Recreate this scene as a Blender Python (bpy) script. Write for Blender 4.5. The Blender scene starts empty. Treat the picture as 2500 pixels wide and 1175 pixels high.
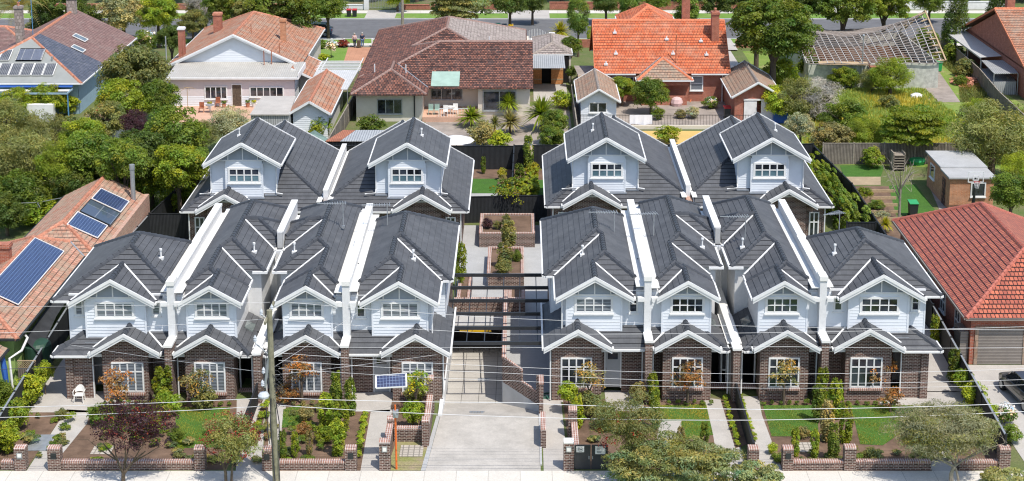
import bpy, bmesh, math, random
import numpy as np
from mathutils import Vector
RND=random.Random(7)
SC=bpy.context.scene; COL=SC.collection
for _b in (bpy.data.objects,): pass
# ------------------------------------------------------------------ camera model (also used to survey the plan)
F_=3900.; CXP=1270.; CYP=70.; TH=math.radians(11.02); CAM=(0.,-72.4,36.1)
sT,cT=math.sin(TH),math.cos(TH)
def _ray(px,py):
    a=(px-CXP)/F_; b=(py-CYP)/F_
    return a, cT-b*sT, -sT-b*cT
def G(px,py,z=0.):
    "plan position (x,y) of the survey pixel at height z"
    d=_ray(px,py); t=(z-CAM[2])/d[2]
    return (t*d[0], CAM[1]+t*d[1])
def VY(px,py,y):
    "x,z of the survey pixel on the vertical plane at depth y"
    d=_ray(px,py); t=(y-CAM[1])/d[1]
    return (t*d[0], CAM[2]+t*d[2])
# ------------------------------------------------------------------ materials
MATS={}
class NT:
    def __init__(s,name):
        m=bpy.data.materials.new(name); m.use_nodes=True; s.m=m; s.t=m.node_tree
        s.p=s.t.nodes['Principled BSDF']; s.out=s.t.nodes['Material Output']
        MATS[name]=m
    def n(s,typ,props=None,**inp):
        nd=s.t.nodes.new(typ)
        for k,v in (props or {}).items(): setattr(nd,k,v)
        for k,v in inp.items():
            k=k.replace('_',' ')
            if isinstance(v,bpy.types.NodeSocket): s.t.links.new(v,nd.inputs[k])
            else: nd.inputs[k].default_value=v
        return nd
    def l(s,a,b): s.t.links.new(a,b)
    def uv(s,sc=(1,1,1),rot=0.):
        tc=s.n('ShaderNodeTexCoord'); mp=s.n('ShaderNodeMapping',Vector=tc.outputs['UV'])
        mp.inputs['Scale'].default_value=sc; mp.inputs['Rotation'].default_value=(0,0,rot); return mp.outputs[0]
    def obj(s):
        g=s.n('ShaderNodeNewGeometry'); return g.outputs['Position']
    def noise(s,vec,scale,detail=4,rough=.6):
        return s.n('ShaderNodeTexNoise',Vector=vec,Scale=scale,Detail=detail,Roughness=rough).outputs['Fac']
    def ramp(s,fac,a,b,ca=(0,0,0,1),cb=(1,1,1,1)):
        r=s.n('ShaderNodeValToRGB',Fac=fac); e=r.color_ramp.elements
        e[0].position=a; e[0].color=ca; e[1].position=b; e[1].color=cb; return r.outputs[0]
    def mix(s,fac,a,b,mode='MIX'):
        m=s.n('ShaderNodeMix',{'data_type':'RGBA','blend_type':mode})
        for sock,v in ((m.inputs[0],fac),(m.inputs[6],a),(m.inputs[7],b)):
            if isinstance(v,bpy.types.NodeSocket): s.l(v,sock)
            else: sock.default_value=v
        return m.outputs[2]
    def bump(s,h,st=.4,dist=.01):
        b=s.n('ShaderNodeBump',Strength=st,Distance=dist,Height=h); s.l(b.outputs[0],s.p.inputs['Normal'])
    def fin(s,col,rough=.7,spec=.3,metal=0.):
        if isinstance(col,bpy.types.NodeSocket): s.l(col,s.p.inputs['Base Color'])
        else: s.p.inputs['Base Color'].default_value=col
        s.p.inputs['Roughness'].default_value=rough; s.p.inputs['Specular IOR Level'].default_value=spec
        s.p.inputs['Metallic'].default_value=metal
        return s.m
def c4(r,g,b): return (r,g,b,1)
def plain(name,col,rough=.7,spec=.3,metal=0.,var=.12,scale=3.):
    s=NT(name); f=s.noise(s.obj(),scale,5,.65)
    a=tuple(max(0,x*(1-var)) for x in col)+(1,); b=tuple(min(1,x*(1+var)) for x in col)+(1,)
    return s.fin(s.ramp(f,.3,.7,a,b),rough,spec,metal)
def brickm(name,c1,c2,mo,w=.24,h=.086,ms=.011,stain=None,big=1.,off=.5,rough=.85,bump=.3,stainamt=.5,sc=.8):
    s=NT(name); uv=s.uv()
    b=s.n('ShaderNodeTexBrick',{'offset':off},Vector=uv,Color1=c4(*c1),Color2=c4(*c2),Mortar=c4(*mo),Scale=1.,Mortar_Size=ms,Bias=0.,Brick_Width=w,Row_Height=h)
    b.inputs['Mortar Smooth'].default_value=.1
    f=s.noise(s.obj(),sc*3,5,.7); col=s.mix(.55,b.outputs[0],s.ramp(f,.3,.7,c4(.55,.55,.55),c4(1.35,1.35,1.35)),'MULTIPLY')
    if stain:
        f2=s.noise(s.obj(),sc,6,.75); fac=s.ramp(f2,.5-.12*stainamt,.5+.25*(1-stainamt)+.05,c4(0,0,0),c4(1,1,1))
        fx=s.n('ShaderNodeMath',{'operation':'MULTIPLY'}); s.l(fac,fx.inputs[0]); fx.inputs[1].default_value=min(1.,.35+stainamt*.6)
        col=s.mix(fx.outputs[0],col,s.mix(.6,c4(*stain),s.ramp(f,.2,.8,c4(.5,.5,.5),c4(1.4,1.4,1.4)),'MULTIPLY'))
    if bump: s.bump(b.outputs['Fac'],-bump if False else bump,.006)
    return s.fin(col,rough,.25)
# tiles
brickm('tile_charcoal',(.094,.097,.104),(.108,.111,.118),(.06,.062,.066),w=.31,h=.36,ms=.004,rough=.6,bump=.15,stain=(.15,.15,.145),stainamt=.05,sc=.35)
plain('tile_edge',(.022,.023,.026),.8)
plain('cap_charcoal',(.055,.06,.07),.5,var=.25,scale=3)
brickm('tile_rust',(.42,.17,.09),(.5,.24,.15),(.14,.08,.06),w=.3,h=.33,ms=.018,stain=(.37,.31,.24),stainamt=.6,sc=.7)
brickm('tile_orange',(.58,.13,.05),(.66,.2,.09),(.22,.05,.03),w=.26,h=.33,ms=.022,stain=(.46,.31,.22),stainamt=.35,sc=.5)
brickm('tile_brown',(.075,.038,.032),(.36,.15,.1),(.04,.026,.024),w=.26,h=.3,ms=.03,stain=(.2,.14,.125),stainamt=.3,sc=1.6)
brickm('tile_grey_old',(.27,.22,.2),(.48,.4,.36),(.14,.12,.1),w=.3,h=.33,ms=.02,stain=(.34,.3,.26),stainamt=.6,sc=1.5)
brickm('tile_shed',(.36,.2,.13),(.46,.3,.21),(.16,.1,.07),w=.3,h=.36,ms=.022,stain=(.3,.26,.2),stainamt=.7,sc=1.5)
brickm('tile_red_glazed',(.6,.18,.1),(.38,.105,.07),(.055,.02,.016),w=.24,h=.34,ms=.028,stain=(.24,.085,.06),stainamt=.36,sc=1.7,rough=.42)
brickm('tile_terracotta',(.42,.19,.12),(.58,.31,.22),(.2,.11,.08),w=.3,h=.34,ms=.022,stain=(.36,.3,.22),stainamt=.75,sc=1.1)
brickm('slate',(.2,.12,.11),(.26,.16,.14),(.12,.08,.07),w=.3,h=.25,ms=.008,stain=(.36,.33,.29),stainamt=.1,sc=.8)
brickm('slate_blue',(.08,.095,.13),(.12,.13,.17),(.05,.06,.07),w=.3,h=.25,ms=.008,stain=(.3,.3,.3),stainamt=.05,sc=.8)
plain('cap_rust',(.5,.22,.14),.8,var=.35,scale=4); plain('cap_grey',(.34,.29,.25),.8,var=.3,scale=4); plain('cap_brown',(.3,.2,.17),.8,var=.3,scale=5)
plain('cap_orange',(.62,.2,.1),.7,var=.25,scale=4); plain('cap_red',(.42,.13,.09),.5,var=.3,scale=5)
# walls
brickm('brick_dark',(.06,.032,.025),(.17,.085,.064),(.42,.36,.31),ms=.012,sc=1.3)
brickm('brick_cap',(.3,.15,.11),(.4,.22,.17),(.62,.55,.5),w=.115,h=.24,ms=.016,off=0.)
brickm('brick_red',(.36,.09,.05),(.45,.14,.08),(.4,.28,.22),ms=.01)
brickm('brick_orange',(.5,.2,.09),(.6,.28,.14),(.45,.33,.25),ms=.01)
brickm('brick_clinker',(.5,.2,.12),(.3,.13,.09),(.6,.45,.36),ms=.02,stain=(.55,.4,.3),stainamt=.4,sc=2.)
plain('white_paint',(.79,.79,.77),.5,.4,var=.07,scale=2.); plain('weatherboard',(.76,.79,.82),.5,.4,var=.04,scale=1.5)
plain('render_white',(.72,.72,.71),.85,var=.06,scale=6); plain('capping',(.83,.82,.78),.45,.4,var=.05,scale=1.5)
plain('vent_panel',(.34,.38,.42),.6,var=.04); plain('flashing',(.3,.33,.37),.45,.5,.3,var=.1)
plain('render_grey',(.46,.46,.45),.85,var=.1,scale=1.); plain('render_cream',(.66,.6,.5),.85,var=.09,scale=.8)
plain('wall_pink',(.66,.61,.61),.6,var=.04); plain('wall_white_old',(.76,.75,.73),.6,var=.1,scale=2)
plain('trim_blue',(.1,.26,.45),.5,var=.1); plain('wall_blue',(.3,.42,.5),.6,var=.1); plain('wall_lime',(.36,.5,.16),.6,var=.1)
plain('fence_black',(.022,.024,.027),.6,var=.2); plain('steel_black',(.03,.033,.038),.4,.5,var=.1)
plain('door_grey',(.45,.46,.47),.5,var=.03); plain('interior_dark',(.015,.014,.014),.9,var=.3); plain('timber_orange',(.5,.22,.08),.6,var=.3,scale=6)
plain('shutter_grey',(.33,.3,.27),.5,var=.05); plain('plastic_white',(.82,.8,.75),.4,.5,var=.02); plain('pvc_white',(.8,.8,.78),.35,.5,var=.02)
plain('orange_paint',(.75,.16,.03),.5,.4,var=.1); plain('metal_galv',(.42,.44,.45),.45,.5,.5,var=.15); plain('porcelain',(.55,.58,.6),.3,.6,var=.05)
plain('copper_green',(.33,.45,.38),.7,var=.15,scale=1.); plain('red_plastic',(.5,.03,.03),.4,var=.1); plain('green_plastic',(.04,.35,.12),.4,var=.1)
plain('dark_plastic',(.03,.035,.035),.5,var=.1); plain('yellow_paint',(.75,.45,.02),.5,var=.1); plain('blue_plastic',(.03,.1,.35),.4,var=.1)
plain('tarp_black',(.04,.042,.045),.75,var=.3,scale=1.5); plain('rust_iron',(.36,.13,.07),.8,var=.4,scale=3); plain('cloth_white',(.75,.74,.76),.9,var=.04)
plain('bark',(.12,.09,.065),.9,var=.4,scale=8); plain('bark_pale',(.3,.26,.21),.9,var=.3,scale=8); plain('stake',(.45,.33,.2),.8,var=.2,scale=8)
plain('pole_timber',(.25,.235,.16),.85,var=.35,scale=3); plain('soil',(.17,.085,.05),.95,var=.35,scale=6); plain('cable_grey',(.6,.6,.6),.5,var=.05); plain('cable_dark',(.05,.05,.055),.6,var=.1)
plain('skin',(.55,.33,.24),.6,var=.05); plain('hair_grey',(.5,.47,.44),.8,var=.2); plain('cloth_pink',(.68,.48,.46),.9,var=.1); plain('cloth_navy',(.03,.04,.08),.9,var=.1); plain('denim',(.1,.16,.3),.9,var=.1)
plain('wall_peeling',(.5,.5,.44),.8,var=.3,scale=2.5); plain('tank_green',(.03,.075,.05),.5,var=.1); plain('tyre',(.02,.02,.02),.8,var=.1); plain('rubber_hose',(.03,.2,.12),.5,var=.1)
plain('lamp_glass',(.7,.7,.68),.15,.6,var=.02); plain('tail_red',(.4,.02,.02),.2,.6,var=.05)
for nm,c in (('car_blue',(.03,.07,.16)),('car_white',(.8,.8,.8)),('car_dark',(.035,.038,.045))):
    s=NT(nm); s.p.inputs['Coat Weight'].default_value=.9; s.p.inputs['Coat Roughness'].default_value=.05; s.fin(c4(*c),.35,.5,.1)
s=NT('car_glass'); s.fin(c4(.02,.025,.03),.06,.8)
def glassm(name,c1,c2,rows=0.,rough=.08):
    s=NT(name)
    if rows:
        uv=s.uv(); w=s.n('ShaderNodeTexWave',{'wave_type':'BANDS','bands_direction':'Y'},Vector=uv,Scale=1/rows/ 3.1416*1.57*1.0,Distortion=0.)
        col=s.ramp(w.outputs[1] if len(w.outputs)>1 else w.outputs[0],.3,.6,c4(*c1),c4(*c2))
    else:
        f=s.noise(s.obj(),.9,3,.6); col=s.ramp(f,.42,.6,c4(*c1),c4(*c2))
    s.p.inputs['Coat Weight'].default_value=1.; s.p.inputs['Coat Roughness'].default_value=.03
    return s.fin(col,rough if not rows else .6,.5)
glassm('pane_dark',(.012,.015,.02),(.05,.06,.08)); glassm('pane_shutter',(.04,.05,.065),(.3,.33,.37),rows=.13)
glassm('pane_teal',(.1,.17,.2),(.17,.27,.31)); glassm('skylight_glass',(.1,.12,.12),(.2,.23,.22))
# solar
def solarm(name,c1,c2,line,w,h,ms):
    s=NT(name); uv=s.uv(); b=s.n('ShaderNodeTexBrick',{'offset':0.},Vector=uv,Color1=c4(*c1),Color2=c4(*c2),Mortar=c4(*line),Scale=1.,Mortar_Size=ms,Bias=0.,Brick_Width=w,Row_Height=h)
    s.p.inputs['Coat Weight'].default_value=1.; s.p.inputs['Coat Roughness'].default_value=.05
    return s.fin(b.outputs[0],.4,.5)
solarm('solar_cells',(.007,.018,.075),(.012,.03,.11),(.2,.27,.42),.165,.165,.009); solarm('solar_grey',(.03,.033,.04),(.05,.053,.06),(.4,.4,.4),.16,.16,.012)
solarm('solar_thermal',(.05,.07,.1),(.07,.09,.13),(.2,.22,.25),1.,2.,.03); solarm('solar_thermal_pale',(.25,.28,.36),(.32,.35,.43),(.6,.6,.6),.9,2.,.03)
# ribbed
def ribm(name,col,w,dark,axis='X',rough=.4,metal=.0,var=.15):
    s=NT(name); uv=s.uv(); wv=s.n('ShaderNodeTexWave',{'wave_type':'BANDS','bands_direction':axis},Vector=uv,Scale=1/w/3.1831*1.0,Distortion=0.)
    o=wv.outputs['Fac']; f=s.noise(s.obj(),1.2,5,.7)
    c=s.mix(s.ramp(o,.08,.3,c4(1,1,1),c4(0,0,0)),s.ramp(f,.3,.7,c4(*[x*(1-var) for x in col]),c4(*[min(1,x*(1+var)) for x in col])),c4(*dark))
    s.bump(o,.5,.02); return s.fin(c,rough,.4,metal)
ribm('iron_cream',(.47,.45,.4),.2,(.4,.37,.33)); ribm('iron_white',(.6,.59,.56),.2,(.5,.5,.5)); ribm('iron_grey',(.42,.43,.43),.2,(.22,.23,.23))
ribm('paling_black',(.028,.03,.033),.1,(.008,.008,.009),rough=.7,var=.3); ribm('paling_grey',(.24,.205,.17),.12,(.06,.05,.04),rough=.9,var=.4)
ribm('roller_door',(.26,.23,.2),.09,(.12,.1,.09),axis='Y'); ribm('deck_fibro',(.6,.58,.54),.9,(.5,.48,.45),rough=.7); ribm('iron_rust',(.42,.16,.09),.15,(.25,.1,.06),rough=.8,var=.4)
s=NT('iron_flat'); f=s.noise(s.obj(),.8,5,.7); s.fin(s.ramp(f,.3,.7,c4(.27,.28,.26),c4(.33,.34,.32)),.5,.4)
# ground
def concrete(name,c,var=.12,gw=0.,gh=0.,line=.5,ms=.012,rough=.85):
    s=NT(name); p=s.obj(); f=s.noise(p,.7,6,.7); f2=s.noise(p,14,3,.7)
    col=s.ramp(f,.3,.7,c4(*[x*(1-var) for x in c]),c4(*[min(1,x*(1+var)) for x in c]))
    col=s.mix(.35,col,s.ramp(f2,.35,.65,c4(.75,.75,.75),c4(1.2,1.2,1.2)),'MULTIPLY')
    if gw:
        b=s.n('ShaderNodeTexBrick',{'offset':0.},Vector=s.uv(),Color1=c4(1,1,1),Color2=c4(.93,.93,.93),Mortar=c4(line,line,line),Scale=1.,Mortar_Size=ms,Bias=0.,Brick_Width=gw,Row_Height=gh)
        col=s.mix(1.,col,b.outputs[0],'MULTIPLY')
    return s.fin(col,rough,.25)
concrete('conc_path',(.47,.44,.4)); concrete('conc_foot',(.66,.62,.55),.06,1.55,1.8,.7,.02); concrete('conc_drive',(.46,.43,.385),.2); concrete('conc_grid',(.5,.47,.42),.1,.95,1.1,.42,.02)
concrete('asphalt',(.15,.15,.155),.15); concrete('conc_old',(.33,.28,.24),.3); concrete('conc_grey',(.42,.42,.41),.1); concrete('paver',(.5,.45,.38),.1,.28,.28,.5,.03); concrete('brick_pave',(.52,.27,.17),.12,.6,.6,.8,.02)
concrete('terrace_pink',(.6,.38,.27),.12); concrete('sand_yellow',(.62,.42,.14),.1); concrete('mulch',(.17,.11,.075),.45); concrete('dirt_pale',(.4,.31,.2),.25)
def grassm(name,a,b,d,scale=.5):
    s=NT(name); p=s.obj(); f=s.noise(p,scale,6,.7); f2=s.noise(p,9,4,.7); f3=s.noise(p,.22*(scale/.5),5,.75)
    col=s.mix(s.ramp(f,.35,.65),c4(*a),c4(*b)); col=s.mix(s.ramp(f3,.52,.66),col,c4(*d)); col=s.mix(.5,col,s.ramp(f2,.3,.7,c4(.5,.5,.5),c4(1.5,1.5,1.5)),'MULTIPLY')
    s.bump(f2,.8,.05); return s.fin(col,.9,.2)
grassm('grass_lawn',(.055,.14,.022),(.075,.17,.03),(.06,.13,.03),1.5); grassm('grass_wild',(.15,.25,.04),(.24,.3,.07),(.36,.31,.15)); grassm('ground_mix',(.1,.15,.04),(.16,.17,.07),(.2,.16,.1)); grassm('grass_dry',(.25,.27,.08),(.3,.26,.14),(.36,.28,.19))
grassm('verge',(.14,.26,.04),(.2,.3,.07),(.25,.3,.1))
def leafm(name,base,tr=.3,rough=.5,tcol=None):
    s=NT(name); a=s.n('ShaderNodeAttribute',{'attribute_name':'Col'}); oi=s.n('ShaderNodeObjectInfo')
    rr=s.n('ShaderNodeMapRange',Value=oi.outputs['Random']); rr.inputs[3].default_value=.82; rr.inputs[4].default_value=1.2
    col=s.mix(1.,c4(*base),a.outputs['Color'],'MULTIPLY'); col=s.mix(1.,col,rr.outputs[0],'MULTIPLY')
    s.fin(col,rough,.35)
    t=s.n('ShaderNodeBsdfTranslucent'); tc=s.mix(1.,col,c4(*(tcol or (1.3,1.35,.5))),'MULTIPLY'); s.l(tc,t.inputs[0])
    mx=s.n('ShaderNodeMixShader'); mx.inputs[0].default_value=tr; s.l(s.p.outputs[0],mx.inputs[1]); s.l(t.outputs[0],mx.inputs[2]); s.l(mx.outputs[0],s.out.inputs[0])
leafm('leaf_green',(.175,.235,.03),.38); leafm('leaf_dark',(.11,.155,.028),.38); leafm('leaf_bright',(.27,.33,.03),.38); leafm('leaf_olive',(.26,.265,.085),.38); leafm('leaf_grey',(.38,.37,.21),.28); leafm('leaf_khaki',(.3,.31,.12),.3); leafm('grass_blade',(.3,.36,.08),.35)
leafm('leaf_purple',(.075,.03,.036),.2,tcol=(1.4,.7,.7)); leafm('leaf_orange',(.36,.2,.065),tcol=(1.3,1,.6)); leafm('leaf_yellow',(.42,.38,.03)); leafm('leaf_cream',(.5,.45,.2)); leafm('leaf_lime',(.36,.42,.03)); leafm('leaf_tan',(.33,.28,.1),.3); leafm('leaf_red',(.3,.05,.03),tcol=(1.3,.8,.6)); leafm('leaf_conifer',(.17,.25,.03),.2)
leafm('flower_white',(.8,.75,.7),.2,tcol=(1,1,1)); leafm('twig_grey',(.36,.33,.28),.05,tcol=(1,1,1))
# ------------------------------------------------------------------ mesh builder
ORG={}
class XF:  # current block transform (mirror about x=mx, then offset)
    mir=None; off=(0,0,0)
def T(p):
    x,y,z=p
    if XF.mir is not None: x=2*XF.mir-x
    return (x+XF.off[0],y+XF.off[1],z+XF.off[2])
class MB:
    def __init__(s): s.v=[]; s.f=[]; s.uv=[]; s.mi=[]; s.m=0
    def poly(s,pts,uv=None,m=None):
        i=len(s.v); s.v+= [tuple(p) for p in pts]; n=len(pts)
        if uv is None:
            a,b,c=Vector(pts[0]),Vector(pts[1]),Vector(pts[2]); nr=(b-a).cross(c-a); ax,ay,az=abs(nr.x),abs(nr.y),abs(nr.z)
            if az>=ax and az>=ay*.999: uv=[(p[0],p[1]) for p in pts]
            elif ay>=ax: uv=[(p[0],p[2]) for p in pts]
            else: uv=[(p[1],p[2]) for p in pts]
        s.f.append(list(range(i,i+n))); s.uv.append(list(uv)); s.mi.append(s.m if m is None else m)
    def box(s,x0,x1,y0,y1,z0,z1,m=None,bottom=True):
        if x0>x1:x0,x1=x1,x0
        if y0>y1:y0,y1=y1,y0
        if z0>z1:z0,z1=z1,z0
        s.poly([(x0,y0,z1),(x1,y0,z1),(x1,y1,z1),(x0,y1,z1)],m=m)
        if bottom: s.poly([(x0,y1,z0),(x1,y1,z0),(x1,y0,z0),(x0,y0,z0)],m=m)
        s.poly([(x0,y0,z0),(x1,y0,z0),(x1,y0,z1),(x0,y0,z1)],m=m); s.poly([(x1,y1,z0),(x0,y1,z0),(x0,y1,z1),(x1,y1,z1)],m=m)
        s.poly([(x1,y0,z0),(x1,y1,z0),(x1,y1,z1),(x1,y0,z1)],m=m); s.poly([(x0,y1,z0),(x0,y0,z0),(x0,y0,z1),(x0,y1,z1)],m=m)
    def prism(s,base,z0,z1,m=None):
        "plan polygon extruded up"
        n=len(base); A=sum(base[i][0]*base[(i+1)%n][1]-base[(i+1)%n][0]*base[i][1] for i in range(n))
        if A<0: base=base[::-1]
        zf0=z0 if callable(z0) else (lambda x,y:z0); zf1=z1 if callable(z1) else (lambda x,y:z1)
        s.poly([(x,y,zf1(x,y)) for x,y in base],m=m); s.poly([(x,y,zf0(x,y)) for x,y in base[::-1]],m=m)
        for i in range(n):
            a,b=base[i],base[(i+1)%n]; L=math.hypot(b[0]-a[0],b[1]-a[1])
            u0=a[0] if abs(b[0]-a[0])>abs(b[1]-a[1]) else a[1]
            sg=1 if (b[0]-a[0] if abs(b[0]-a[0])>abs(b[1]-a[1]) else b[1]-a[1])>0 else -1
            q=[(a[0],a[1],zf0(*a)),(b[0],b[1],zf0(*b)),(b[0],b[1],zf1(*b)),(a[0],a[1],zf1(*a))]
            s.poly(q,[(u0,q[0][2]),(u0+sg*L,q[1][2]),(u0+sg*L,q[2][2]),(u0,q[3][2])],m=m)
    def beam(s,p,q,w,h,m=None,up=(0,0,1)):
        "box of section w x h from p to q"
        p,q=Vector(p),Vector(q); d=q-p; L=d.length
        if L<1e-5: return
        d/=L; u=Vector(up)
        if abs(d.dot(u))>.99: u=Vector((0,1,0))
        r=d.cross(u).normalized(); u=r.cross(d)
        c=[]
        for a in (p,q):
            c.append([a-r*w/2-u*h/2,a+r*w/2-u*h/2,a+r*w/2+u*h/2,a-r*w/2+u*h/2])
        A,B=c; s.poly(A[::-1],[(0,0),(w,0),(w,h),(0,h)],m=m); s.poly(B,[(0,0),(w,0),(w,h),(0,h)],m=m)
        for i in range(4):
            j=(i+1)%4; ww=w if i%2==0 else h
            s.poly([A[i],A[j],B[j],B[i]],[(0,0),(0,ww),(L,ww),(L,0)],m=m)
    def tube(s,pts,r,n=6,m=None,cap=True):
        pts=[Vector(p) for p in pts]; rs=r if isinstance(r,(list,tuple)) else [r]*len(pts); rings=[]; ref=None
        for i,p in enumerate(pts):
            d=(pts[min(i+1,len(pts)-1)]-pts[max(i-1,0)]); 
            if d.length<1e-6: d=Vector((0,0,1))
            d.normalize()
            if ref is None or abs(ref.dot(d))>.95: ref=Vector((1,0,0)) if abs(d.x)<.8 else Vector((0,1,0))
            a=d.cross(ref).normalized(); b=d.cross(a); ref=a.cross(d) if False else ref
            rings.append([p+(a*math.cos(2*math.pi*k/n)+b*math.sin(2*math.pi*k/n))*rs[i] for k in range(n)])
        for i in range(len(rings)-1):
            for k in range(n):
                k2=(k+1)%n; s.poly([rings[i][k],rings[i][k2],rings[i+1][k2],rings[i+1][k]],[(0,0),(1,0),(1,1),(0,1)],m=m)
        if cap:
            s.poly(rings[0][::-1],[(0,0)]*n,m=m); s.poly(rings[-1],[(0,0)]*n,m=m)
    def cyl(s,x,y,z0,z1,r,n=10,m=None,r1=None): s.tube([(x,y,z0),(x,y,z1)],[r,r if r1 is None else r1],n,m)
    def lathe(s,x,y,prof,n=12,m=None):
        "prof: list of (r,z)"
        R=[[(x+r*math.cos(2*math.pi*k/n),y+r*math.sin(2*math.pi*k/n),z) for k in range(n)] for r,z in prof]
        for i in range(len(R)-1):
            for k in range(n):
                k2=(k+1)%n; s.poly([R[i][k],R[i][k2],R[i+1][k2],R[i+1][k]],[(0,0),(1,0),(1,1),(0,1)],m=m)
        s.poly(R[0][::-1],[(0,0)]*n,m=m); s.poly(R[-1],[(0,0)]*n,m=m)
    def build(s,name,mats,parent=None,smooth=False,xf=True):
        if isinstance(mats,str): mats=[mats]
        o=(0,0,0)
        if parent is not None:
            r=parent
            while r.parent is not None: r=r.parent
            o=ORG[r.name]
        me=bpy.data.meshes.new(name)
        v=[T(p) if xf else p for p in s.v]; v=[(a-o[0],b-o[1],c-o[2]) for a,b,c in v]
        flip=(XF.mir is not None) and xf
        f=[q[::-1] for q in s.f] if flip else s.f
        uv=[q[::-1] for q in s.uv] if flip else s.uv
        me.from_pydata(v,[],f); me.validate() if False else None
        ul=me.uv_layers.new(name='UVMap'); ul.data.foreach_set('uv',[c for q in uv for p in q for c in (p[0],p[1])])
        for m in mats: me.materials.append(MATS[m])
        if len(mats)>1: me.polygons.foreach_set('material_index',s.mi)
        if smooth: me.polygons.foreach_set('use_smooth',[True]*len(f))
        me.update(); ob=bpy.data.objects.new(name,me); COL.objects.link(ob)
        if parent is not None: ob.parent=parent
        else: ORG[ob.name]=(0,0,0)
        return ob
def tag(o,label,cat,group=None):
    o['label']=label; o['category']=cat
    if group: o['group']=group
    return o
def thing(name,loc,label,cat,group=None):
    o=bpy.data.objects.new(name,None); COL.objects.link(o); l=T(loc); o.location=l; ORG[o.name]=l
    o.empty_display_size=.3; return tag(o,label,cat,group)
def solo(mb,name,mat,label,cat,group=None,**k):
    "a thing that is one mesh: origin stays at world zero"
    return tag(mb.build(name,mat,None,**k),label,cat,group)
def struct(mb,name,mat,**k):
    o=mb.build(name,mat,None,**k); o['kind']='structure'; return o
# ------------------------------------------------------------------ roofs
def clip2(poly,a,b,c,keep=1):
    "keep part of 2D polygon where (a x + b y + c)*keep >= 0"
    out=[]; n=len(poly)
    for i in range(n):
        p,q=poly[i],poly[(i+1)%n]; dp=(a*p[0]+b*p[1]+c)*keep; dq=(a*q[0]+b*q[1]+c)*keep
        if dp>=-1e-9: out.append(p)
        if (dp>1e-9 and dq<-1e-9) or (dp<-1e-9 and dq>1e-9):
            t=dp/(dp-dq); out.append((p[0]+(q[0]-p[0])*t,p[1]+(q[1]-p[1])*t))
    r=[]
    for p in out:
        if not r or math.hypot(p[0]-r[-1][0],p[1]-r[-1][1])>1e-5: r.append(p)
    if len(r)>1 and math.hypot(r[0][0]-r[-1][0],r[0][1]-r[-1][1])<1e-5: r.pop()
    return r if len(r)>=3 and abs(area(r))>1e-5 else []
def area(p): return .5*sum(p[i][0]*p[(i+1)%len(p)][1]-p[(i+1)%len(p)][0]*p[i][1] for i in range(len(p)))
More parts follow.
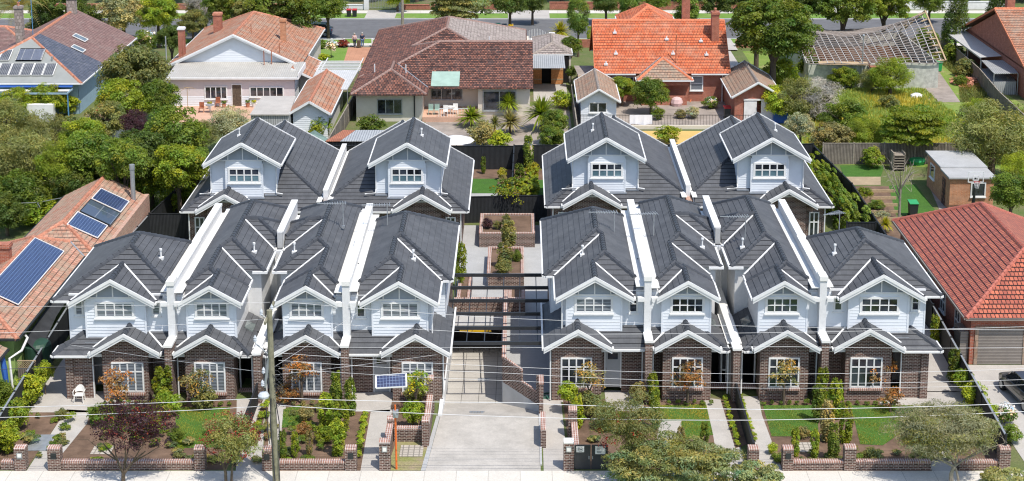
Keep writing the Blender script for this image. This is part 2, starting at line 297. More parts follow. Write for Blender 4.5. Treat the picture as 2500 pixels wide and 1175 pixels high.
class Roof:
    """rects: (x0,x1,y0,y1,z,open) ; open = letters of sides that are gable ends (F,B,L,R)"""
    def __init__(s,rects,t=.577,clip=None):
        s.t=t; s.R=[]
        for r in rects:
            x0,x1,y0,y1,z=r[:5]; op=r[5] if len(r)>5 else ''; tt=r[6] if len(r)>6 else t
            pl=[]
            if 'L' not in op: pl.append((tt,0,z-x0*tt))
            if 'R' not in op: pl.append((-tt,0,z+x1*tt))
            if 'F' not in op: pl.append((0,tt,z-y0*tt))
            if 'B' not in op: pl.append((0,-tt,z+y1*tt))
            s.R.append((x0,x1,y0,y1,z,pl,op,tt))
        s.clip=clip; s.faces=[]
        for i,(x0,x1,y0,y1,z,pl,op,tt) in enumerate(s.R):
            for k,P in enumerate(pl):
                poly=[(x0,y0),(x1,y0),(x1,y1),(x0,y1)]
                for j,Q in enumerate(pl):
                    if j!=k and poly: poly=clip2(poly,Q[0]-P[0],Q[1]-P[1],Q[2]-P[2])
                if clip and poly:
                    for a,b,c in clip:
                        if poly: poly=clip2(poly,a,b,c)
                if not poly: continue
                pieces=[poly]
                for j,RR in enumerate(s.R):
                    if j==i: continue
                    new=[]
                    for pc in pieces:
                        rem=pc; cons=[(1,0,-RR[0]),(-1,0,RR[1]),(0,1,-RR[2]),(0,-1,RR[3])]
                        for Q in RR[5]:
                            d=(Q[0]-P[0],Q[1]-P[1],Q[2]-P[2])
                            if abs(d[0])+abs(d[1])<1e-6:
                                if abs(d[2])<1e-4: cons.append((0,0,1 if j<i else -1))
                                else: cons.append((0,0,d[2]))
                            else: cons.append(d)
                        for a,b,c in cons:
                            if not rem: break
                            if a==0 and b==0:
                                if c<0: new.append(rem); rem=[]
                                continue
                            o=clip2(rem,a,b,c,-1)
                            if o: new.append(o)
                            rem=clip2(rem,a,b,c,1)
                    pieces=new
                for pc in pieces: s.faces.append((pc,P,z,tt))
    def h(s,x,y):
        if s.clip and any(a*x+b*y+c<0 for a,b,c in s.clip): return None
        best=None
        for R in s.R:
            if R[0]<=x<=R[1] and R[2]<=y<=R[3]:
                v=min(p[0]*x+p[1]*y+p[2] for p in R[5])
                if best is None or v>best: best=v
        return best
    def tiles(s,name,mats,parent,gauge=.36,lift=.035,flat=False,sel=None):
        mb=MB()
        for poly,P,ze,tt in s.faces:
            if sel:
                poly=sel(poly,P)
                if not poly: continue
            g=math.hypot(P[0],P[1]); cs=1/math.sqrt(1+g*g); ux,uy=P[0]/g,P[1]/g
            hh=lambda p:P[0]*p[0]+P[1]*p[1]+P[2]
            V=lambda p:(hh(p)-ze)/g/cs     # slope distance from eave
            U=lambda p:-uy*p[0]+ux*p[1] if abs(ux)>abs(uy) else (uy*p[0]-ux*p[1])
            if flat:
                mb.poly([(p[0],p[1],hh(p)) for p in poly] if area(poly)>0 else [(p[0],p[1],hh(p)) for p in poly[::-1]],[(U(p),V(p)) for p in (poly if area(poly)>0 else poly[::-1])],0); continue
            if area(poly)<0: poly=poly[::-1]
            vs=[V(p) for p in poly]; k0=int(math.floor(min(vs)/gauge+1e-6)); k1=int(math.ceil(max(vs)/gauge-1e-6))
            for k in range(k0,k1):
                # V as linear function: V=(a x+b y+c)
                a,b,c=P[0]/g/cs,P[1]/g/cs,(P[2]-ze)/g/cs
                q=clip2(poly,a,b,c-k*gauge,1)
                if q: q=clip2(q,a,b,c-(k+1)*gauge,-1)
                if not q: continue
                pts=[]; uv=[]
                for p in q:
                    v=V(p); fr=min(1,max(0,(v/gauge-k))); pts.append((p[0],p[1],hh(p)+lift*(1-fr))); uv.append((U(p),v))
                mb.poly(pts,uv,0)
                n=len(q)
                for i in range(n):
                    p,r=q[i],q[(i+1)%n]
                    if abs(V(p)-k*gauge)<1e-4 and abs(V(r)-k*gauge)<1e-4:
                        dx,dy=-ux*.012,-uy*.012
                        mb.poly([(p[0],p[1],hh(p)),(r[0],r[1],hh(r)),(r[0],r[1],hh(r)+lift),(p[0],p[1],hh(p)+lift)],[(0,0)]*4,1)
        return mb.build(name,mats,parent)
    def edges(s):
        segs={}
        for poly,P,ze,tt in s.faces:
            n=len(poly)
            for i in range(n):
              if 1:
                p,q=poly[i],poly[(i+1)%n]; L=math.hypot(q[0]-p[0],q[1]-p[1])
                if L<.06: continue
                d=((q[0]-p[0])/L,(q[1]-p[1])/L)
                if (d[0],d[1])<(0,0) if abs(d[0])>1e-6 else d[1]<0: d=(-d[0],-d[1]); p,q=q,p
                nx,ny=-d[1],d[0]; off=nx*p[0]+ny*p[1]; e=.03; PP,QQ,LL=p,q,L; NS=max(1,int(L/.12))
              for si in range(NS):
                p=(PP[0]+(QQ[0]-PP[0])*si/NS,PP[1]+(QQ[1]-PP[1])*si/NS); q=(PP[0]+(QQ[0]-PP[0])*(si+1)/NS,PP[1]+(QQ[1]-PP[1])*(si+1)/NS); L=LL/NS
                mx,my=(p[0]+q[0])/2,(p[1]+q[1])/2
                h0=P[0]*mx+P[1]*my+P[2]; ha=s.h(mx+nx*e,my+ny*e); hb=s.h(mx-nx*e,my-ny*e)
                if ha is None or hb is None:
                    kind='eave' if abs(P[0]*d[0]+P[1]*d[1])<1e-4 and h0-ze<.02 else ('side' if abs(P[0]*d[0]+P[1]*d[1])<1e-4 else 'verge')
                    sgn=1 if ha is None else -1
                else:
                    if max(abs(ha-h0),abs(hb-h0))>.06:   # step between roofs of different height
                        continue
                    c=ha+hb-2*h0; kind='ridge' if c<-.008 else ('valley' if c>.008 else None); sgn=0
                if not kind: continue
                key=(kind,round(d[0],3),round(d[1],3),round(off,2),sgn)
                t0=d[0]*p[0]+d[1]*p[1]; segs.setdefault(key,[]).append((t0,t0+L,h0-(P[0]*d[0]+P[1]*d[1])*(d[0]*mx+d[1]*my),(P[0]*d[0]+P[1]*d[1]),(p,q)))
        out=[]
        for key,L in segs.items():
            L.sort(); cur=None
            for t0,t1,c,sl,(p,q) in L:
                if cur and t0<=cur[1]+.02 and abs(cur[3]-sl)<.01:
                    if t1>cur[1]: cur[1]=t1; cur[5]=q
                else:
                    if cur: out.append((key[0],cur[4],cur[5],cur[2],cur[3],key))
                    cur=[t0,t1,c,sl,p,q]
            if cur: out.append((key[0],cur[4],cur[5],cur[2],cur[3],key))
        res=[]
        for kind,p,q,c,sl,key in out:
            if math.hypot(p[0]-q[0],p[1]-q[1])<.3: continue
            d=key[1:3]; f=lambda a:c+sl*(d[0]*a[0]+d[1]*a[1])
            res.append((kind,(p[0],p[1],f(p)),(q[0],q[1],f(q)),(-d[1]*key[4],d[0]*key[4])))
        return res
def trim_roof(R,parent,capm='cap_charcoal',gutm='white_paint',valm='white_paint',capw=.17,gut=True,vergem=None,capstep=.42,vw=.05):
    E=R.edges()
    for kind,p,q,nrm in E:
        P,Q=Vector(p),Vector(q); cap=MB(); val=MB(); gt=MB(); vg=MB()
        if kind=='ridge':
            d=Q-P; L=d.length; n=max(1,round(L/capstep)); d/=L; r=d.cross(Vector((0,0,1))).normalized()
            if P.z>Q.z: P,Q=Q,P; d=-d; r=-r
            for i in range(n):
                a=P+d*(L*i/n); b=P+d*(L*(i+1)/n*1.0); ra=[]
                for pt,w,hh in ((a,capw,.14),(b,capw*.85,.11)):
                    ra.append([pt-r*w+Vector((0,0,-.05)),pt-r*w*.6+Vector((0,0,hh*.6)),pt+Vector((0,0,hh)),pt+r*w*.6+Vector((0,0,hh*.6)),pt+r*w+Vector((0,0,-.05))])
                for k in range(4): cap.poly([ra[0][k],ra[0][k+1],ra[1][k+1],ra[1][k]],[(0,0),(1,0),(1,1),(0,1)])
                cap.poly(ra[0],[(0,0)]*5)
        elif kind=='valley':
            val.beam(P+Vector((0,0,.045)),Q+Vector((0,0,.045)),vw*2,.03)
        elif kind in('eave',) and gut:
            o=Vector((nrm[0],nrm[1],0)); z=Vector((0,0,-.045)); gt.beam(P+o*.045+z,Q+o*.045+z,.1,.11)
        elif kind=='verge' and vergem:
            o=Vector((nrm[0],nrm[1],0)); vg.beam(P+o*.03+Vector((0,0,-.03)),Q+o*.03+Vector((0,0,-.03)),.06,.2)
        if cap.f: cap.build('ridge_cap',capm,parent)
        if val.f: val.build('valley_flashing',valm,parent)
        if gt.f: gt.build('gutter',gutm,parent)
        if vg.f: vg.build('verge_board',vergem,parent)
def barge(parent,xa,xb,y,z,t=.577,w=.26,th=.07,drop=0.,mat='white_paint'):
    "moulded white barge boards of a front-facing gable"
    xm=(xa+xb)/2; za=z+(xb-xa)/2*t; mb=MB()
    for dy,top,bot in ((0,.06,w),(-.035,.06,w*.45)):
        for s_ in (-1,1):
            xe=xa if s_<0 else xb; ze=z
            pts=[(xm,y+dy,za+top),(xm,y+dy,za-bot),(xe,y+dy,ze-bot),(xe,y+dy,ze+top)]
            y1=y+dy-th if dy==0 else y+dy-th-.0
            a=[(p[0],y1,p[2]) for p in pts]; b=[(p[0],y+dy+ (0 if dy==0 else 0),p[2]) for p in pts]
            if s_>0: a=a[::-1]; b=b[::-1]
            mb.poly(a[::-1] if s_<0 else a[::-1]); mb.poly(b)
            for i in range(4):
                j=(i+1)%4; mb.poly([a[i],a[j],b[j],b[i]])
    return mb.build('bargeboard',mat,parent)
# ------------------------------------------------------------------ wall helpers (local frame: origin o, u direction, outward n)
class Fr:
    def __init__(s,o,u,n): s.o=o; s.u=u; s.n=n
    def __call__(s,u,z,w=0): return (s.o[0]+s.u[0]*u+s.n[0]*w, s.o[1]+s.u[1]*u+s.n[1]*w, z)
    def box(s,mb,u0,u1,z0,z1,w0,w1,m=None):
        P=[s(u,z,w) for w in (w0,w1) for z in (z0,z1) for u in (u0,u1)]
        q=lambda a,b,c,d,uv: mb.poly([P[a],P[b],P[c],P[d]],uv,m)
        r=[(u0,z0),(u1,z0),(u1,z1),(u0,z1)]
        q(4,5,7,6,r); q(1,0,2,3,[(u1,z0),(u0,z0),(u0,z1),(u1,z1)])
        q(6,7,3,2,[(u0,w1),(u1,w1),(u1,w0),(u0,w0)]); q(0,1,5,4,[(u0,w0),(u1,w0),(u1,w1),(u0,w1)])
        q(5,1,3,7,[(w1,z0),(w0,z0),(w0,z1),(w1,z1)]); q(0,4,6,2,[(w0,z0),(w1,z0),(w1,z1),(w0,z1)])
def FY(y): return Fr((0,y),(1,0),(0,-1))       # faces the street (-Y)
def FXR(x): return Fr((x,0),(0,1),(1,0))       # faces +X, u = y
def FXL(x): return Fr((x,0),(0,-1),(-1,0))     # faces -X, u = -y
def boards(mb,fr,u0,u1,z0,z1,g=.17,top=None,lap=.022):
    "weatherboards: lapped boards as real wedges; top(z)->(ua,ub) optional limits"
    z=z0
    while z<z1-1e-4:
        zz=min(z+g,z1); a0,b0=(u0,u1) if not top else top(z); a1,b1=(u0,u1) if not top else top(zz)
        if b0-a0>.02:
            if b1<a1: a1=b1=(a1+b1)/2
            mb.poly([fr(a0,z,lap),fr(b0,z,lap),fr(b1,zz,.002),fr(a1,zz,.002)],[(a0,z),(b0,z),(b1,zz),(a1,zz)])
            mb.poly([fr(a0,z,0),fr(b0,z,0),fr(b0,z,lap),fr(a0,z,lap)])
        z=zz
def window(parent,fr,u0,u1,z0,z1,nx=4,rows=(.55,),pane='pane_shutter',frame='white_paint',fw=.06,d=.06,sill=True,arch=.09,proud=.07,label=None,pane2=None):
    mb=MB()
    o=arch
    if o:
        fr.box(mb,u0-o,u0,z0-o,z1+o,-.02,proud-.01); fr.box(mb,u1,u1+o,z0-o,z1+o,-.02,proud-.01)
        fr.box(mb,u0,u1,z1,z1+o,-.02,proud-.01); fr.box(mb,u0,u1,z0-o,z0,-.02,proud-.01)
    zs=[z0]+[z0+(z1-z0)*r for r in rows]+[z1]
    for i in range(nx+1):
        u=u0+(u1-u0)*i/nx; w=fw*.62 if 0<i<nx else fw*.6
        fr.box(mb,max(u0,u-w),min(u1,u+w),z0,z1,-.02,proud)
    for z in zs: fr.box(mb,u0+fw*.5+.001,u1-fw*.5-.001,max(z0,z-fw*.5),min(z1,z+fw*.5),-.02,proud-.005)
    if sill: fr.box(mb,u0-o-.04,u1+o+.04,z0-o-.07,z0-o,-.02,proud+.06)
    w=mb.build('window',frame,parent)
    if label: w['label']=label
    p=MB(); zsplit=zs[1] if pane2 else z1
    fr.box(p,u0,u1,z0,zsplit,-.02,.034); p.build('pane',pane,w)
    if pane2: p=MB(); fr.box(p,u0,u1,zsplit,z1,-.02,.034); p.build('pane',pane2,w)
    return w
def vents(mb,fr,uc,y,zb,half,t,nb=3):
    pass
# ------------------------------------------------------------------ townhouses along the street
TZ='tile_charcoal'
def gable_front(par,y,xa,xb,z,t=.577,base=None,nb=3,wall='weatherboard',pan=.42):
    "triangular gable face with grey vent panels between white battens, below roof of eave z"
    xm=(xa+xb)/2; za=z+(xb-xa)/2*t; zb=za-pan*(xb-xa)/2 if base is None else base
    hw=(za-zb)/t; mb=MB()
    mb.poly([(xm-hw,y,zb),(xm+hw,y,zb),(xm,y,za)]); mb.build('vent_panel','vent_panel',par)
    tr=MB(); tr.box(xm-hw-.05,xm+hw+.05,y-.05,y-.005,zb-.09,zb)
    n=nb+1
    for i in range(1,n):
        x=xm-hw+2*hw*i/n; top=za-abs(x-xm)*t
        if top-zb>.1: tr.box(x-.035,x+.035,y-.045,y-.004,zb+.001,top-.02)
    tr.build('batten',"white_paint",par)
    return zb
def gable_wall(mb,fr,xa,xb,z0,zt,xm,apex,t,mirror=1):
    lim=lambda z:(max(xa,xm-(apex-z)/t),min(xb,xm+(apex-z)/t))
    boards(mb,fr,xa,xb,z0,zt,top=lim)
def vent_pipe(par,x,y,z,h=.55):
    p=MB(); p.cyl(x,y,z,z+h,.045,8); p.cyl(x,y,z+h,z+h+.1,.08,8); p.box(x-.14,x+.14,y-.16,y+.16,z-.12,z+.02); p.build('vent_pipe','pvc_white',par)
def antenna(x,y,z,label,ang=0.,L=1.5):
    th=thing('tv_antenna',(x,y,z),label,'antenna','television antennas on the slate grey roofs')
    m=MB(); m.cyl(x,y,z,z+1.5,.03,6); m.box(x-.08,x+.08,y-.08,y+.08,z-.1,z+.04); m.build('mast','metal_galv',th)
    b=MB(); c,s_=math.cos(ang),math.sin(ang); zt=z+1.42
    b.beam((x+c*.2,y+s_*.2,zt),(x-c*L,y-s_*L,zt+.05),.045,.045)
    for i in range(9):
        f=-.15+i*L/10; w=.34-.02*i; b.beam((x-c*f-s_*w,y-s_*f+c*w,zt+.03),(x-c*f+s_*w,y-s_*f-c*w,zt+.03),.026,.026)
    b.build('boom','metal_galv',th)
def downpipe(par,x,y,z0,z1,r=.045):
    p=MB(); p.tube([(x,y,z0),(x,y,z1-.15),(x,y-.0,z1)],r,6); p.build('downpipe','pvc_white',par)
BR='brick_dark'
def front_unit(kind,label,mx=None):
    """kind 1: hipped end house, 2: narrow inner house, 4: end house by the driveway. mx mirrors kind 2 into 3"""
    M=(lambda x:x) if mx is None else (lambda x:2*mx-x)
    def X(a,b):
        a,b=M(a),M(b); return (a,b) if a<b else (b,a)
    if kind==1:   x0,x1=-24.4,-18.94
    elif kind==2: x0,x1=X(-18.56,-14.6)
    else:         x0,x1=-9.16,-4.2
    h=thing('townhouse',((x0+x1)/2,8.3,0),label,'townhouse','dark roofed townhouses of the front terrace')
    mid=(x0+x1)/2
    # -- upper roof
    if kind==1:
        R=Roof([(-25.2,-18.2,9.2,18.2,5.28),(-24.2,-19.6,8.75,12.6,5.28,'FB')],clip=[(-1,0,-19.3)]); bg=(-24.2,-19.6)
    elif kind==2:
        a,b=X(-19.2,-13.8); c,d=X(-19.2,-15.); e,f=X(-18.3,-14.95); g1,g2=X(-16.5,-12.8)
        if mx is None: cl=[(1,0,18.14),(-1,0,-14.3)]
        else: cl=[(-1,0,M(-18.14)),(1,0,-M(-14.3))]
        ms=lambda o:o if mx is None else o.replace('L','#').replace('R','L').replace('#','R')
        R=Roof([(a,b,12.5,25.,5.28),(c,d,9.2,15.6,5.28,'B'),(e,f,8.75,11.4,5.28,'FB'),(g1,g2,16.1,21.6,5.26,ms('L'))],
               clip=cl+[]); bg=(e,f)
        # trim the strip of the main roof in front of its raised eave
        R.faces=[(q,P,z,t) for (q,P,z,t) in ((clipfront(poly,P,c,d),P,z,t) for poly,P,z,t in R.faces) if q]
    else:
        R=Roof([(-9.9,-3.8,12.35,22.4,5.28),(-9.9,-4.4,9.2,15.8,5.28,'B'),(-8.6,-4.4,8.75,11.9,5.28,'FB')],clip=[(1,0,8.74)]); bg=(-8.6,-4.4)
    rf=R.tiles('roof',[TZ,'tile_edge'],h); trim_roof(R,rf)
    vx,vy=(-20.1,12.9) if kind==1 else ((M(-15.2),14.8) if kind==2 else (-6.0,13.2)); vent_pipe(h,vx,vy,(R.h(vx,vy) or 6)+.06,.42)
    if kind==2:
        e1,e2=X(-15.02,-14.3); g=MB(); g.box(e1,e2,12.88,13.,5.47,5.6); xs=X(-14.3,-14.18); g.box(xs[0],xs[1],12.88,16.4,5.47,5.6); g.build('gutter','white_paint',rf)
        d_=X(-14.42,-14.3); 
    barge(h,bg[0],bg[1],8.75,5.28)
    bm=(bg[0]+bg[1])/2; ap=5.28+(bg[1]-bg[0])/2*.577
    # -- upper walls
    if kind==1: bay=(-23.4,-20.2); win=(-22.8,-20.88)
    elif kind==2: bay=X(-17.95,-15.35); win=X(-17.42,-15.78)
    else: bay=(-7.96,-5.); win=(-7.4,-5.52)
    by=9.15; sy=9.5
    zv=gable_front(h,by-.0,bg[0],bg[1],5.2,base=ap-1.08 if kind!=2 else ap-.8,nb=3 if kind!=2 else 3)
    wl=MB(); fr=FY(by); gable_wall(wl,fr,bay[0],bay[1],2.95,zv-.09,bm,ap-.06,.577)
    for sx in bay:   # return of the bay
        f2=FXL(sx) if sx==bay[0] else FXR(sx)
        if sx==bay[0]: boards(wl,f2,-sy,-by,2.95,5.35)
        else: boards(wl,f2,by,sy,2.95,5.35)
    fs=FY(sy); 
    if kind==2:
        q=X(-18.56,-15.4)
        boards(wl,fs,q[0],q[1],2.75,5.4)
    elif kind==4: boards(wl,fs,x0,-4.85,2.75,5.4)
    else: boards(wl,fs,x0,x1,2.75,5.4)
    # corner boards
    for cx in bay: fr.box(wl,cx-.05,cx+.05,2.95,5.3,.0,.035)
    if kind==1: boards(wl,FXL(x0),-18,-sy,2.75,5.4); fs.box(wl,x0-.02,x0+.06,2.75,5.3,0,.035)
    if kind==4: boards(wl,FXR(-4.85),sy,12.6,2.75,5.4); boards(wl,FY(12.65),-4.85,-4.2,2.7,5.4); boards(wl,FXR(-4.2),12.65,22,2.7,5.4); fs.box(wl,-4.93,-4.84,2.75,5.3,0,.035)
    wl.build('weatherboard_wall','weatherboard',h)
    body=MB()
    if kind==1: body.box(x0+.01,x1,sy+.01,17.9,2.6,5.55)
    elif kind==2:
        q=X(-18.56,-15.36); body.box(q[0],q[1],sy+.01,13.3,2.6,5.5)
        q=X(-18.56,-14.6); body.box(q[0],q[1],13.3,24.6,0,5.6)
    else: body.box(x0,-4.86,sy+.01,22,2.6,5.5); body.box(-4.87,-4.21,12.66,22,2.6,5.5)
    body.build('rendered_wall','render_white',h)
    # -- upper windows
    shut='pane_shutter' if XF.mir is None or kind==4 else 'pane_dark'
    window(h,fr,win[0],win[1],4.42,5.16,4,(.5,),shut if kind!=9 else shut,fw=.05,sill=True,arch=.1)
    if kind==1:
        window(h,fs,-24.02,-23.68,4.4,5.14,1,(.55,),shut,fw=.04,arch=.07); window(h,fs,-19.86,-19.5,4.4,5.14,1,(.55,),shut,fw=.04,arch=.07)
    if kind==4: window(h,fs,-8.8,-8.42,4.3,5.1,1,(.55,),'pane_dark',fw=.04,arch=.07)
    # -- lower roof
    if kind==1: LR=[(-25.05,-15,8.1,20,2.6,'R'),(-22.95,-19.2,7.75,10.3,2.85,'FB')]; cl=[(-1,0,-18.95),(0,-1,9.52)]; lg=(-22.95,-19.2)
    elif kind==2:
        a,b=X(-25,-14.45); e,f=X(-18.45,-14.93); LR=[(a,b,8.1,20,2.6,'L' if mx is None else 'R'),(e,f,7.75,10.3,2.85,'FB')]; lg=(e,f)
        cl=[(0,-1,13.2)]+([(1,0,18.55)] if mx is None else [(-1,0,M(-18.55))])
    else: LR=[(-14,-3.75,8.1,20,2.7,'L'),(-7.4,-3.75,7.75,10.3,2.85,'FB')]; cl=[(1,0,9.15),(0,-1,14.6)]; lg=(-7.4,-3.75)
    R2=Roof(LR,clip=cl); r2=R2.tiles('porch_roof',[TZ,'tile_edge'],h); trim_roof(R2,r2)
    barge(h,lg[0],lg[1],7.75,2.85,w=.25)
    lm=(lg[0]+lg[1])/2; la=2.85+(lg[1]-lg[0])/2*.577
    gable_front(h,8.18,lg[0],lg[1],2.8,base=la-.47,nb=3)
    if kind==2:   # skylight on the side roof
        sk=MB(); q=X(-15.2,-14.75); zz=lambda x:2.6+.577*(abs(M(x) -(-14.45)) if mx is not None else (-14.45-x))
        pts=[(q[0],10.9),(q[1],10.9),(q[1],11.9),(q[0],11.9)]; sk.prism(pts,lambda x,y:zz(x)+.02,lambda x,y:zz(x)+.1); o=sk.build('skylight','skylight_glass',h)
    # -- lower brick walls
    bw=MB()
    if kind==1: b0,b1=-22.4,-19.93; w0,w1=-21.86,-20.24
    elif kind==2: (b0,b1)=X(-17.96,-15.36); (w0,w1)=X(-17.42,-15.86)
    else: b0,b1=-6.85,-4.2; w0,w1=-6.3,-4.72
    Z0,Z1=.55,2.14; fb=FY(8.2)
    for (a,b,c,d) in ((b0,w0,-.3,la-.5),(w1,b1,-.3,la-.5),(w0,w1,-.3,Z0),(w0,w1,Z1,la-.5)):
        # keep brickwork inside the gable slope
        n=6
        for i in range(n):
            u0=a+(b-a)*i/n; u1=a+(b-a)*(i+1)/n; um=(u0+u1)/2; top=min(d,la-.12-abs(um-lm)*.577)
            if top>c: bw.box(u0,u1,8.2,8.42,c,top)
    # returns
    bw.box(b0,b0+.2,8.421,9.4,-.3,2.9); bw.box(b1-.2,b1,8.421,9.4,-.3,2.9)
    ry=9.3
    door=None
    if kind==1:
        bw.box(-24.4,-23.05,8.55,8.77,-.3,2.62); bw.box(-24.45,-24.05,8.42,8.55,-.3,2.62); bw.box(-24.4,-24.2,8.77,17.8,-.3,2.7); bw.box(b1,x1,ry,ry+.2,-.3,2.7)
        bw.box(-24.2,-22.4,10.4,10.6,-.3,2.7)
        po=MB(); po.box(-23.04,-22.98,8.56,8.7,-.02,2.6); po.build('porch_post','white_paint',h)
        dd=MB(); dd.box(-23.9,-23.,10.33,10.39,0,2.05); o=dd.build('door','door_grey',h)
    elif kind==2:
        q=X(-18.56,-17.96); bw.box(q[0],q[1],ry,ry+.2,-.3,2.7)
        q=X(-15.36,-14.3)
        # recessed porch with an open dark doorway
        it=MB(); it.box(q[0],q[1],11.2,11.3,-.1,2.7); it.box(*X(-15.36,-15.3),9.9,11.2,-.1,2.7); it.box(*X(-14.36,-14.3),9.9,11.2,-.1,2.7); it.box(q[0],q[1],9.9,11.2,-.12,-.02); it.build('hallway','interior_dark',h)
        fm=MB(); yy=9.8
        for s0,s1 in (X(-15.36,-15.28),X(-14.62,-14.56),X(-14.36,-14.3)): fm.box(s0,s1,yy,yy+.1,0,2.62)
        fm.box(q[0],q[1],yy-.002,yy+.1,2.1,2.2); fm.box(q[0],q[1],yy-.002,yy+.1,2.55,2.65); fm.box(*X(-14.6,-14.3),yy+.002,yy+.098,.75,.85)
        fm.build('door_frame','white_paint',h)
        gl=MB(); gl.box(*X(-14.56,-14.36),yy+.03,yy+.05,.85,2.1); gl.box(*X(-15.28,-14.62),yy+.03,yy+.05,2.2,2.55); gl.build('sidelight','pane_dark',h)
        dl=MB(); xx=X(-14.66,-14.6); dl.box(xx[0],xx[1],yy+.1,yy+.9,.02,2.08); o=dl.build('door','door_grey',h)
        if mx is None:
            pic=MB(); pic.box(-15.2,-14.75,11.1,11.18,1.75,1.98); pic.build('transom_board','timber_orange',h)
        st=MB(); st.box(q[0],q[1],9.3,9.75,-.1,.06); st.build('doorstep','brick_cap',h)
        dpx=M(-14.42); downpipe(h,dpx,8.5,0,2.6); downpipe(h,M(-18.45),8.6,0,2.6)
    else:
        bw.box(-9.16,-8.0,ry,ry+.2,-.3,2.75); bw.box(-7.06,-6.85,ry,ry+.2,-.3,2.75); bw.box(-4.4,-4.2,8.4,22,-1.,2.8)
        fm=MB(); 
        for a,b in ((-8.0,-7.93),(-7.13,-7.06)): fm.box(a,b,ry-.04,ry+.1,0,2.2)
        fm.box(-8.,-7.06,ry-.041,ry+.1,2.12,2.62); fm.build('door_frame','white_paint',h)
        dd=MB(); dd.box(-7.93,-7.13,ry+.02,ry+.06,.02,2.12); o=dd.build('door','door_grey',h)
        f2=FY(ry+.02); g=MB(); f2.box(g,-7.8,-7.26,1.62,1.97,0,.012); g.build('pane','pane_dark',o); g=MB(); f2.box(g,-7.22,-7.18,1.,1.12,0,.05); g.build('handle','metal_galv',o)
        downpipe(h,-9.08,8.6,0,2.6); downpipe(h,-4.12,8.15,-.2,2.7); downpipe(h,-4.75,9.2,3.1,5.2)
    bw.build('brick_wall',BR,h)
    # eave beam over recess
    for fa,fc in ((x0 if kind!=1 else -24.4,b0),(b1,x1)):
        if fc-fa>.1: bmx=MB(); bmx.box(fa,fc,8.3,8.38,2.45,2.62); bmx.build('fascia','white_paint',h)
    sill=MB(); sill.box(w0-.1,w1+.1,8.06,8.2,Z0-.2,Z0-.08); sill.build('sill','brick_cap',h)
    window(h,fb,w0,w1,Z0,Z1,4,(.7,),'pane_shutter' if not XF.mir else 'pane_dark',fw=.06,sill=False,arch=.05,proud=.07)
    fl=MB()   # lead flashing at the foot of the boards
    fl.box(bay[0]-.05,bay[1]+.05,by-.32,by-.02,3.02,3.06); fl.build('flashing','flashing',h)
    return h
def clipfront(poly,P,c,d):
    # main roof only exists behind y=13 outside the forward wing
    if abs(P[0])<1e-6 and P[1]>0 and abs(P[2]-(5.28-12.5*.577))<.01: return clip2(poly,0,1,-13.)
    return poly
def party_wall(xa,xb,label,nib=True):
    w=thing('party_wall',((xa+xb)/2,8.,0),label,'party wall','white party walls between the front townhouses')
    r=MB(); r.box(xa,xb,8.9,23.,2.6,6.25); r.build('rendered_wall','render_white',w)
    c=MB(); c.box(xa-.02,xb+.02,9.75,16.2,6.25,6.34); c.box(xa-.02,xb+.02,16.2,23.1,6.25,6.42); c.box(xa-.03,xb+.03,8.84,9.75,6.25,6.48); c.build('capping','capping',w)
    n=MB(); n.box(xa,xb,7.75,8.9,-.2,3.2); n.box(xa,xb,8.9,9.6,-.2,2.6); n.build('brick_pier',BR,w)
    c=MB(); c.box(xa-.04,xb+.04,7.7,9.1,3.2,3.34); c.build('capping','capping',w)
    return w
def tray(xa,xb,y0,y1,z,par):
    t=MB(); t.box(xa,xb,y0,y1,z-.05,z); t.build('box_gutter','capping',par)
def front_block(labels,wl):
    for k,(kind,mx) in enumerate(((1,None),(2,None),(2,-14.05),(4,None))): front_unit(kind,labels[k],mx)
    w=party_wall(-18.94,-18.56,wl[0]); tray(-19.32,-18.94,9.1,18.,5.86,w); tray(-18.56,-18.12,9.0,23,5.84,w)
    g=MB(); g.box(-19.3,-18.95,8.8,9.12,5.1,5.3); g.box(-18.55,-18.2,8.8,9.1,5.1,5.3); g.build('rainhead','white_paint',w)
    w=party_wall(-9.54,-9.16,wl[1]); tray(-9.16,-8.72,9.1,22.5,5.88,w); tray(-9.98,-9.54,9.0,23,5.84,w)
    g=MB(); g.box(-9.15,-8.8,8.8,9.12,5.1,5.3); g.box(-9.9,-9.55,8.8,9.1,5.1,5.3); g.build('rainhead','white_paint',w)
    # middle wall: low parapet in the light court, tall rear wall with trays
    w=thing('party_wall',(-14.05,8,0),wl[2],'party wall','white party walls between the front townhouses')
    n=MB(); n.box(-14.24,-13.86,7.8,8.6,-.2,2.75); n.build('brick_pier',BR,w)
    r=MB(); r.box(-14.24,-13.86,8.6,16.6,-.2,3.0); r.box(-14.6,-13.5,16.5,16.7,0,5.6); r.box(-14.22,-13.88,17.2,23.2,5.,6.5); r.build('rendered_wall','render_white',w)
    c=MB(); c.box(-14.28,-13.82,7.76,8.95,2.75,2.88); c.box(-14.28,-13.82,8.95,16.5,3.0,3.08); c.box(-14.25,-13.85,17.15,23.3,6.5,6.6); c.build('capping','capping',w)
    tray(-14.45,-14.245,8.9,13.2,2.72,w); tray(-13.855,-13.65,8.9,13.2,2.72,w); tray(-14.5,-14.22,16.5,23.2,5.62,w); tray(-13.88,-13.6,16.5,23.2,5.62,w)
    g=MB(); g.box(-14.2,-13.9,16.9,17.15,5.6,6.55); g.build('end_pier','render_grey',w)
    g=MB(); g.tube([(-14.3,16.42,5.5),(-14.2,16.35,4.6),(-14.25,16.4,3.)],.05,6); g.build('downpipe','pvc_white',w)
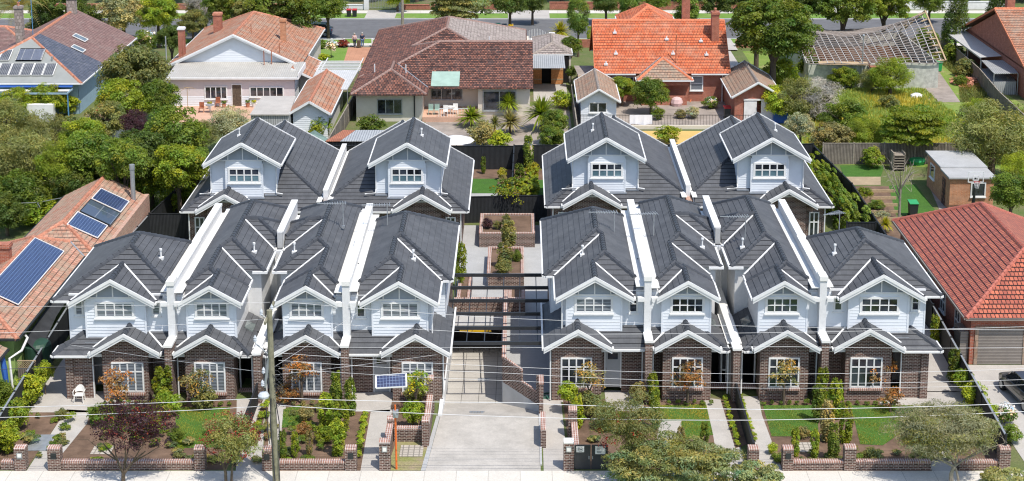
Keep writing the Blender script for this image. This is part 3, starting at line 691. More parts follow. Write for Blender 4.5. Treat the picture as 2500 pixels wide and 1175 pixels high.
# ------------------------------------------------------------------ townhouses of the rear terrace
def rear_unit(label,mx=None):
    M=(lambda x:x) if mx is None else (lambda x:2*mx-x)
    def X(a,b):
        a,b=M(a),M(b); return (a,b) if a<b else (b,a)
    ms=lambda o:o if mx is None else ''.join({'L':'R','R':'L'}.get(ch,ch) for ch in o)
    h=thing('townhouse',(M(-8.8),33.4,0),label,'townhouse','dark roofed townhouses of the rear terrace')
    q=X(-14.35,-3.59); cl=[(1,0,13.12)] if mx is None else [(-1,0,M(-13.12))]
    e=X(-8.75,-4.75); d=X(-10.45,-5.1)
    R=Roof([(q[0],q[1],33.,46.,2.75,'B'),(e[0],e[1],32.4,36,2.95,'FB')],clip=cl)
    rf=R.tiles('roof',[TZ,'tile_edge'],h); trim_roof(R,rf,vergem='white_paint')
    barge(h,e[0],e[1],32.4,2.95)
    D=Roof([(d[0],d[1],33.75,40.8,5.85,'FB')]); df=D.tiles('dormer_roof',[TZ,'tile_edge'],h); trim_roof(D,df,vergem='white_paint'); barge(h,d[0],d[1],33.75,5.85)
    ap=5.85+(d[1]-d[0])/2*.577; dm=(d[0]+d[1])/2
    b=X(-9.1,-6.57); s=X(-9.97,-5.52); fb=FY(34.2); fs=FY(34.5)
    zv=gable_front(h,34.2,d[0],d[1],5.75,base=ap-1.28,nb=3)
    wl=MB(); gable_wall(wl,fb,b[0],b[1],3.3,zv-.09,dm,ap-.08,.577)
    boards(wl,FXL(b[0]),-34.5,-34.2,3.3,5.9); boards(wl,FXR(b[1]),34.2,34.5,3.3,5.9)
    boards(wl,fs,s[0],s[1],3.4,5.95); boards(wl,FXL(s[0]),-40.5,-34.5,3.4,5.9); boards(wl,FXR(s[1]),34.5,40.5,3.4,5.9)
    for cx in b: fb.box(wl,cx-.05,cx+.05,3.4,5.85,0,.035)
    for cx in s: fs.box(wl,cx-.05,cx+.05,3.5,5.85,0,.035)
    wl.build('weatherboard_wall','weatherboard',h)
    body=MB(); body.box(s[0]+.01,s[1]-.01,34.52,40.6,3.2,5.95); body.build('rendered_wall','render_white',h)
    w=X(-8.87,-6.81); window(h,fb,w[0],w[1],4.55,5.45,4,(.52,),'pane_teal',fw=.07,arch=.1,pane2='pane_dark')
    bw=MB(); bb=X(-8.,-5.45); bw.box(bb[0],bb[1],32.9,33.3,-.1,3.15)
    lm=(e[0]+e[1])/2; la=2.95+(e[1]-e[0])/2*.577
    for i in range(8):
        u0=bb[0]+(bb[1]-bb[0])*i/8; u1=bb[0]+(bb[1]-bb[0])*(i+1)/8; bw.box(u0,u1,32.91,33.29,3.15,min(la-.5,la-.15-abs((u0+u1)/2-lm)*.577))
    f=X(-13.2,-4.05); bw.box(f[0],f[1],33.4,45.5,-.1,2.8); bw.build('brick_wall',BR,h)
    gable_front(h,32.86,e[0],e[1],2.9,base=la-.55,nb=3)
    f3=FY(33.4); w=X(-12.3,-11.5); window(h,f3,w[0],w[1],.5,2.2,2,(.6,),'pane_dark',arch=.05,fw=.07)
    w=X(-5.1,-4.5); window(h,f3,w[0],w[1],.5,2.2,2,(.6,),'pane_dark',arch=.05,fw=.07)
    for sgn,x in ((-1,s[0]-.05),(1,s[1]+.05)):
        p=MB(); p.tube([(x,34.42,5.7),(x,34.4,3.95),(x+sgn*.02,34.2,3.72),(x-.75 if sgn<0 else x+.45,34.1,3.68)],.045,6); p.build('downpipe','pvc_white',h)
    x=M(-4.1); p=MB(); p.cyl(x,33.2,0,2.7,.045,6); p.build('downpipe','pvc_white',h)
    fl=MB(); fl.box(b[0]-.12,b[1]+.12,33.95,34.19,3.36,3.42); fl.box(s[0]-.1,b[0]-.12,34.2,34.49,3.52,3.56); fl.box(b[1]+.12,s[1]+.1,34.2,34.49,3.52,3.56); fl.build('flashing','flashing',h)
    vent_pipe(h,M(-7.0),37.5,7.0,.4)
    return h
def rear_block(labels,wlab):
    rear_unit(labels[1]); rear_unit(labels[0],-13.47)
    w=thing('party_wall',(-13.47,33.,0),wlab,'party wall','white parapets of the rear terrace')
    r=MB(); r.box(-13.62,-13.32,33.9,46.1,2.6,3.95); r.build('rendered_wall','render_white',w)
    b=MB(); b.box(-13.66,-13.28,33.,33.9,-.1,3.2); b.build('brick_pier','brick_clinker',w)
    c=MB(); c.box(-13.65,-13.29,33.9,46.15,3.95,4.03); c.build('capping','capping',w)
    tray(-14.0,-13.66,33.,46,3.45,w); tray(-13.28,-12.94,33.,46,3.45,w)
# build the four blocks
front_block(['townhouse at the left end of the front row, with a white plastic chair outside',
  'front row townhouse second from the left, open doorway just left of the power pole',
  'front row townhouse third from the left, half behind the timber power pole',
  'front row townhouse beside the sunken driveway, with a closed pale grey front door'],
 ['tall white party wall beside the hipped house at the left end of the front row','tall white party wall just left of the house beside the sunken driveway','low white wall in the narrow light court behind the timber power pole'])
XF.mir=-1.25; XF.off=(0,0,.27)
front_block(['townhouse at the right end of the front row, next to the red tiled house',
  'front row townhouse second from the right, doorway at its left side',
  'front row townhouse third from the right, open doorway at its right side',
  'front row townhouse to the right of the sunken driveway, above the dark grey double gate'],
 ['tall white party wall beside the hipped house at the right end of the front row','tall white party wall just right of the house over the dark double gate','low white wall in the narrow light court of the right hand front block'])
XF.mir=None; XF.off=(0,0,0)
rear_block(['rear row townhouse at the far left, its dormer beside the tall dark trees','rear row townhouse left of the planted courtyard'],'white parapet between the two rear townhouses on the left')
XF.off=(25.1,.05,.35)
rear_block(['rear row townhouse right of the planted courtyard','rear row townhouse at the far right, beside the long green hedge'],'white parapet between the two rear townhouses on the right')
XF.off=(0,0,0)
# ------------------------------------------------------------------ ground, driveway, paths, lawns
def rz(y): return 0. if y<6.2 else (-(y-6.2)*.22 if y<9.4 else -.704-(y-9.4)*.125)
g=MB(); gm=lambda x0,x1,y0,y1:g.poly([(x0,y0,-.01),(x1,y0,-.01),(x1,y1,-.01),(x0,y1,-.01)])
gm(-500,500,-70,6.2); gm(-500,-4.2,6.2,21); gm(1.05,500,6.2,21); gm(-.93,1.05,9.4,21); gm(-500,500,21,900)
g.poly([(1.05,7.3,-.01),(1.05,9.4,-.01),(-.93,9.4,-.01)])
struct(g,'ground','ground_mix')
def sheet(name,mat,polys,z=.004,ps=None):
    m=MB()
    for p in polys:
        if area(p)<0: p=p[::-1]
        m.poly([(x,y,z) for x,y in p])
    return struct(m,name,mat)
def rc(x0,x1,y0,y1): return [(x0,y0),(x1,y0),(x1,y1),(x0,y1)]
def slab(name,mat,poly,z0,z1):
    m=MB(); m.prism(poly,z0,z1); return struct(m,name,mat)
slab('footpath','conc_foot',rc(-60,60,-2.1,-.02),-.05,.02)
sheet('nature_strip','verge',[rc(-60,60,-5.2,-2.1)],.0); slab('street_kerb','conc_grey',rc(-60,60,-5.5,-5.2),-.2,.02); sheet('street','asphalt',[rc(-60,60,-16,-5.5)],-.0)
m=MB(); m.poly([(-4.62,-.02,.012),(1.0,-.02,.012),(1.05,6.2,.012),(-4.2,6.2,.012)])
m.poly([(-4.2,6.2,.012),(1.05,6.2,.012),(1.05,7.3,rz(7.3)),(-4.2,7.3,rz(7.3))]); m.poly([(-4.2,7.3,rz(7.3)),(1.05,7.3,rz(7.3)),(-.93,9.4,rz(9.4)),(-4.2,9.4,rz(9.4))])
struct(m,'driveway','conc_drive')
m=MB(); m.poly([(-4.2,9.4,rz(9.4)),(-.93,9.4,rz(9.4)),(-.93,27,rz(19.6)-.0),(-4.2,27,rz(19.6))] if 0 else [(-4.2,9.4,rz(9.4)),(-.93,9.4,rz(9.4)),(-.93,19.6,rz(19.6)),(-4.2,19.6,rz(19.6))],[(0,9.4),(3.27,9.4),(3.27,19.6),(0,19.6)]); m.poly([(-4.2,19.6,rz(19.6)),(-.93,19.6,rz(19.6)),(-.93,30,rz(19.6)),(-4.2,30,rz(19.6))]); struct(m,'ramp','conc_grid')
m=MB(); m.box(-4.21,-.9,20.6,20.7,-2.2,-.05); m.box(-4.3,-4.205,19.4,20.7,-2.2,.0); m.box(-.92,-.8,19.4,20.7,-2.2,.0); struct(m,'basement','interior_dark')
for x,y,w in ((-2.1,13.8,.62),(-2.3,7.0,.75)):
    m=MB(); z=rz(y)+.015
    for i in range(9): m.box(x-w/2+i*w/9,x-w/2+i*w/9+w/18,y-.14,y+.14,z-.02+(0 if y<9 else 0),z+.012)
    m.box(x-w/2-.03,x+w/2+.03,y-.2,y-.14,z-.02,z+.01); m.box(x-w/2-.03,x+w/2+.03,y+.14,y+.2,z-.02,z+.01)
    solo(m,'drain_grate','metal_galv','slotted steel drain grate '+('in the sunlit ramp' if y>9 else 'across the driveway at the top of the ramp'),'drain grate','driveway drain grates')
# paths (front)
P1=[G(65,1150),G(116,1150),G(170,1010),G(230,1000),G(245,968)]
sheet('garden_path','conc_path',[[G(65,1150),G(118,1150),G(212,1035),G(222,1003),G(163,1000)],rc(-26.0,-20.3,6.7,9.4),rc(-26.2,-24.4,9.4,18)])
sheet('garden_path','conc_path',[[G(576,1150),G(640,1150),G(648,975),G(578,975)],[G(655,1150),G(668,1150),G(700,985),G(655,985)]])
sheet('garden_path','conc_path',[[G(870,1150),G(926,1150),G(958,1000),G(906,1003)],rc(-9.1,-6.9,6.8,9.4)])
sheet('garden_path','conc_path',[[(1.15,0),(2.35,0),(2.2,8.2),(1.15,8.2)],rc(1.0,1.9,8.2,33),rc(2.2,2.3,8,8.2)])
sheet('garden_path','conc_path',[[G(1742,1068),G(1800,1068),G(1759,976),G(1718,971)],[G(1742,1068),G(1755,1150),G(1826,1150),G(1800,1068)]])
sheet('garden_path','conc_path',[[G(1853,1150),G(1911,1150),G(1860,1013),G(1852,968),G(1808,968)],rc(4.6,6.6,6.9,9.5)])
sheet('garden_path','conc_path',[[G(2275,1150),G(2330,1150),G(2290,1010),G(2225,1010)],rc(19.3,24.0,6.9,9.4),rc(21.9,24.6,9.3,20)])
# mulch beds over the front gardens (6 mm below the lawns)
sheet('garden_bed','mulch',[[( -26.0,0.2),G(62,1150),G(163,1000),(-26.0,6.6)],[G(118,1150),(-14.4,.15),(-14.4,8.2),(-20.0,8.2),(-20.3,6.7),G(222,1003),G(212,1035)],[G(640,1150) ,G(870,1150),G(906,1003),(-9.1,8.2),(-13.6,8.2)],[(-7,.9),(-4.9,.9),(-4.7,8.2),(-6.9,8.2)],[(2.5,.2),(10.2,.2),(10.2,8.4),(2.3,8.4)],[G(1911,1150),G(2275,1150),G(2225,1010),(19.2,8.3),(13.,8.3),G(1860,1013)],[G(2330,1150),(23.9,.15),(24.2,8.8),G(2290,1010)]],.0)
sheet('planting_strip','mulch',[[G(1759,976),G(1812,972),G(1845,1078),G(1795,1095)]],.008); sheet('planting_strip','mulch',[[G(880,1150),G(845,1150),G(860,1010),G(904,1012)],[G(655,985),G(640,985),G(605,1090),G(628,1090)]],.008)
sheet('lawn','grass_lawn',[[G(213,995),G(330,990),G(330,1060),G(222,1040)],[G(428,995),G(562,995),G(550,1092),G(430,1095)]],.012)
sheet('lawn','grass_lawn',[[G(692,1000),G(745,985),G(740,1040),G(688,1045)]],.012)
sheet('lawn','grass_lawn',[[G(1609,990),G(1724,988),G(1741,1062),G(1640,1080),G(1609,1028)]],.012)
sheet('lawn','grass_lawn',[[G(1862,990),G(1985,990),G(1996,1025),G(1999,1066),G(1884,1066)],[G(2077,990),G(2230,990),G(2240,1030),G(2155,1088),G(2100,1085)]],.012)
sheet('paving','conc_path',[[G(1609,1028),G(1664,1028),G(1661,1110),G(1600,1110)]],.014)
for px,py,w,d,l in ((1005,1102,1.15,1.25,'beside the orange post'),(1966,1093,.75,1.1,'between two slim shrubs in the right hand garden'),(250,1100,1.,.9,'under the purple leaved tree')):
    x,y=G(px,py); slab_=MB(); slab_.box(x-w/2,x+w/2,y-d/2,y+d/2,0,.035); solo(slab_,'pit_lid','paver','square paved pit lid '+l,'pit lid','paved pit lids')
x,y=G(100,1107-25); m=MB(); m.box(x-.55,x+.5,y-.9,y+.9,0,.04); solo(m,'pit_lid','metal_galv','pale steel pit lid behind the pier at the left edge','pit lid')
slab('curb_strip','conc_grey',[(-4.85,.0),(-4.62,.0),(-4.22,6.2),(-4.4,6.2)],-.1,.05)
sheet('dry_verge','grass_dry',[[(-6.55,.05),(-4.87,.05),(-4.6,3.2),(-6.3,3.2)]],.004)
# ------------------------------------------------------------------ front brick fence
def pier(x0,x1,y0,y1,z,label,box=None,wh=False):
    t=thing('brick_pier',((x0+x1)/2,(y0+y1)/2,0),label,'brick pier','brick piers along the front fence')
    m=MB(); m.box(x0,x1,y0,y1,-.1,z-.12); m.build('pier_shaft','brick_dark',t)
    c=MB(); 
    pr=[(0,0),(.0,.06),(.05,.1),(.12,.12)]
    for i in range(3):
        a=pr[i]; b=pr[i+1]; c.poly([(x0,y0+a[0],z-.12+a[1]),(x1,y0+a[0],z-.12+a[1]),(x1,y0+b[0],z-.12+b[1]),(x0,y0+b[0],z-.12+b[1])]); c.poly([(x1,y1-a[0],z-.12+a[1]),(x0,y1-a[0],z-.12+a[1]),(x0,y1-b[0],z-.12+b[1]),(x1,y1-b[0],z-.12+b[1])])
    c.poly([(x0,y0+.12,z),(x1,y0+.12,z),(x1,y1-.12,z),(x0,y1-.12,z)])
    for x in (x0,x1): q=[(x,y0,z-.12),(x,y1,z-.12),(x,y1,z-.06),(x,y1-.05,z-.02),(x,y1-.12,z),(x,y0+.12,z),(x,y0+.05,z-.02),(x,y0,z-.06)]; c.poly(q if x==x1 else q[::-1])
    c.build('pier_cap','capping' if wh else 'brick_cap',t)
    if box:
        f=FY(y0); lb=MB(); xm=(x0+x1)/2; f.box(lb,xm-.13,xm+.13,z-.55,z-.27,0,.04)
        o=lb.build('letterbox','metal_galv' if box=='n' else 'dark_plastic',t)
        if box=='n':
            lb=MB(); f.box(lb,xm-.09,xm+.09,z-.51,z-.31,.04,.045); o2=lb.build('number_plate','plastic_white',o)
            lb=MB(); f.box(lb,xm-.03,xm+.03,z-.45,z-.37,.045,.048); 
    return t
def lowwall(x0,x1,y,z,label,y2=None,w=.3):
    t=thing('garden_wall',((x0+x1)/2,y,0),label,'brick wall','low brick walls of the front gardens')
    m=MB(); c=MB()
    if y2 is None: m.box(x0,x1,y,y+w,-.1,z-.1); c.box(x0,x1,y-.01,y+w+.01,z-.1,z)
    else: m.box(x0,x0+w,y,y2,-.1,z-.1); c.box(x0-.01,x0+w+.01,y,y2,z-.1,z)
    m.build('wall_body','brick_dark',t); c.build('wall_coping','brick_cap',t); return t
XA=lambda px:VY(px,1130,0.)[0]
for a,b,z,l,bx,wh in ((35,62,1.22,'brick pier at the far left end of the front fence','n',0),(116,147,1.2,'brick pier at the right of the left path, beside the purple tree','d',0),
   (474,500,1.2,'brick pier behind the red flowering bottlebrush','',0),(640,664,1.15,'brick pier half hidden behind the timber power pole','d',0),(843,870,1.2,'brick pier between the shrubs and the path near the solar post','d',0),
   (926,953,1.55,'tall brick pier with a pale letterbox beside the solar post','n',0),(1376,1401,1.55,'tall brick pier with letterbox at the left of the dark double gate','n',1),
   (1827,1853,1.2,'brick pier ending the dark fence between the two right hand paths','',0),(1911,1937,1.2,'brick pier with a small dark letterbox right of the path','d',0),
   (2062,2090,1.25,'brick pier between two lawns of the right hand gardens','',0),(2440,2467,1.2,'brick pier at the far right end of the front fence','',0)):
    pier(XA(a),XA(b),0,.5,z,l,bx,wh)
for a,b,l in ((0,35,'low brick wall left of the leftmost pier'),(147,474,'long low brick wall in front of the purple leaved tree'),(664,843,'low brick wall in front of the slim green shrubs'),(1937,2062,'low brick wall in front of the paved pit lid and shrubs'),(2090,2275,'low brick wall in front of the rightmost lawn'),(2345,2440,'short low brick wall behind the grey green olive tree')):
    lowwall(XA(a),XA(b),.1,.45,l)
lowwall(-6.4,-4.95,3.2,.75,'low brick wall crossing behind the dry grass patch')
lowwall(-6.75,0,.5,.95,'low brick wall running back from the tall letterbox pier',y2=3.6)
pier(-6.75,-6.3,3.3,3.75,1.25,'brick pier behind the tall letterbox pier near the solar post')
pier(-4.95,-4.6,2.6,3.2,1.45,'brick pier at the garden edge of the driveway'); lowwall(-4.9,0,3.2,1.05,'brick wall with sloping top beside the driveway',y2=6.9); pier(-4.9,-4.55,6.6,7.1,2.,'tallest brick pier beside the driveway at the house corner')
pier(1.03,1.3,2.5,4.6,1.05,'slim brick pier between the driveway and the narrow path')
pier(2.45,2.9,3.6,4.1,1.6,'brick pier behind the dark gate beside the yellow green shrub')
lowwall(2.6,0,.5,.9,'low brick wall behind the letterbox pier left of the dark gates',y2=3.6)
# retaining walls of the ramp
t=thing('retaining_wall',(0,8,0),'brick and grey render retaining wall stepping down beside the sunken driveway','retaining wall')
m=MB(); d=[(1.05,7.25),(-.95,9.35),(-.83,9.5),(1.17,7.4)]
def lz(p): return (p[0]+.95)/2.
def onseg(f0,f1,z0f,z1f,mb):
    a=(1.05-2*f0,7.25+2.1*f0); b=(1.05-2*f1,7.25+2.1*f1); n=(.1,.105)
    q=[a,b,(b[0]+n[0],b[1]+n[1]),(a[0]+n[0],a[1]+n[1])]; mb.prism(q,lambda x,y:z0f((1.05-x)/2.),lambda x,y:z1f((1.05-x)/2.))
gr=MB(); onseg(0,1,lambda f:-1.3,lambda f:.1+.46*f,gr); gr.box(-1.0,-.8,9.45,19.6,-2.2,.56); gr.box(.98,1.08,.6,7.3,-.3,.06); gr.build('rendered_wall','render_grey',t)
br=MB(); onseg(.0,.1,lambda f:.1+.46*f,lambda f:1.75,br); onseg(.1,.5,lambda f:.1+.46*f,lambda f:.75+.5*f,br); onseg(.5,1,lambda f:.1+.46*f,lambda f:1.35+.6*f,br); br.box(-.98,-.8,9.45,20.4,.56,1.9); br.box(1.0,1.22,6.4,7.4,0,1.72); br.build('brick_wall','brick_dark',t)
cp=MB(); onseg(.5,1,lambda f:1.35+.6*f,lambda f:1.45+.6*f,cp); onseg(.1,.5,lambda f:.75+.5*f,lambda f:.83+.5*f,cp); cp.box(-1.0,-.76,9.4,20.4,1.9,2.0); cp.box(.98,1.24,6.35,7.42,1.72,1.82); cp.build('wall_coping','brick_cap',t)
t=thing('retaining_wall',(-4.3,8,0),'pale rendered retaining wall along the left side of the ramp below the house','retaining wall')
m=MB(); m.box(-4.32,-4.12,6.2,20,-2.3,.1); m.build('rendered_wall','render_white',t)
# basement canopy and clearance bar
t=thing('garage_canopy',(-2.5,19.6,-.3),'pale grey concrete canopy over the basement garage entrance','garage canopy')
m=MB(); m.box(-4.12,-1.,18.95,20.6,-.1,.05); m.build('canopy_slab','render_grey',t)
m=MB(); m.box(-4.12,-1.,18.9,19.0,-.22,-.1); m.build('lintel','steel_black',t)
t=thing('clearance_bar',(-2.5,18.8,-.2),'yellow and black striped clearance bar hanging above the basement entrance','clearance bar')
m=MB(); m.box(-3.65,-1.75,18.78,18.84,-.32,-.16); m.build('bar','yellow_paint',t)
m=MB()
for i in range(6):
    for s0 in (-3.6,-2.1): x=s0+i*.06; m.poly([(x,18.775,-.32),(x+.025,18.775,-.32),(x+.055,18.775,-.16),(x+.03,18.775,-.16)])
m.build('stripe','steel_black',t)
# pergola
t=thing('pergola',(-1.2,15,2.7),'black steel pergola frame spanning the sunken driveway between the houses','pergola')
for i,y in enumerate((9.6,11.8,13.95,16.05,18.2,20.4)):
    m=MB(); m.beam((-4.15,y,2.7),(1.75,y,2.7),.09,.2); m.build('beam','steel_black',t)
for i in range(6):
    x=-3.9+i*.97; m=MB(); m.beam((x,9.6,2.63),(x,20.4,2.63),.05,.05); m.build('rail','steel_black',t)
# courtyard: podium, planters
sheet('courtyard_paving','conc_grey',[rc(-4.1,1.9,20.7,38.4),rc(-4.0,-.8,43.8,46.3),rc(-.8,1.9,9.4,20.7)],.01)
sheet('lawn','grass_lawn',[rc(-4.2,-1.8,46.3,50.3),rc(.9,2.2,43,50)],.012); sheet('garden_bed','mulch',[rc(-4.2,-.5,39.5,53),rc(-.5,2.2,39.6,53)],.0)
def planter(x0,x1,y0,y1,z,label,w=.22):
    t=thing('brick_planter',((x0+x1)/2,y0,0),label,'planter','brick planters in the courtyard')
    m=MB(); m.box(x0,x1,y0,y0+w,0,z-.08); m.box(x0,x1,y1-w,y1,0,z-.08); m.box(x0,x0+w,y0+w,y1-w,0,z-.08); m.box(x1-w,x1,y0+w,y1-w,0,z-.08); m.build('planter_wall','brick_dark',t)
    m=MB(); m.box(x0-.01,x1+.01,y0-.01,y0+w,z-.08,z); m.box(x0-.01,x1+.01,y1-w,y1+.01,z-.08,z); m.box(x0-.01,x0+w,y0+w,y1-w,z-.08,z); m.box(x1-w,x1+.01,y0+w,y1-w,z-.08,z); m.build('planter_coping','brick_cap',t)
    m=MB(); m.box(x0+w,x1-w,y0+w,y1-w,.0,z-.14); m.build('soil','mulch',t); return t
planter(-2.85,1.02,33.5,38.0,1.05,'large square brick planter nearest the black mid fence')
planter(-2.15,.25,25.7,31.2,.85,'long brick planter with leafy shrubs in the courtyard centre')
planter(-3.95,-3.1,20.95,26.5,.6,'narrow brick planter with a tall slim hedge beside the left house')
planter(-.75,.3,21.2,23.4,.9,'small brick planter beside the pergola end')
t=thing('garden_wall',(-2.5,20.8,0),'brick parapet with header coping just behind the garage canopy','brick wall','low brick walls of the front gardens')
m=MB(); m.box(-4.1,-.98,20.62,20.85,-.1,1.0); m.build('wall_body','brick_dark',t); m=MB(); m.box(-4.1,-.98,20.6,20.87,1.0,1.1); m.build('wall_coping','brick_cap',t)
# bikes/hoses against the ramp wall
x,y=G(1334,968); m=MB()
for k in range(4):
    r=.42-.05*k; m.tube([(x+r*math.cos(a*.42)+.03*k,y+r*.8*math.sin(a*.42),.03+.03*k) for a in range(16)],.018,5,cap=False)
solo(m,'garden_hose','rubber_hose','coiled green garden hose on the narrow path by the ramp wall','garden hose')
# ------------------------------------------------------------------ fences
def fence(p,q,z,label,mat='paling_black',step=2.4,rail=True,z0=0.,group='dark boundary fences',post='fence_black',cat='fence',capw=.1):
    t=thing('paling_fence',(p[0],p[1],z0),label,cat,group); m=MB(); P=Vector((*p,0)); Q=Vector((*q,0)); d=(Q-P); L=d.length; d/=L; n=Vector((-d.y,d.x,0))*.02
    a,b,c,e=P-n,Q-n,Q+n,P+n
    m.poly([(a.x,a.y,z0-.1),(b.x,b.y,z0-.1),(b.x,b.y,z),(a.x,a.y,z)],[(0,0),(L,0),(L,z),(0,z)]); m.poly([(c.x,c.y,z0-.1),(e.x,e.y,z0-.1),(e.x,e.y,z),(c.x,c.y,z)],[(L,0),(0,0),(0,z),(L,z)])
    m.poly([(a.x,a.y,z),(b.x,b.y,z),(c.x,c.y,z),(e.x,e.y,z)]); m.build('palings',mat,t)
    if rail: m=MB(); m.beam(P+Vector((0,0,z+.02)),Q+Vector((0,0,z+.02)),capw,.04); m.build('capping_rail',post if post!='fence_black' else 'metal_galv' if rail==2 else post,t)
    k=max(1,int(L/step))
    for i in range(k+1):
        c=P+d*(L*i/k); m=MB(); m.box(c.x-.05,c.x+.05,c.y-.05,c.y+.05,z0-.1,z+.1); m.build('post',post,t)
    return t
fence((-26.02,.6),(-26.9,17.5),1.7,'dark paling fence along the left boundary beside the lime green house',rail=2)
fence((-26.9,17.5),(-26.1,34.9),1.8,'dark paling fence beside the black shade cloth',rail=2)
fence((-26.0,35.0),(-23.0,35.0),1.95,'black fence facing the street between brick house and left rear townhouse')
fence((-26.0,35.1),(-24.2,53.4),1.9,'black fence along the left side of the rear townhouses')
fence((-24.2,53.),(-.5,53.),1.95,'long black rear fence behind the left rear townhouses')
fence((-.5,53.2),(23.9,53.7),1.95,'long black rear fence behind the right rear townhouses')
fence((-.5,53.2),(-.62,40.4),1.95,'black dividing fence between the two small rear gardens')
fence((-4.1,39.),(1.9,39.4),1.95,'black fence behind the large courtyard planter')
fence((23.7,.3),(24.6,17.8),1.7,'dark paling fence along the right boundary beside the driveway',rail=2)
fence((24.6,17.8),(24.9,43.),1.75,'dark fence beside the long brick wall of the red tiled house')
fence((24.9,43.),(24.0,53.7),1.75,'dark fence beside the vegetable garden')
fence((22.6,33.5),(24.6,33.5),1.8,'short black fence right of the rear brick house corner')
fence((22.3,20.4),(24.6,20.4),1.9,'black side gate right of the end townhouse',cat='gate',group=None)
x=G(1800,1095)[0]
fence((11.45,.5),(11.55,8.2),1.15,'low dark fence between the two right hand front paths',step=9)
fence((-14.0,.5),(-14.05,7.9),1.15,'low dark fence between paths behind the power pole',step=9)
# gates at the fence line
t=thing('double_gate',(4,0.1,0),'dark grey double gate carrying two white notices','gate')
xa,xb=XA(1402),XA(1484); xm=(xa+xb)/2; f=FY(.12)
for a,b in ((xa,xm-.02),(xm+.02,xb)):
    m=MB(); f.box(m,a,b,.06,1.28,0,.04); f.box(m,a,b,1.28,1.32,-.02,.06); o=m.build('gate_leaf','steel_black',t)
    m=MB(); s=a+(b-a)*.5; f.box(m,(b-.1) if a==xa else a+.04,(b-.06) if a==xa else a+.08,.6,.75,.04,.08); m.build('handle','metal_galv',o)
m=MB(); f.box(m,xa+.1,xa+.48,.95,1.26,.045,.055); s1=m.build('notice','plastic_white',t); s1['label']='white notice with a ringed EH mark'
m=MB(); cx,cz,r=xa+.29,1.105,.125
for k in range(20):
    a0,a1=2*math.pi*k/20,2*math.pi*(k+1)/20; m.poly([f(cx+r*math.cos(a0),cz+r*math.sin(a0),.058),f(cx+r*math.cos(a1),cz+r*math.sin(a1),.058),f(cx+(r-.012)*math.cos(a1),cz+(r-.012)*math.sin(a1),.058),f(cx+(r-.012)*math.cos(a0),cz+(r-.012)*math.sin(a0),.058)])
def strokes(m,fr,x,z,h,txt,w=None,th=.012,wd=.0575):
    w=w or h*.6; SEG={'E':[(0,0,0,1),(0,1,1,1),(0,.5,.8,.5),(0,0,1,0)],'H':[(0,0,0,1),(1,0,1,1),(0,.5,1,.5)],'I':[(.5,0,.5,1)],'O':[(0,0,1,0),(1,0,1,1),(1,1,0,1),(0,1,0,0)],'N':[(0,0,0,1),(0,1,1,0),(1,0,1,1)],'A':[(0,0,.5,1),(.5,1,1,0),(.2,.4,.8,.4)],'T':[(.5,0,.5,1),(0,1,1,1)],'R':[(0,0,0,1),(0,1,1,1),(1,1,1,.5),(1,.5,0,.5),(.4,.5,1,0)],'F':[(0,0,0,1),(0,1,1,1),(0,.5,.8,.5)],'L':[(0,1,0,0),(0,0,1,0)],'S':[(1,1,0,1),(0,1,0,.5),(0,.5,1,.5),(1,.5,1,0),(1,0,0,0)]}
    for ch in txt:
        for a,b,c,d in SEG.get(ch,[]):
            p=(x+a*w,z+b*h); q=(x+c*w,z+d*h); L=math.hypot(q[0]-p[0],q[1]-p[1]); nx,nz=-(q[1]-p[1])/L*th/2,(q[0]-p[0])/L*th/2
            m.poly([fr(p[0]-nx,p[1]-nz,wd),fr(q[0]-nx,q[1]-nz,wd),fr(q[0]+nx,q[1]+nz,wd),fr(p[0]+nx,p[1]+nz,wd)])
        x+=w*1.35
strokes(m,f,cx-.075,1.065,.08,'EH',w=.06,th=.022,wd=.058); m.build('lettering','steel_black',s1)
m=MB(); f.box(m,xb-.62,xb-.12,.85,1.27,.045,.055); s2=m.build('notice','plastic_white',t); s2['label']='white notice with two blocks of small print'
m=MB()
for i in range(3): f.box(m,xb-.54,xb-.3-.04*i,1.17-i*.04,1.185-i*.04,.055,.058)
for i in range(3): f.box(m,xb-.54,xb-.28-.03*i,1.0-i*.04,1.015-i*.04,.055,.058)
m.build('lettering','steel_black',s2)
# plastic chair
cx,cy=G(203,968); cy=8.05
t=thing('plastic_chair',(cx,cy,0),'white moulded plastic armchair on the porch of the leftmost house','chair')
m=MB(); m.box(cx-.23,cx+.23,cy-.22,cy+.2,.4,.44); m.build('seat','plastic_white',t)
m=MB(); n=10
for i in range(n):
    a0=math.pi*(.12+.76*i/n); a1=math.pi*(.12+.76*(i+1)/n); 
    pts=[(cx+.27*math.cos(a),cy+.05+.2*math.sin(a)) for a in (a0,a1)]; top=lambda a:.62+.24*math.sin(a)**1.5
    m.poly([(pts[0][0],pts[0][1],.5),(pts[1][0],pts[1][1],.5),(pts[1][0],pts[1][1]+.05,top(a1)),(pts[0][0],pts[0][1]+.05,top(a0))])
    m.poly([(pts[0][0],pts[0][1]+.02,.5),(pts[0][0],pts[0][1]+.07,top(a0)),(pts[1][0],pts[1][1]+.07,top(a1)),(pts[1][0],pts[1][1]+.02,.5)])
m.build('backrest','plastic_white',t)
for s_ in (-1,1):
    m=MB(); m.tube([(cx+s_*.27,cy-.2,.42),(cx+s_*.29,cy-.18,.62),(cx+s_*.29,cy+.15,.66)],.025,6); m.build('armrest','plastic_white',t)
    for yy in (-.2,.18): m=MB(); m.tube([(cx+s_*.22,cy+yy*.9,.42),(cx+s_*.25,cy+yy*1.15,0)],[.035,.022],6); m.build('leg','plastic_white',t)
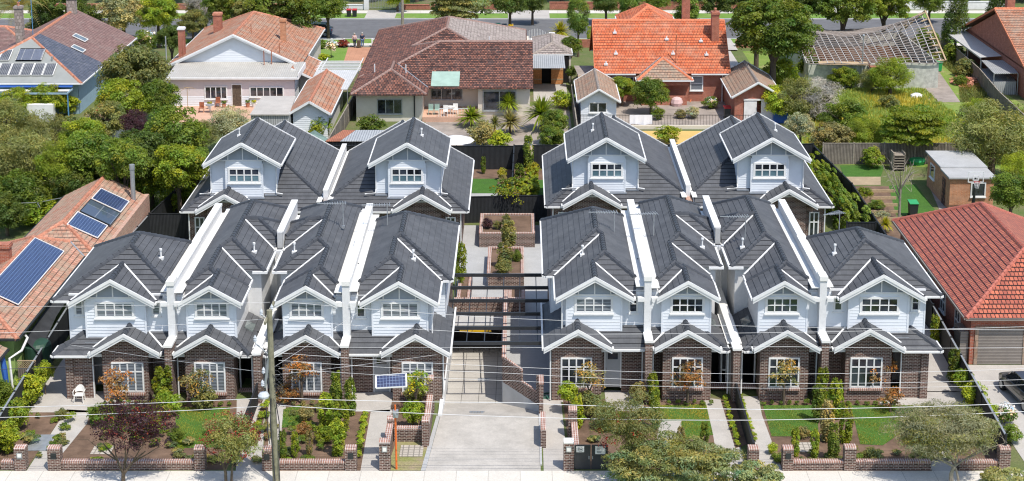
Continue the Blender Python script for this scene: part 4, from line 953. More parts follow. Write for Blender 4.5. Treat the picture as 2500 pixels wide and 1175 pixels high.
# solar post
x0,y0=VY(968,1140,.2)[0],.2
t=thing('solar_post',(x0,y0,0),'orange post topped by a tilted white framed solar panel','solar post')
m=MB(); m.tube([(x0,y0,0),(x0-.02,y0,3.35)],[.055,.05],6); m.build('post','orange_paint',t)
m=MB(); m.box(x0-.13,x0+.13,y0-.16,y0+.06,2.75,3.1); m.cyl(x0,y0-.2,2.85,2.98,.06,8); m.build('control_box','metal_galv',t)
xl,zl=VY(918,931,.1); xr,zr=VY(993,928,.1)
pn=[VY(918,948,.0),VY(993,944,.0),VY(992,911,.5),VY(917,917,.5)]
A_=[(pn[0][0],.0,pn[0][1]),(pn[1][0],.0,pn[1][1]),(pn[2][0],.45,pn[2][1]),(pn[3][0],.45,pn[3][1])]
m=MB(); m.poly(A_); m.poly([(a,b+.02,c-.05) for a,b,c in A_[::-1]])
for i in range(4): m.beam(A_[i],A_[(i+1)%4],.05,.06)
o=m.build('panel_frame','plastic_white',t)
c=[sum(a[k] for a in A_)/4 for k in range(3)]; B_=[tuple(c[k]+(a[k]-c[k])*.93+(0,-.015,.02)[k] for k in range(3)) for a in A_]
m=MB(); m.poly(B_,[(0,0),(1.485,0),(1.485,.66),(0,.66)]); m.build('solar_cells','solar_cells',o)
# utility pole and wires
px0=-11.76
t=thing('power_pole',(px0,-1.2,0),'tall weathered timber power pole with insulators and cables','power pole')
m=MB(); m.tube([(px0+.03,-1.2,-.3),(px0-.04,-1.2,8.75)],[.16,.135],10); m.build('pole','pole_timber',t)
m=MB(); m.beam((px0-1.1,-.85,7.45),(px0+.35,-1.45,9.0),.09,.1) if 0 else m.beam((px0-.15,-1.9,8.35),(px0-.15,.9,8.35),.1,.12); m.build('crossarm','pole_timber',t)
for k,(dx,dz,yy) in enumerate(((-.4,8.75,-1.3),(.05,8.85,-1.0),(-.75,7.4,-1.2),(-.4,5.8,-1.2),(-.45,5.2,-1.3))):
    m=MB(); m.lathe(px0+dx,yy,[(.03,dz-.25),(.03,dz-.2),(.09,dz-.18),(.05,dz-.12),(.09,dz-.1),(.05,dz-.04),(.085,dz-.02),(.05,dz+.04),(.02,dz+.1)],10); m.build('insulator','porcelain',t)
m=MB(); m.tube([(px0-.35,-1.25,4.9),(px0-.15,-1.22,6.2),(px0-.05,-1.2,6.6)],.07,6); m.tube([(px0-.75,-1.2,7.1),(px0-.1,-1.2,6.5)],.03,5); m.tube([(px0-.4,-1.2,8.5),(px0,-1.2,8.2)],.03,5); m.build('bracket','metal_galv',t)
m=MB(); m.lathe(px0-.42,-1.25,[(.05,4.35),(.26,4.4),(.28,4.5),(.2,4.62),(.05,4.66)],14); m.build('junction_box','porcelain',t)
m=MB(); m.tube([(px0+.17,-1.38,4.2),(px0+.3,-1.4,3.2),(px0+.22,-1.38,1.),(px0+.25,-1.38,-.2)],.025,5); m.tube([(px0-.05,-1.42,4.4),(px0-.12,-1.42,3.),(px0+.02,-1.42,.2)],.03,5); m.tube([(px0-.3,-1.4,4.),(px0-.25,-1.42,2.7),(px0-.18,-1.42,2.1),(px0-.3,-1.42,2.9)],.02,5); m.build('riser_cable','cable_dark',t)
random.seed(3)
m=MB()
for k in range(9):
    a=random.uniform(0,6.28); r=random.uniform(.25,.6); z=random.uniform(4.4,6.0); m.tube([(px0,-1.3,z),(px0+r,-1.35+.2*math.sin(a),z-random.uniform(-.3,.5)),(px0+.6+.2*math.cos(a),-1.3,z-.3),(px0+.1,-1.3,z-.6)],.011,4,cap=False)
m.build('drop_wire','cable_dark',t)
def wire(pts,r,mat,label,y=-1.2):
    m=MB(); P=[]
    for i in range(len(pts)-1):
        (a,za,ya),(b,zb,yb)=pts[i],pts[i+1]
        for k in range(9):
            if i and k==0: continue
            f=k/8; sag=.01*abs(b-a)*(4*f*(1-f))*.5; P.append((a+(b-a)*f,ya+(yb-ya)*f,za+(zb-za)*f-sag))
    m.tube(P,r,4,cap=False); return solo(m,'overhead_wire',mat,label,'overhead wire','overhead wires strung along the street')
V2=lambda px,py:VY(px,py,-1.2)
def W2(pxs,r,mat,label): wire([(V2(a,b)[0],V2(a,b)[1],-1.2) for a,b in pxs],r,mat,label)
W2([(-60,996),(645,972)],.015,'cable_grey','upper of the two thick pale cables left of the power pole')
W2([(-60,1021),(645,992)],.015,'cable_grey','lower of the two thick pale cables left of the power pole')
W2([(680,972),(1250,983),(1860,1000),(2560,982)],.016,'cable_grey','upper of the two thick pale cables right of the power pole')
W2([(680,990),(1250,1018),(1860,1026),(2560,1002)],.016,'cable_grey','lower of the two thick pale cables right of the power pole')
W2([(-60,904),(640,868)],.015,'cable_dark','black cable crossing in front of the leftmost brick porch')
W2([(-60,815),(640,780)],.009,'cable_grey','thin grey wire at the height of the left upper windows')
W2([(670,735),(1250,778),(2560,806)],.009,'cable_grey','thin wire rising to the top of the power pole')
W2([(-60,748),(660,738)],.008,'cable_grey','topmost thin wire left of the power pole')
W2([(670,780),(1250,816),(2560,796)],.009,'cable_grey','thin wire at the height of the right upper windows')
W2([(680,862),(1250,896),(1860,914),(2560,898)],.009,'cable_grey','thin wire across the right front doors')
W2([(680,880),(1250,912),(1860,937),(2560,925)],.009,'cable_grey','lower thin wire across the right front windows')
W2([(680,845),(1250,848),(1900,846),(2560,848)],.008,'cable_grey','thin wire just below the right porch gables')
W2([(680,900),(1250,930),(1860,948),(2560,938)],.008,'cable_grey','lowest thin wire across the right front windows')
wire([(px0+.1,5.9,-1.2),(-8.7,4.9,8.4)],.008,'cable_grey','service wire from the power pole to the house beside the driveway')
wire([(px0+.1,5.5,-1.2),(-4.2,2.7,8.1)],.008,'cable_grey','service wire running to the corner gutter beside the driveway')
wire([(px0-.1,5.6,-1.2),(-24.6,2.9,9.)],.008,'cable_grey','service wire running to the leftmost porch gutter')
# antennas on the townhouse roofs
def an(px,py,z,l,a=0.,L=1.5): x,y=G(px,py,z); antenna(x,y,z-.02,l,a,L)
an(838,552,6.5,'antenna on the house left of the driveway block wall, third roof',.15); an(946,556,6.3,'antenna beside the white wall on the roof left of the driveway',.1)
an(1499,575,6.5,'antenna on the roof just right of the sunken driveway',.1); an(1596,578,6.3,'antenna beside the wide white gutter, second right hand roof',.2); an(1819,586,6.5,'antenna behind the small vent, third right hand roof',.1)
an(2048,576,6.5,'antenna at the back of the rightmost slate grey roof',.5,1.2)
# ------------------------------------------------------------------ neighbours and back lots
def tagl(o,l): o['label']=l; return o
def simple_house(name,loc,label,cat,rects,t,tmat,capm,walls,wallmat,clipp=None,gutm='white_paint',group=None,gauge=.33,lift=.03,vergem=None,gut=True,cap=.16,capstep=.4):
    h=thing(name,loc,label,cat,group); R=Roof(rects,t=t,clip=clipp); r=R.tiles('roof',[tmat,'tile_edge'],h,gauge=gauge,lift=lift); trim_roof(R,r,capm,gutm,'metal_galv',cap,gut,vergem,capstep)
    m=MB()
    for w in walls: m.box(*w)
    m.build('wall',wallmat,h); return h,R,r
def chimney(par,x,y,z0,z1,w,d,mat,cap='cap_rust',pots=0,top=None):
    m=MB(); m.box(x-w/2,x+w/2,y-d/2,y+d/2,z0,z1); 
    o=m.build('chimney',mat,par); m=MB(); m.box(x-w/2-.07,x+w/2+.07,y-d/2-.07,y+d/2+.07,z1,z1+.15); m.box(x-w/2-.03,x+w/2+.03,y-d/2-.03,y+d/2+.03,z1+.15,z1+.24); m.build('chimney_cap',top or mat,o)
    for i in range(pots):
        m=MB(); xx=x+(i-(pots-1)/2)*w*.45; m.lathe(xx,y,[(.13,z1+.24),(.12,z1+.5),(.15,z1+.52),(.13,z1+.6)],10); m.build('chimney_pot','cap_rust',o)
    return o
def door(par,fr,u0,u1,z1,mat,frm='white_paint',w=.03):
    m=MB(); fr.box(m,u0,u1,0.02,z1,-.02,w); o=m.build('door',mat,par); m=MB(); fr.box(m,u1-.12,u1-.07,.95,1.05,w,w+.05); m.build('handle','metal_galv',o); 
    m=MB(); fr.box(m,u0-.07,u0,0,z1+.07,-.02,w+.02); fr.box(m,u1,u1+.07,0,z1+.07,-.02,w+.02); fr.box(m,u0,u1,z1,z1+.07,-.02,w+.02); m.build('door_frame',frm,par); return o
def onroof(par,R,name,mat,x0,x1,y0,y1,th=.08,off=.06,frame=None,uvs=1.,fm='plastic_white'):
    "flat slab lying on the roof plane"
    zz=lambda x,y:R.h(x,y)+off
    c=[(x0,y0),(x1,y0),(x1,y1),(x0,y1)]; pts=[(x,y,zz(x,y)+th) for x,y in c]
    m=MB(); m.poly(pts,[(x*uvs,y*uvs) for x,y in c]); 
    for i in range(4):
        j=(i+1)%4; a,b=pts[i],pts[j]; m.poly([(a[0],a[1],a[2]-th),(b[0],b[1],b[2]-th),b,a])
    o=m.build(name,mat,par)
    if frame:
        m=MB()
        for i in range(4): m.beam(pts[i],pts[(i+1)%4],frame,frame*.9)
        m.build('frame',fm,o)
    return o
# --- red tiled house at the right
h,R,r=simple_house('brick_house',(26,13,0),'red brick house with glossy red tiled hip roof and brown garage door at right','house',[(25.07,34.1,12.7,30.6,2.9)],.577,'tile_red_glazed','cap_red',[(25.5,33.6,13.1,30.1,-.1,2.75)],'brick_red',gutm='roller_door',gauge=.34,capstep=.36)
m=MB()
for k in range(24):      # pale nibs where the glazed tiles overlap
    pass
f=FY(13.1); m=MB(); f.box(m,25.95,28.5,0,2.15,-.1,.02); o=m.build('garage_door','roller_door',h)
m=MB(); f.box(m,25.75,25.95,0,2.3,-.05,.06); f.box(m,28.5,28.7,0,2.3,-.05,.06); f.box(m,25.95,28.5,2.15,2.3,-.05,.06); m.build('door_frame','tile_shed',h)
f=FXL(25.5)
for y in (15.2,18.4,21.6,25.2): window(h,f,-y-1.,-y,1.,2.2,2,(.5,),'pane_dark',arch=.06)
m=MB(); m.box(25.0,25.45,13.3,14.6,0,1.9); m.build('side_gate','roller_door',h)
sheet('driveway','conc_path',[[(24.9,.0),(33,.0),(33,13.0),(25.0,13.0)]],.006)
# --- left neighbour with solar panels
h,R,r=simple_house('tiled_house',(-29,10,0),'faded terracotta tiled house carrying solar panels at the left edge','house',[(-33.2,-27.35,9.7,25.6,2.9),(-32.2,-26.5,23.2,36.3,2.9,'B')],.5,'tile_terracotta','cap_rust',[(-32.8,-27.75,10.2,25,-.1,2.8),(-31.8,-26.7,25,36,-.1,2.8)],'wall_lime',gutm='dark_plastic',capstep=.38)
m=MB(); m.prism([(-26.62,23.6),(-26.3,23.6),(-26.3,36.5),(-26.62,36.5)],-.1,2.95); m.build('brick_wall','brick_clinker',h)
onroof(h,R,'solar_panel','solar_cells',-30.1,-28.35,13.2,22.4,frame=.05); 
onroof(h,R,'solar_panel','solar_cells',-29.0,-27.1,25.6,28.1,frame=.06); onroof(h,R,'solar_panel','solar_cells',-28.9,-27.0,31.2,33.6,frame=.06)
onroof(h,R,'solar_collector','solar_thermal',-28.9,-26.95,28.3,30.9,th=.12,frame=.05,fm='dark_plastic')
chimney(h,-31.0,19.2,3.4,4.9,.75,.6,'brick_red'); m=MB(); m.cyl(-26.95,34.6,3.0,5.3,.16,10); m.cyl(-26.95,34.6,5.3,5.65,.19,10,m=None); m.build('flue_pipe','metal_galv',h)
h,R,r=simple_house('front_porch',(-29.5,6,0),'lime green porch with faded tiled roof and hanging blue cloth at the left edge','porch',[(-34,-27.75,5.6,9.2,2.55,'B')],.5,'tile_terracotta','cap_rust',[(-33,-28.3,8.3,9.3,-.1,2.5),(-28.55,-28.1,6.1,6.5,-.1,1.1),(-33,-28.3,6.1,6.3,-.1,1.0)],'wall_lime',gutm='dark_plastic')
m=MB(); m.cyl(-28.3,6.3,1.1,2.5,.09,8); m.build('porch_post','wall_lime',h)
m=MB(); m.tube([(-27.9,8.6,2.5),(-27.75,8.4,1.7),(-27.6,8.2,.9),(-27.45,8.0,.35)],[.12,.17,.13,.1],7); solo(m,'cloth','blue_plastic','bright blue rolled cloth hanging at the lime green porch','cloth')
m=MB(); m.tube([(-27.5,11.2,2.6),(-27.1,10.6,2.6),(-27.2,9.8,2.2),(-27.6,8.9,2.1),(-27.4,8.6,.3)],.07,6); solo(m,'drain_pipe','pvc_white','white bent pipe beside the green water tank','pipe')
m=MB(); m.lathe(-27.0,11.9,[(.75,0),(.75,1.7),(.6,1.85),(.15,1.9)],18); solo(m,'water_tank','tank_green','round dark green water tank behind the lattice screen','water tank')
t=thing('lattice_screen',(-26.8,9.6,0),'timber screen with lattice top beside the left boundary fence','screen')
m=MB(); m.box(-27.35,-26.35,9.4,9.45,0,1.35); m.build('palings','paling_grey',t); m=MB()
for i in range(9):
    x=-27.35+i*.125; m.beam((x-.0,9.42,1.35),(min(x+.4,-26.35),9.42,1.35+min(.4,-26.35-x)),.03,.02); m.beam((x,9.42,1.35+ (0 if x-.4>-27.35 else 0)),(max(x-.4,-27.35),9.42,1.35+min(.4,x+27.35)),.03,.02)
m.beam((-27.35,9.42,1.76),(-26.35,9.42,1.76),.05,.05); m.build('lattice','stake',t)
t=thing('shade_cloth',(-27,14,2),'charcoal shade cloth stretched between the left house and the boundary fence','shade cloth')
m=MB(); A=[(-27.5,11.3,2.2),(-26.65,11.0,1.5),(-26.95,15.5,1.95),(-27.0,19.5,2.15),(-26.8,23.5,2.3),(-27.45,23.4,2.75),(-27.5,17,2.55)]
m.poly([A[0],A[1],A[2]]); m.poly([A[0],A[2],A[6]]); m.poly([A[6],A[2],A[3]]); m.poly([A[6],A[3],A[5]]); m.poly([A[5],A[3],A[4]]); m.build('cloth','tarp_black',t)
# white flat roofed annex left
m=MB(); x,y=G(275,500,2.4)
t=thing('annex',(x-1,y,0),'low white flat roofed annex behind the terracotta tiled house','annex'); q=[G(148,532,2.4),G(285,532,2.4),G(300,490,2.4),G(230,490,2.4)]
m=MB(); m.prism([q[0],(q[0][0]+3,q[0][1]),(q[3][0]+3,q[3][1]),q[3]],2.2,2.4); m.build('roof','iron_white',t); m=MB(); m.prism([(q[0][0]+.2,q[0][1]+.2),(q[0][0]+2.8,q[0][1]+.2),(q[3][0]+2.8,q[3][1]),(q[3][0]+.2,q[3][1])],0,2.2); m.build('wall','wall_white_old',t)
# --- clothes hoist left
t=thing('clothes_hoist',(-35,30,0),'rotary clothes hoist with white arms above the shrubs at left','clothes hoist'); hx,hy=G(95,560); m=MB(); m.cyl(hx,hy,0,2.,.04,6); m.build('pole','metal_galv',t)
for a in range(4): m=MB(); c,s_=math.cos(a*1.57+.4),math.sin(a*1.57+.4); m.beam((hx,hy,2.),(hx+1.7*c,hy+1.7*s_,2.15),.04,.04); m.build('arm','metal_galv',t)
# --- H1 blue house far left
h=thing('blue_house',(-46,71,0),'blue weatherboard house with slate roof, solar panels and two chimneys at far left','house')
R=Roof([(-53.0,-40.4,71.1,92.5,3.0,'B')],t=.49)
isf=lambda P:abs(P[0])<1e-6 and P[1]>0
o=R.tiles('roof',['slate','tile_edge'],h,gauge=.25,lift=.012,sel=lambda q,P:None if isf(P) else (clip2(q,0,1,-79.5) if P[0]<0 else q))
R.tiles('slate_patch',['slate_blue','tile_edge'],o,gauge=.25,lift=.012,sel=lambda q,P:clip2(q,0,-1,79.5) if P[0]<0 else None); R.tiles('metal_roof',['iron_flat','tile_edge'],o,flat=True,sel=lambda q,P:q if isf(P) else None)
trim_roof(R,o,'cap_rust','white_paint','metal_galv',.16)
m=MB(); m.box(-52.5,-40.9,71.6,92,0,2.9); m.build('wall','wall_blue',h)
m=MB(); boards(m,FXR(-40.88),71.6,92,0,2.9); m.build('weatherboard_wall','wall_blue',h)
for i in range(8): onroof(h,R,'solar_panel','solar_grey',-51.6+i*1.05,-50.65+i*1.05,72.0,73.6,frame=.05)
for i in range(3): onroof(h,R,'solar_panel','solar_grey',-51.+i*1.05,-50.05+i*1.05,74.,75.5,frame=.05); onroof(h,R,'solar_collector','solar_thermal_pale',-47.3,-44.9,74.,75.6,frame=.06)
onroof(h,R,'skylight','skylight_glass',-44.4,-43.2,83.0,84.2,frame=.08); onroof(h,R,'skylight','skylight_glass',-43.6,-42.5,79.5,80.6,frame=.08)
chimney(h,-46.6,91.,5.2,7.4,.9,.7,'tile_grey_old',pots=2); chimney(h,-48.9,80.8,4.6,8.3,.7,.7,'tile_grey_old',pots=1)
m=MB(); m.cyl(-43.9,74.1,3.8,4.9,.09,8); m.build('flue_pipe','metal_galv',h)
m=MB(); m.box(-50,-41.2,69.25,69.35,2.4,2.55); m.box(-41.3,-41.2,69.35,71.,2.42,2.55); m.box(-45.6,-45.5,69.35,71,2.42,2.55); m.build('awning_frame','wall_blue',h); m=MB(); m.box(-50,-41.4,70.3,70.9,2.42,2.5); m.build('blind','wall_white_old',h); m=MB(); m.box(-41.3,-41.2,69.3,69.4,0,2.5); m.build('veranda_post','trim_blue',h)
m=MB(); m.poly([(-48,70.75,2.72),(-41.2,70.75,2.72),(-41.2,71.1,2.85),(-48,71.1,2.85)]); m.build('awning','blue_plastic',h)
m=MB(); m.box(-47,-42.4,68.5,69.2,0,1.6); m.build('lower_wall','wall_white_old',h)
R=Roof([(-64,-48,84,94,2.9)],t=.4); h2=thing('slate_house',(-56,84,0),'house with brown slate roof at the extreme upper left edge','house'); o=R.tiles('roof',['slate','tile_edge'],h2,gauge=.25,lift=.012); trim_roof(R,o,'cap_rust','white_paint','metal_galv'); m=MB(); m.box(-63.5,-48.4,84.4,93.6,0,2.8); m.build('wall','wall_white_old',h2)
# tv mast on H1
t=thing('tv_antenna',(-47.6,80,6),'tall blue television mast beside the brown chimney at far left','antenna'); m=MB(); m.cyl(-47.7,81,5,9.4,.04,6); m.build('mast','trim_blue',t); m=MB(); m.beam((-49,81,9.2),(-46.9,81,9.3),.05,.05); m.beam((-48.8,80.5,9.0),(-48.8,81.5,9.0),.04,.04); m.beam((-47.2,80.6,9.2),(-47.2,81.4,9.2),.04,.04); m.build('boom','trim_blue',t)
# small tiled garden shed left
x0,y0=G(150,300,2.); h,R,r=simple_house('garden_shed',(x0,y0,0),'small orange tiled shed half buried in shrubs left of the blue house terrace','shed',[(-37.9,-34.0,58.5,64.8,1.9,'FB')],.75,'tile_shed','cap_orange',[(-37.5,-34.4,58.9,64.4,0,1.9)],'wall_white_old',gut=False)
# --- H2 white and pink weatherboard house
h=thing('weatherboard_house',(-27,74.6,0),'white weatherboard house with faded orange tiled roof and cream iron skillion','house')
R=Roof([(-34.2,-21.2,78.7,97.5,3.0,'F'),(-21.9,-19.9,76.6,84.,2.25,'FLB')],t=.47)
o=R.tiles('roof',['tile_rust','tile_edge'],h); trim_roof(R,o,'cap_rust','white_paint','metal_galv',vergem='white_paint')
barge(h,-34.2,-21.2,78.7,3.0,t=.47,w=.24)
m=MB(); f=FY(79.2); gable_wall(m,f,-33.8,-21.6,2.9,5.9,-27.7,6.0,.47); m.build('gable_wall','weatherboard',h)
m=MB(); m.box(-33.8,-21.6,79.22,97,0,2.95); m.box(-24,-20.5,78.,79.3,0,2.4); m.box(-33.0,-21.3,74.63,79.2,0.6,2.78); m.build('wall','wall_pink',h)
m=MB(); f=FY(74.63); boards(m,f,-33.0,-27.25,0,.95); boards(m,f,-26.3,-21.3,0,.95); boards(m,FXR(-21.29),74.63,79,0,2.7); m.build('weatherboard_wall','weatherboard',h)
window(h,f,-29.75,-27.75,.75,1.85,4,(),'pane_dark',arch=.08); window(h,f,-25.5,-22.4,.95,1.8,5,(),'pane_dark',arch=.08); door(h,f,-27.2,-26.36,2.05,'bark')
m=MB(); m.poly([(-33.3,74.3,2.8),(-20.9,74.3,2.8),(-20.9,79.15,3.3),(-33.3,79.15,3.3)]); m.poly([(-33.3,74.3,2.72),(-33.3,79.15,3.22),(-20.9,79.15,3.22),(-20.9,74.3,2.72)]); m.build('skillion_roof','iron_cream',h)
m=MB(); m.box(-33.35,-20.85,74.18,74.3,2.66,2.84); m.build('gutter','white_paint',h); m=MB(); m.box(-20.9,-20.82,74.2,79.2,2.7,3.25); m.build('fascia','white_paint',h)
chimney(h,-33.2,81.2,3.4,6.1,.6,.6,'brick_red',top='render_white'); chimney(h,-31.0,88.5,4.3,6.2,.8,.8,'brick_red',top='cap_rust'); chimney(h,-23.8,85.,4.,6.2,.55,.55,'brick_orange',top='brick_orange')
for a,b in ((-23.4,79.6),(-26.5,82),(-32.8,79.6)): m=MB(); m.cyl(a,b,3.,R.h(a,b)+1.,.04,6); m.build('vent_pipe','rust_iron',h)
for k,(a,b) in enumerate(((-24.7,78.2),(-24.0,78.4))): m=MB(); m.cyl(a,b,3.2,4.6,.05,6); m.build('vent_pipe','rust_iron',h)
m=MB(); m.cyl(-33.9,77.3,0,6.2,.06,6); solo(m,'mast','metal_galv','thin grey mast left of the red chimney of the white house','mast')
# H2 sheds
sheet('terrace','terrace_pink',[[G(415,300),G(790,300),G(735,258),G(418,258)]],.006); sheet('terrace','terrace_pink',[[(-21.2,60),(-19.9,60),(-20,74),(-21,74)]],.002)
t=thing('flat_carport',(-21.7,61.7,0),'flat pale grey roofed shed in front of the pink walled house','shed'); q=[G(610,280,2.4),G(706,280,2.4),G(722,235,2.4),G(640,235,2.4)]
m=MB(); m.prism(q,2.32,2.42); m.build('roof','conc_path',t); m=MB(); m.prism([(a*.998,b+.15) for a,b in q],0,2.32); m.build('wall','iron_grey',t)
h,R,r=simple_house('tiled_shed',(-18.3,62.5,0),'small white weatherboard shed with rusty orange tiled gable roof beside the boundary','shed',[(-20.15,-16.45,62.3,75.2,2.3,'FB')],.6,'tile_rust','cap_rust',[(-19.8,-16.8,62.8,74.8,0,2.3)],'wall_white_old',vergem='white_paint')
m=MB(); gable_wall(m,FY(62.79),-19.8,-16.8,0,3.1,-18.3,3.35,.6); m.build('gable_wall','weatherboard',h)
t=thing('flat_carport',(-17.9,71.4,0),'white flat carport roof between the orange and the brown tiled houses','carport'); q=[G(745,218,2.4),G(848,218,2.4),G(875,172,2.4),G(775,170,2.4)]
m=MB(); m.prism(q,2.3,2.4); m.build('roof','iron_white',t)
for a,b in q: m=MB(); m.cyl(a,b+.05,0,2.3,.05,6); m.build('post','metal_galv',t)
t=thing('pergola',(-17.6,80,2.3),'white timber pergola slats behind the flat white carport','pergola')
for i in range(7): m=MB(); a,b=G(765,150+i*3.6,2.3),G(882,150+i*3.6,2.3); m.beam((*a,2.3),(*b,2.3),.09,.09); m.build('slat','white_paint',t)
for xx in (-19.5,-15.9): m=MB(); m.beam((xx,79.,2.2),(xx,86,2.2),.09,.09); m.build('beam','white_paint',t)
# patio bits on the terrace
def chairs(px,py,label,mat='rust_iron',z=0,s_=1.):
    x,y=G(px,py,z); t=thing('garden_chair',(x,y,z),label,'chair','garden chairs on the terraces')
    m=MB(); m.box(x-.22*s_,x+.22*s_,y-.2*s_,y+.2*s_,z+.42,z+.46); m.build('seat',mat,t); m=MB(); m.box(x-.22*s_,x+.22*s_,y+.2*s_,y+.24*s_,z+.46,z+.95); m.build('backrest',mat,t)
    for a in (-.2,.2):
        for b in (-.18,.2): m=MB(); m.beam((x+a*s_,y+b*s_,z),(x+a*s_,y+b*s_,z+.42),.035,.035); m.build('leg',mat,t)
chairs(492,275,'dark metal chair on the pink terrace, left of the potted table'); chairs(532,262,'dark metal chair right of the small table on the pink terrace')
def pot(px,py,label,lm='leaf_yellow',r=.22,h=.4,z=0,sp=1.):
    x,y=G(px,py,z); t=thing('potted_plant',(x,y,z),label,'potted plant','potted plants on the terraces'); m=MB(); m.lathe(x,y,[(r*.7,z),(r,z+h*.9),(r*1.08,z+h)],10); m.build('pot','render_white' if lm!='leaf_green' else 'cap_rust',t)
    POTS.append((t,x,y,z+h,sp,lm))
POTS=[]
pot(512,266,'potted plant with yellow flowers beside the garden table'); pot(547,264,'round pale pot right of the two metal chairs','leaf_green'); pot(605,262,'pale pot just right of the brown door','leaf_green'); pot(620,262,'second pale pot right of the brown door'); pot(1003,120,'x','leaf_green') if 0 else None
t=thing('garden_table',(*G(513,275),0),'small round table on the pink terrace between metal chairs','table'); x,y=G(513,275); m=MB(); m.cyl(x,y,.7,.74,.4,14); m.build('table_top','metal_galv',t); m=MB(); m.cyl(x,y,0,.7,.05,6); m.build('leg','metal_galv',t)
t=thing('parasol',(*G(459,272),0),'bare folded timber parasol frame on the pink terrace','parasol'); x,y=G(459,272); m=MB(); m.cyl(x,y,0,2.3,.03,6); m.build('pole','stake',t)
for k in range(6): m=MB(); a=k*1.05; m.beam((x,y,2.3),(x+.8*math.cos(a),y+.8*math.sin(a),2.15),.03,.03); m.build('rib','stake',t)
# --- front of H2: driveway, lawn, rose, fence, people
sheet('driveway','brick_pave',[[G(838,155),G(895,155),G(905,116),G(850,116)]],.006); sheet('lawn','verge',[[G(775,155),G(838,155),G(850,116),G(778,120)]],.006)
sheet('driveway','conc_path',[[G(850,115),G(907,115),G(915,100),G(850,100)]],.006)
# --- H3 brown tiled house
h=thing('cream_house',(-7,69,0),'cream rendered house under a broad mottled brown tiled roof','house')
R=Roof([(-15.3,1.2,70.4,85.6,2.75,'R',.37),(-15.3,-8.45,67.8,74.5,2.75,'B',.46),(-15.3,.6,76.2,98,2.75,'',.37)],t=.37)
gr_=lambda P:P[0]<-.3 and abs(P[2]-(2.75+.37*.6))<.01
o=R.tiles('roof',['tile_brown','tile_edge'],h,gauge=.3,sel=lambda q,P:None if gr_(P) else q); R.tiles('roof_patch',['tile_grey_old','tile_edge'],o,gauge=.3,sel=lambda q,P:q if gr_(P) else None); trim_roof(R,o,'cap_brown','tile_brown','metal_galv',.15)
rr=R.edges()
m=MB(); m.box(-14.9,-8.9,68.7,96,0,2.7); m.box(-8.9,-8.89,70,71,0,2.7); m.box(-8.9,.9,72.4,95,0,2.7); m.box(-3.9,.9,71.0,72.4,0,2.7); m.build('wall','render_cream',h)
m=MB(); m.box(-8.9,-3.9,71.,72.4,-.1,.5); m.build('veranda_floor','terrace_pink',h)
f=FY(68.69); window(h,f,-12.95,-10.75,.75,2.05,3,(),'pane_dark','metal_galv',arch=.04); f2=FY(72.39); window(h,f2,-8.3,-5.4,1.2,2.4,3,(),'pane_dark','metal_galv',arch=.04); f3=FY(70.99); window(h,f3,-3.4,-.4,.5,2.3,2,(),'pane_dark','metal_galv',arch=.06)
m=MB(); m.cyl(-9.6,68.6,0,2.7,.06,6); m.build('downpipe','dark_plastic',h)
onroof(h,R,'translucent_sheet','copper_green',-8.2,-5.6,70.5,72.8,th=.04,off=.08)
for a,b in ((-10.6,72.2),(-13.6,73.4),(-3,80.)): m=MB(); z=R.h(a,b); m.cyl(a,b,z,z+.8,.06,6); m.build('vent_pipe','render_white',h)
h,R,r=simple_house('garage',(2.7,79,0),'grey tiled garage annex with open timber doors right of the brown roofed house','garage',[(1.25,5.2,84.5,93,2.9,'')],.4,'tile_grey_old','cap_grey',[(1.3,1.5,84.6,92.8,0,2.8),(4.9,5.1,84.6,92.8,0,2.8),(1.5,4.9,92.6,92.8,0,2.8)],'render_cream')
m=MB(); m.poly([(1.2,79.4,2.6),(4.4,79.4,2.6),(4.4,84.3,2.85),(1.2,84.3,2.85)]); m.build('iron_roof','iron_grey',h)
for a,b,c in ((1.3,2.15,83.6),(3.1,4.3,83.6)): m=MB(); m.box(a,b,c,c+.06,0.05,2.2); o=m.build('garage_door','timber_orange',h); m=MB(); m.box(a,b,c-.02,c,.5,.6); m.box(a,b,c-.02,c,1.5,1.6); m.build('brace','stake',o)
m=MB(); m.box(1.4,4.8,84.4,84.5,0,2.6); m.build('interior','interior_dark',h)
sheet('yard','conc_path',[[(1.3,76.5),(4.6,76.5),(4.6,84),(1.3,84)]],.006); sheet('yard','conc_old',[[(-8.6,60),(4.6,60),(4.6,76.4),(-8.6,70)]],.004)
m=MB(); m.box(-8.9,-4.2,68.5,71,-.1,.45); struct(m,'patio','terrace_pink')
t=thing('handrail',(-6.5,68.6,.4),'white metal handrail at the edge of the cream house terrace','handrail'); m=MB(); m.beam((-7.4,68.6,1.25),(-4.3,68.6,1.25),.05,.05); m.build('rail','white_paint',t)
for i in range(13): m=MB(); m.beam((-7.4+i*.258,68.6,.45),(-7.4+i*.258,68.6,1.25),.025,.025); m.build('baluster','white_paint',t)
for i,(px,py,l) in enumerate(((1052,280,'pale green chair at the left end of the terrace'),(1067,280,'second pale green chair on the cream house terrace'),(1088,283,'white chair facing the small terrace table'),(1112,279,'white chair right of the small terrace table'))): chairs(px,py,l,'plastic_white' if i>1 else 'copper_green',.45)
t=thing('garden_table',(*G(1100,278,.45),.45),'small white table among the terrace chairs','table'); x,y=G(1100,278,.45); m=MB(); m.cyl(x,y,1.1,1.14,.4,14); m.build('table_top','plastic_white',t); m=MB(); m.cyl(x,y,.45,1.1,.04,6); m.build('leg','plastic_white',t)
m=MB(); m.box(-9.3,-9.1,69,69.2,0,0); 
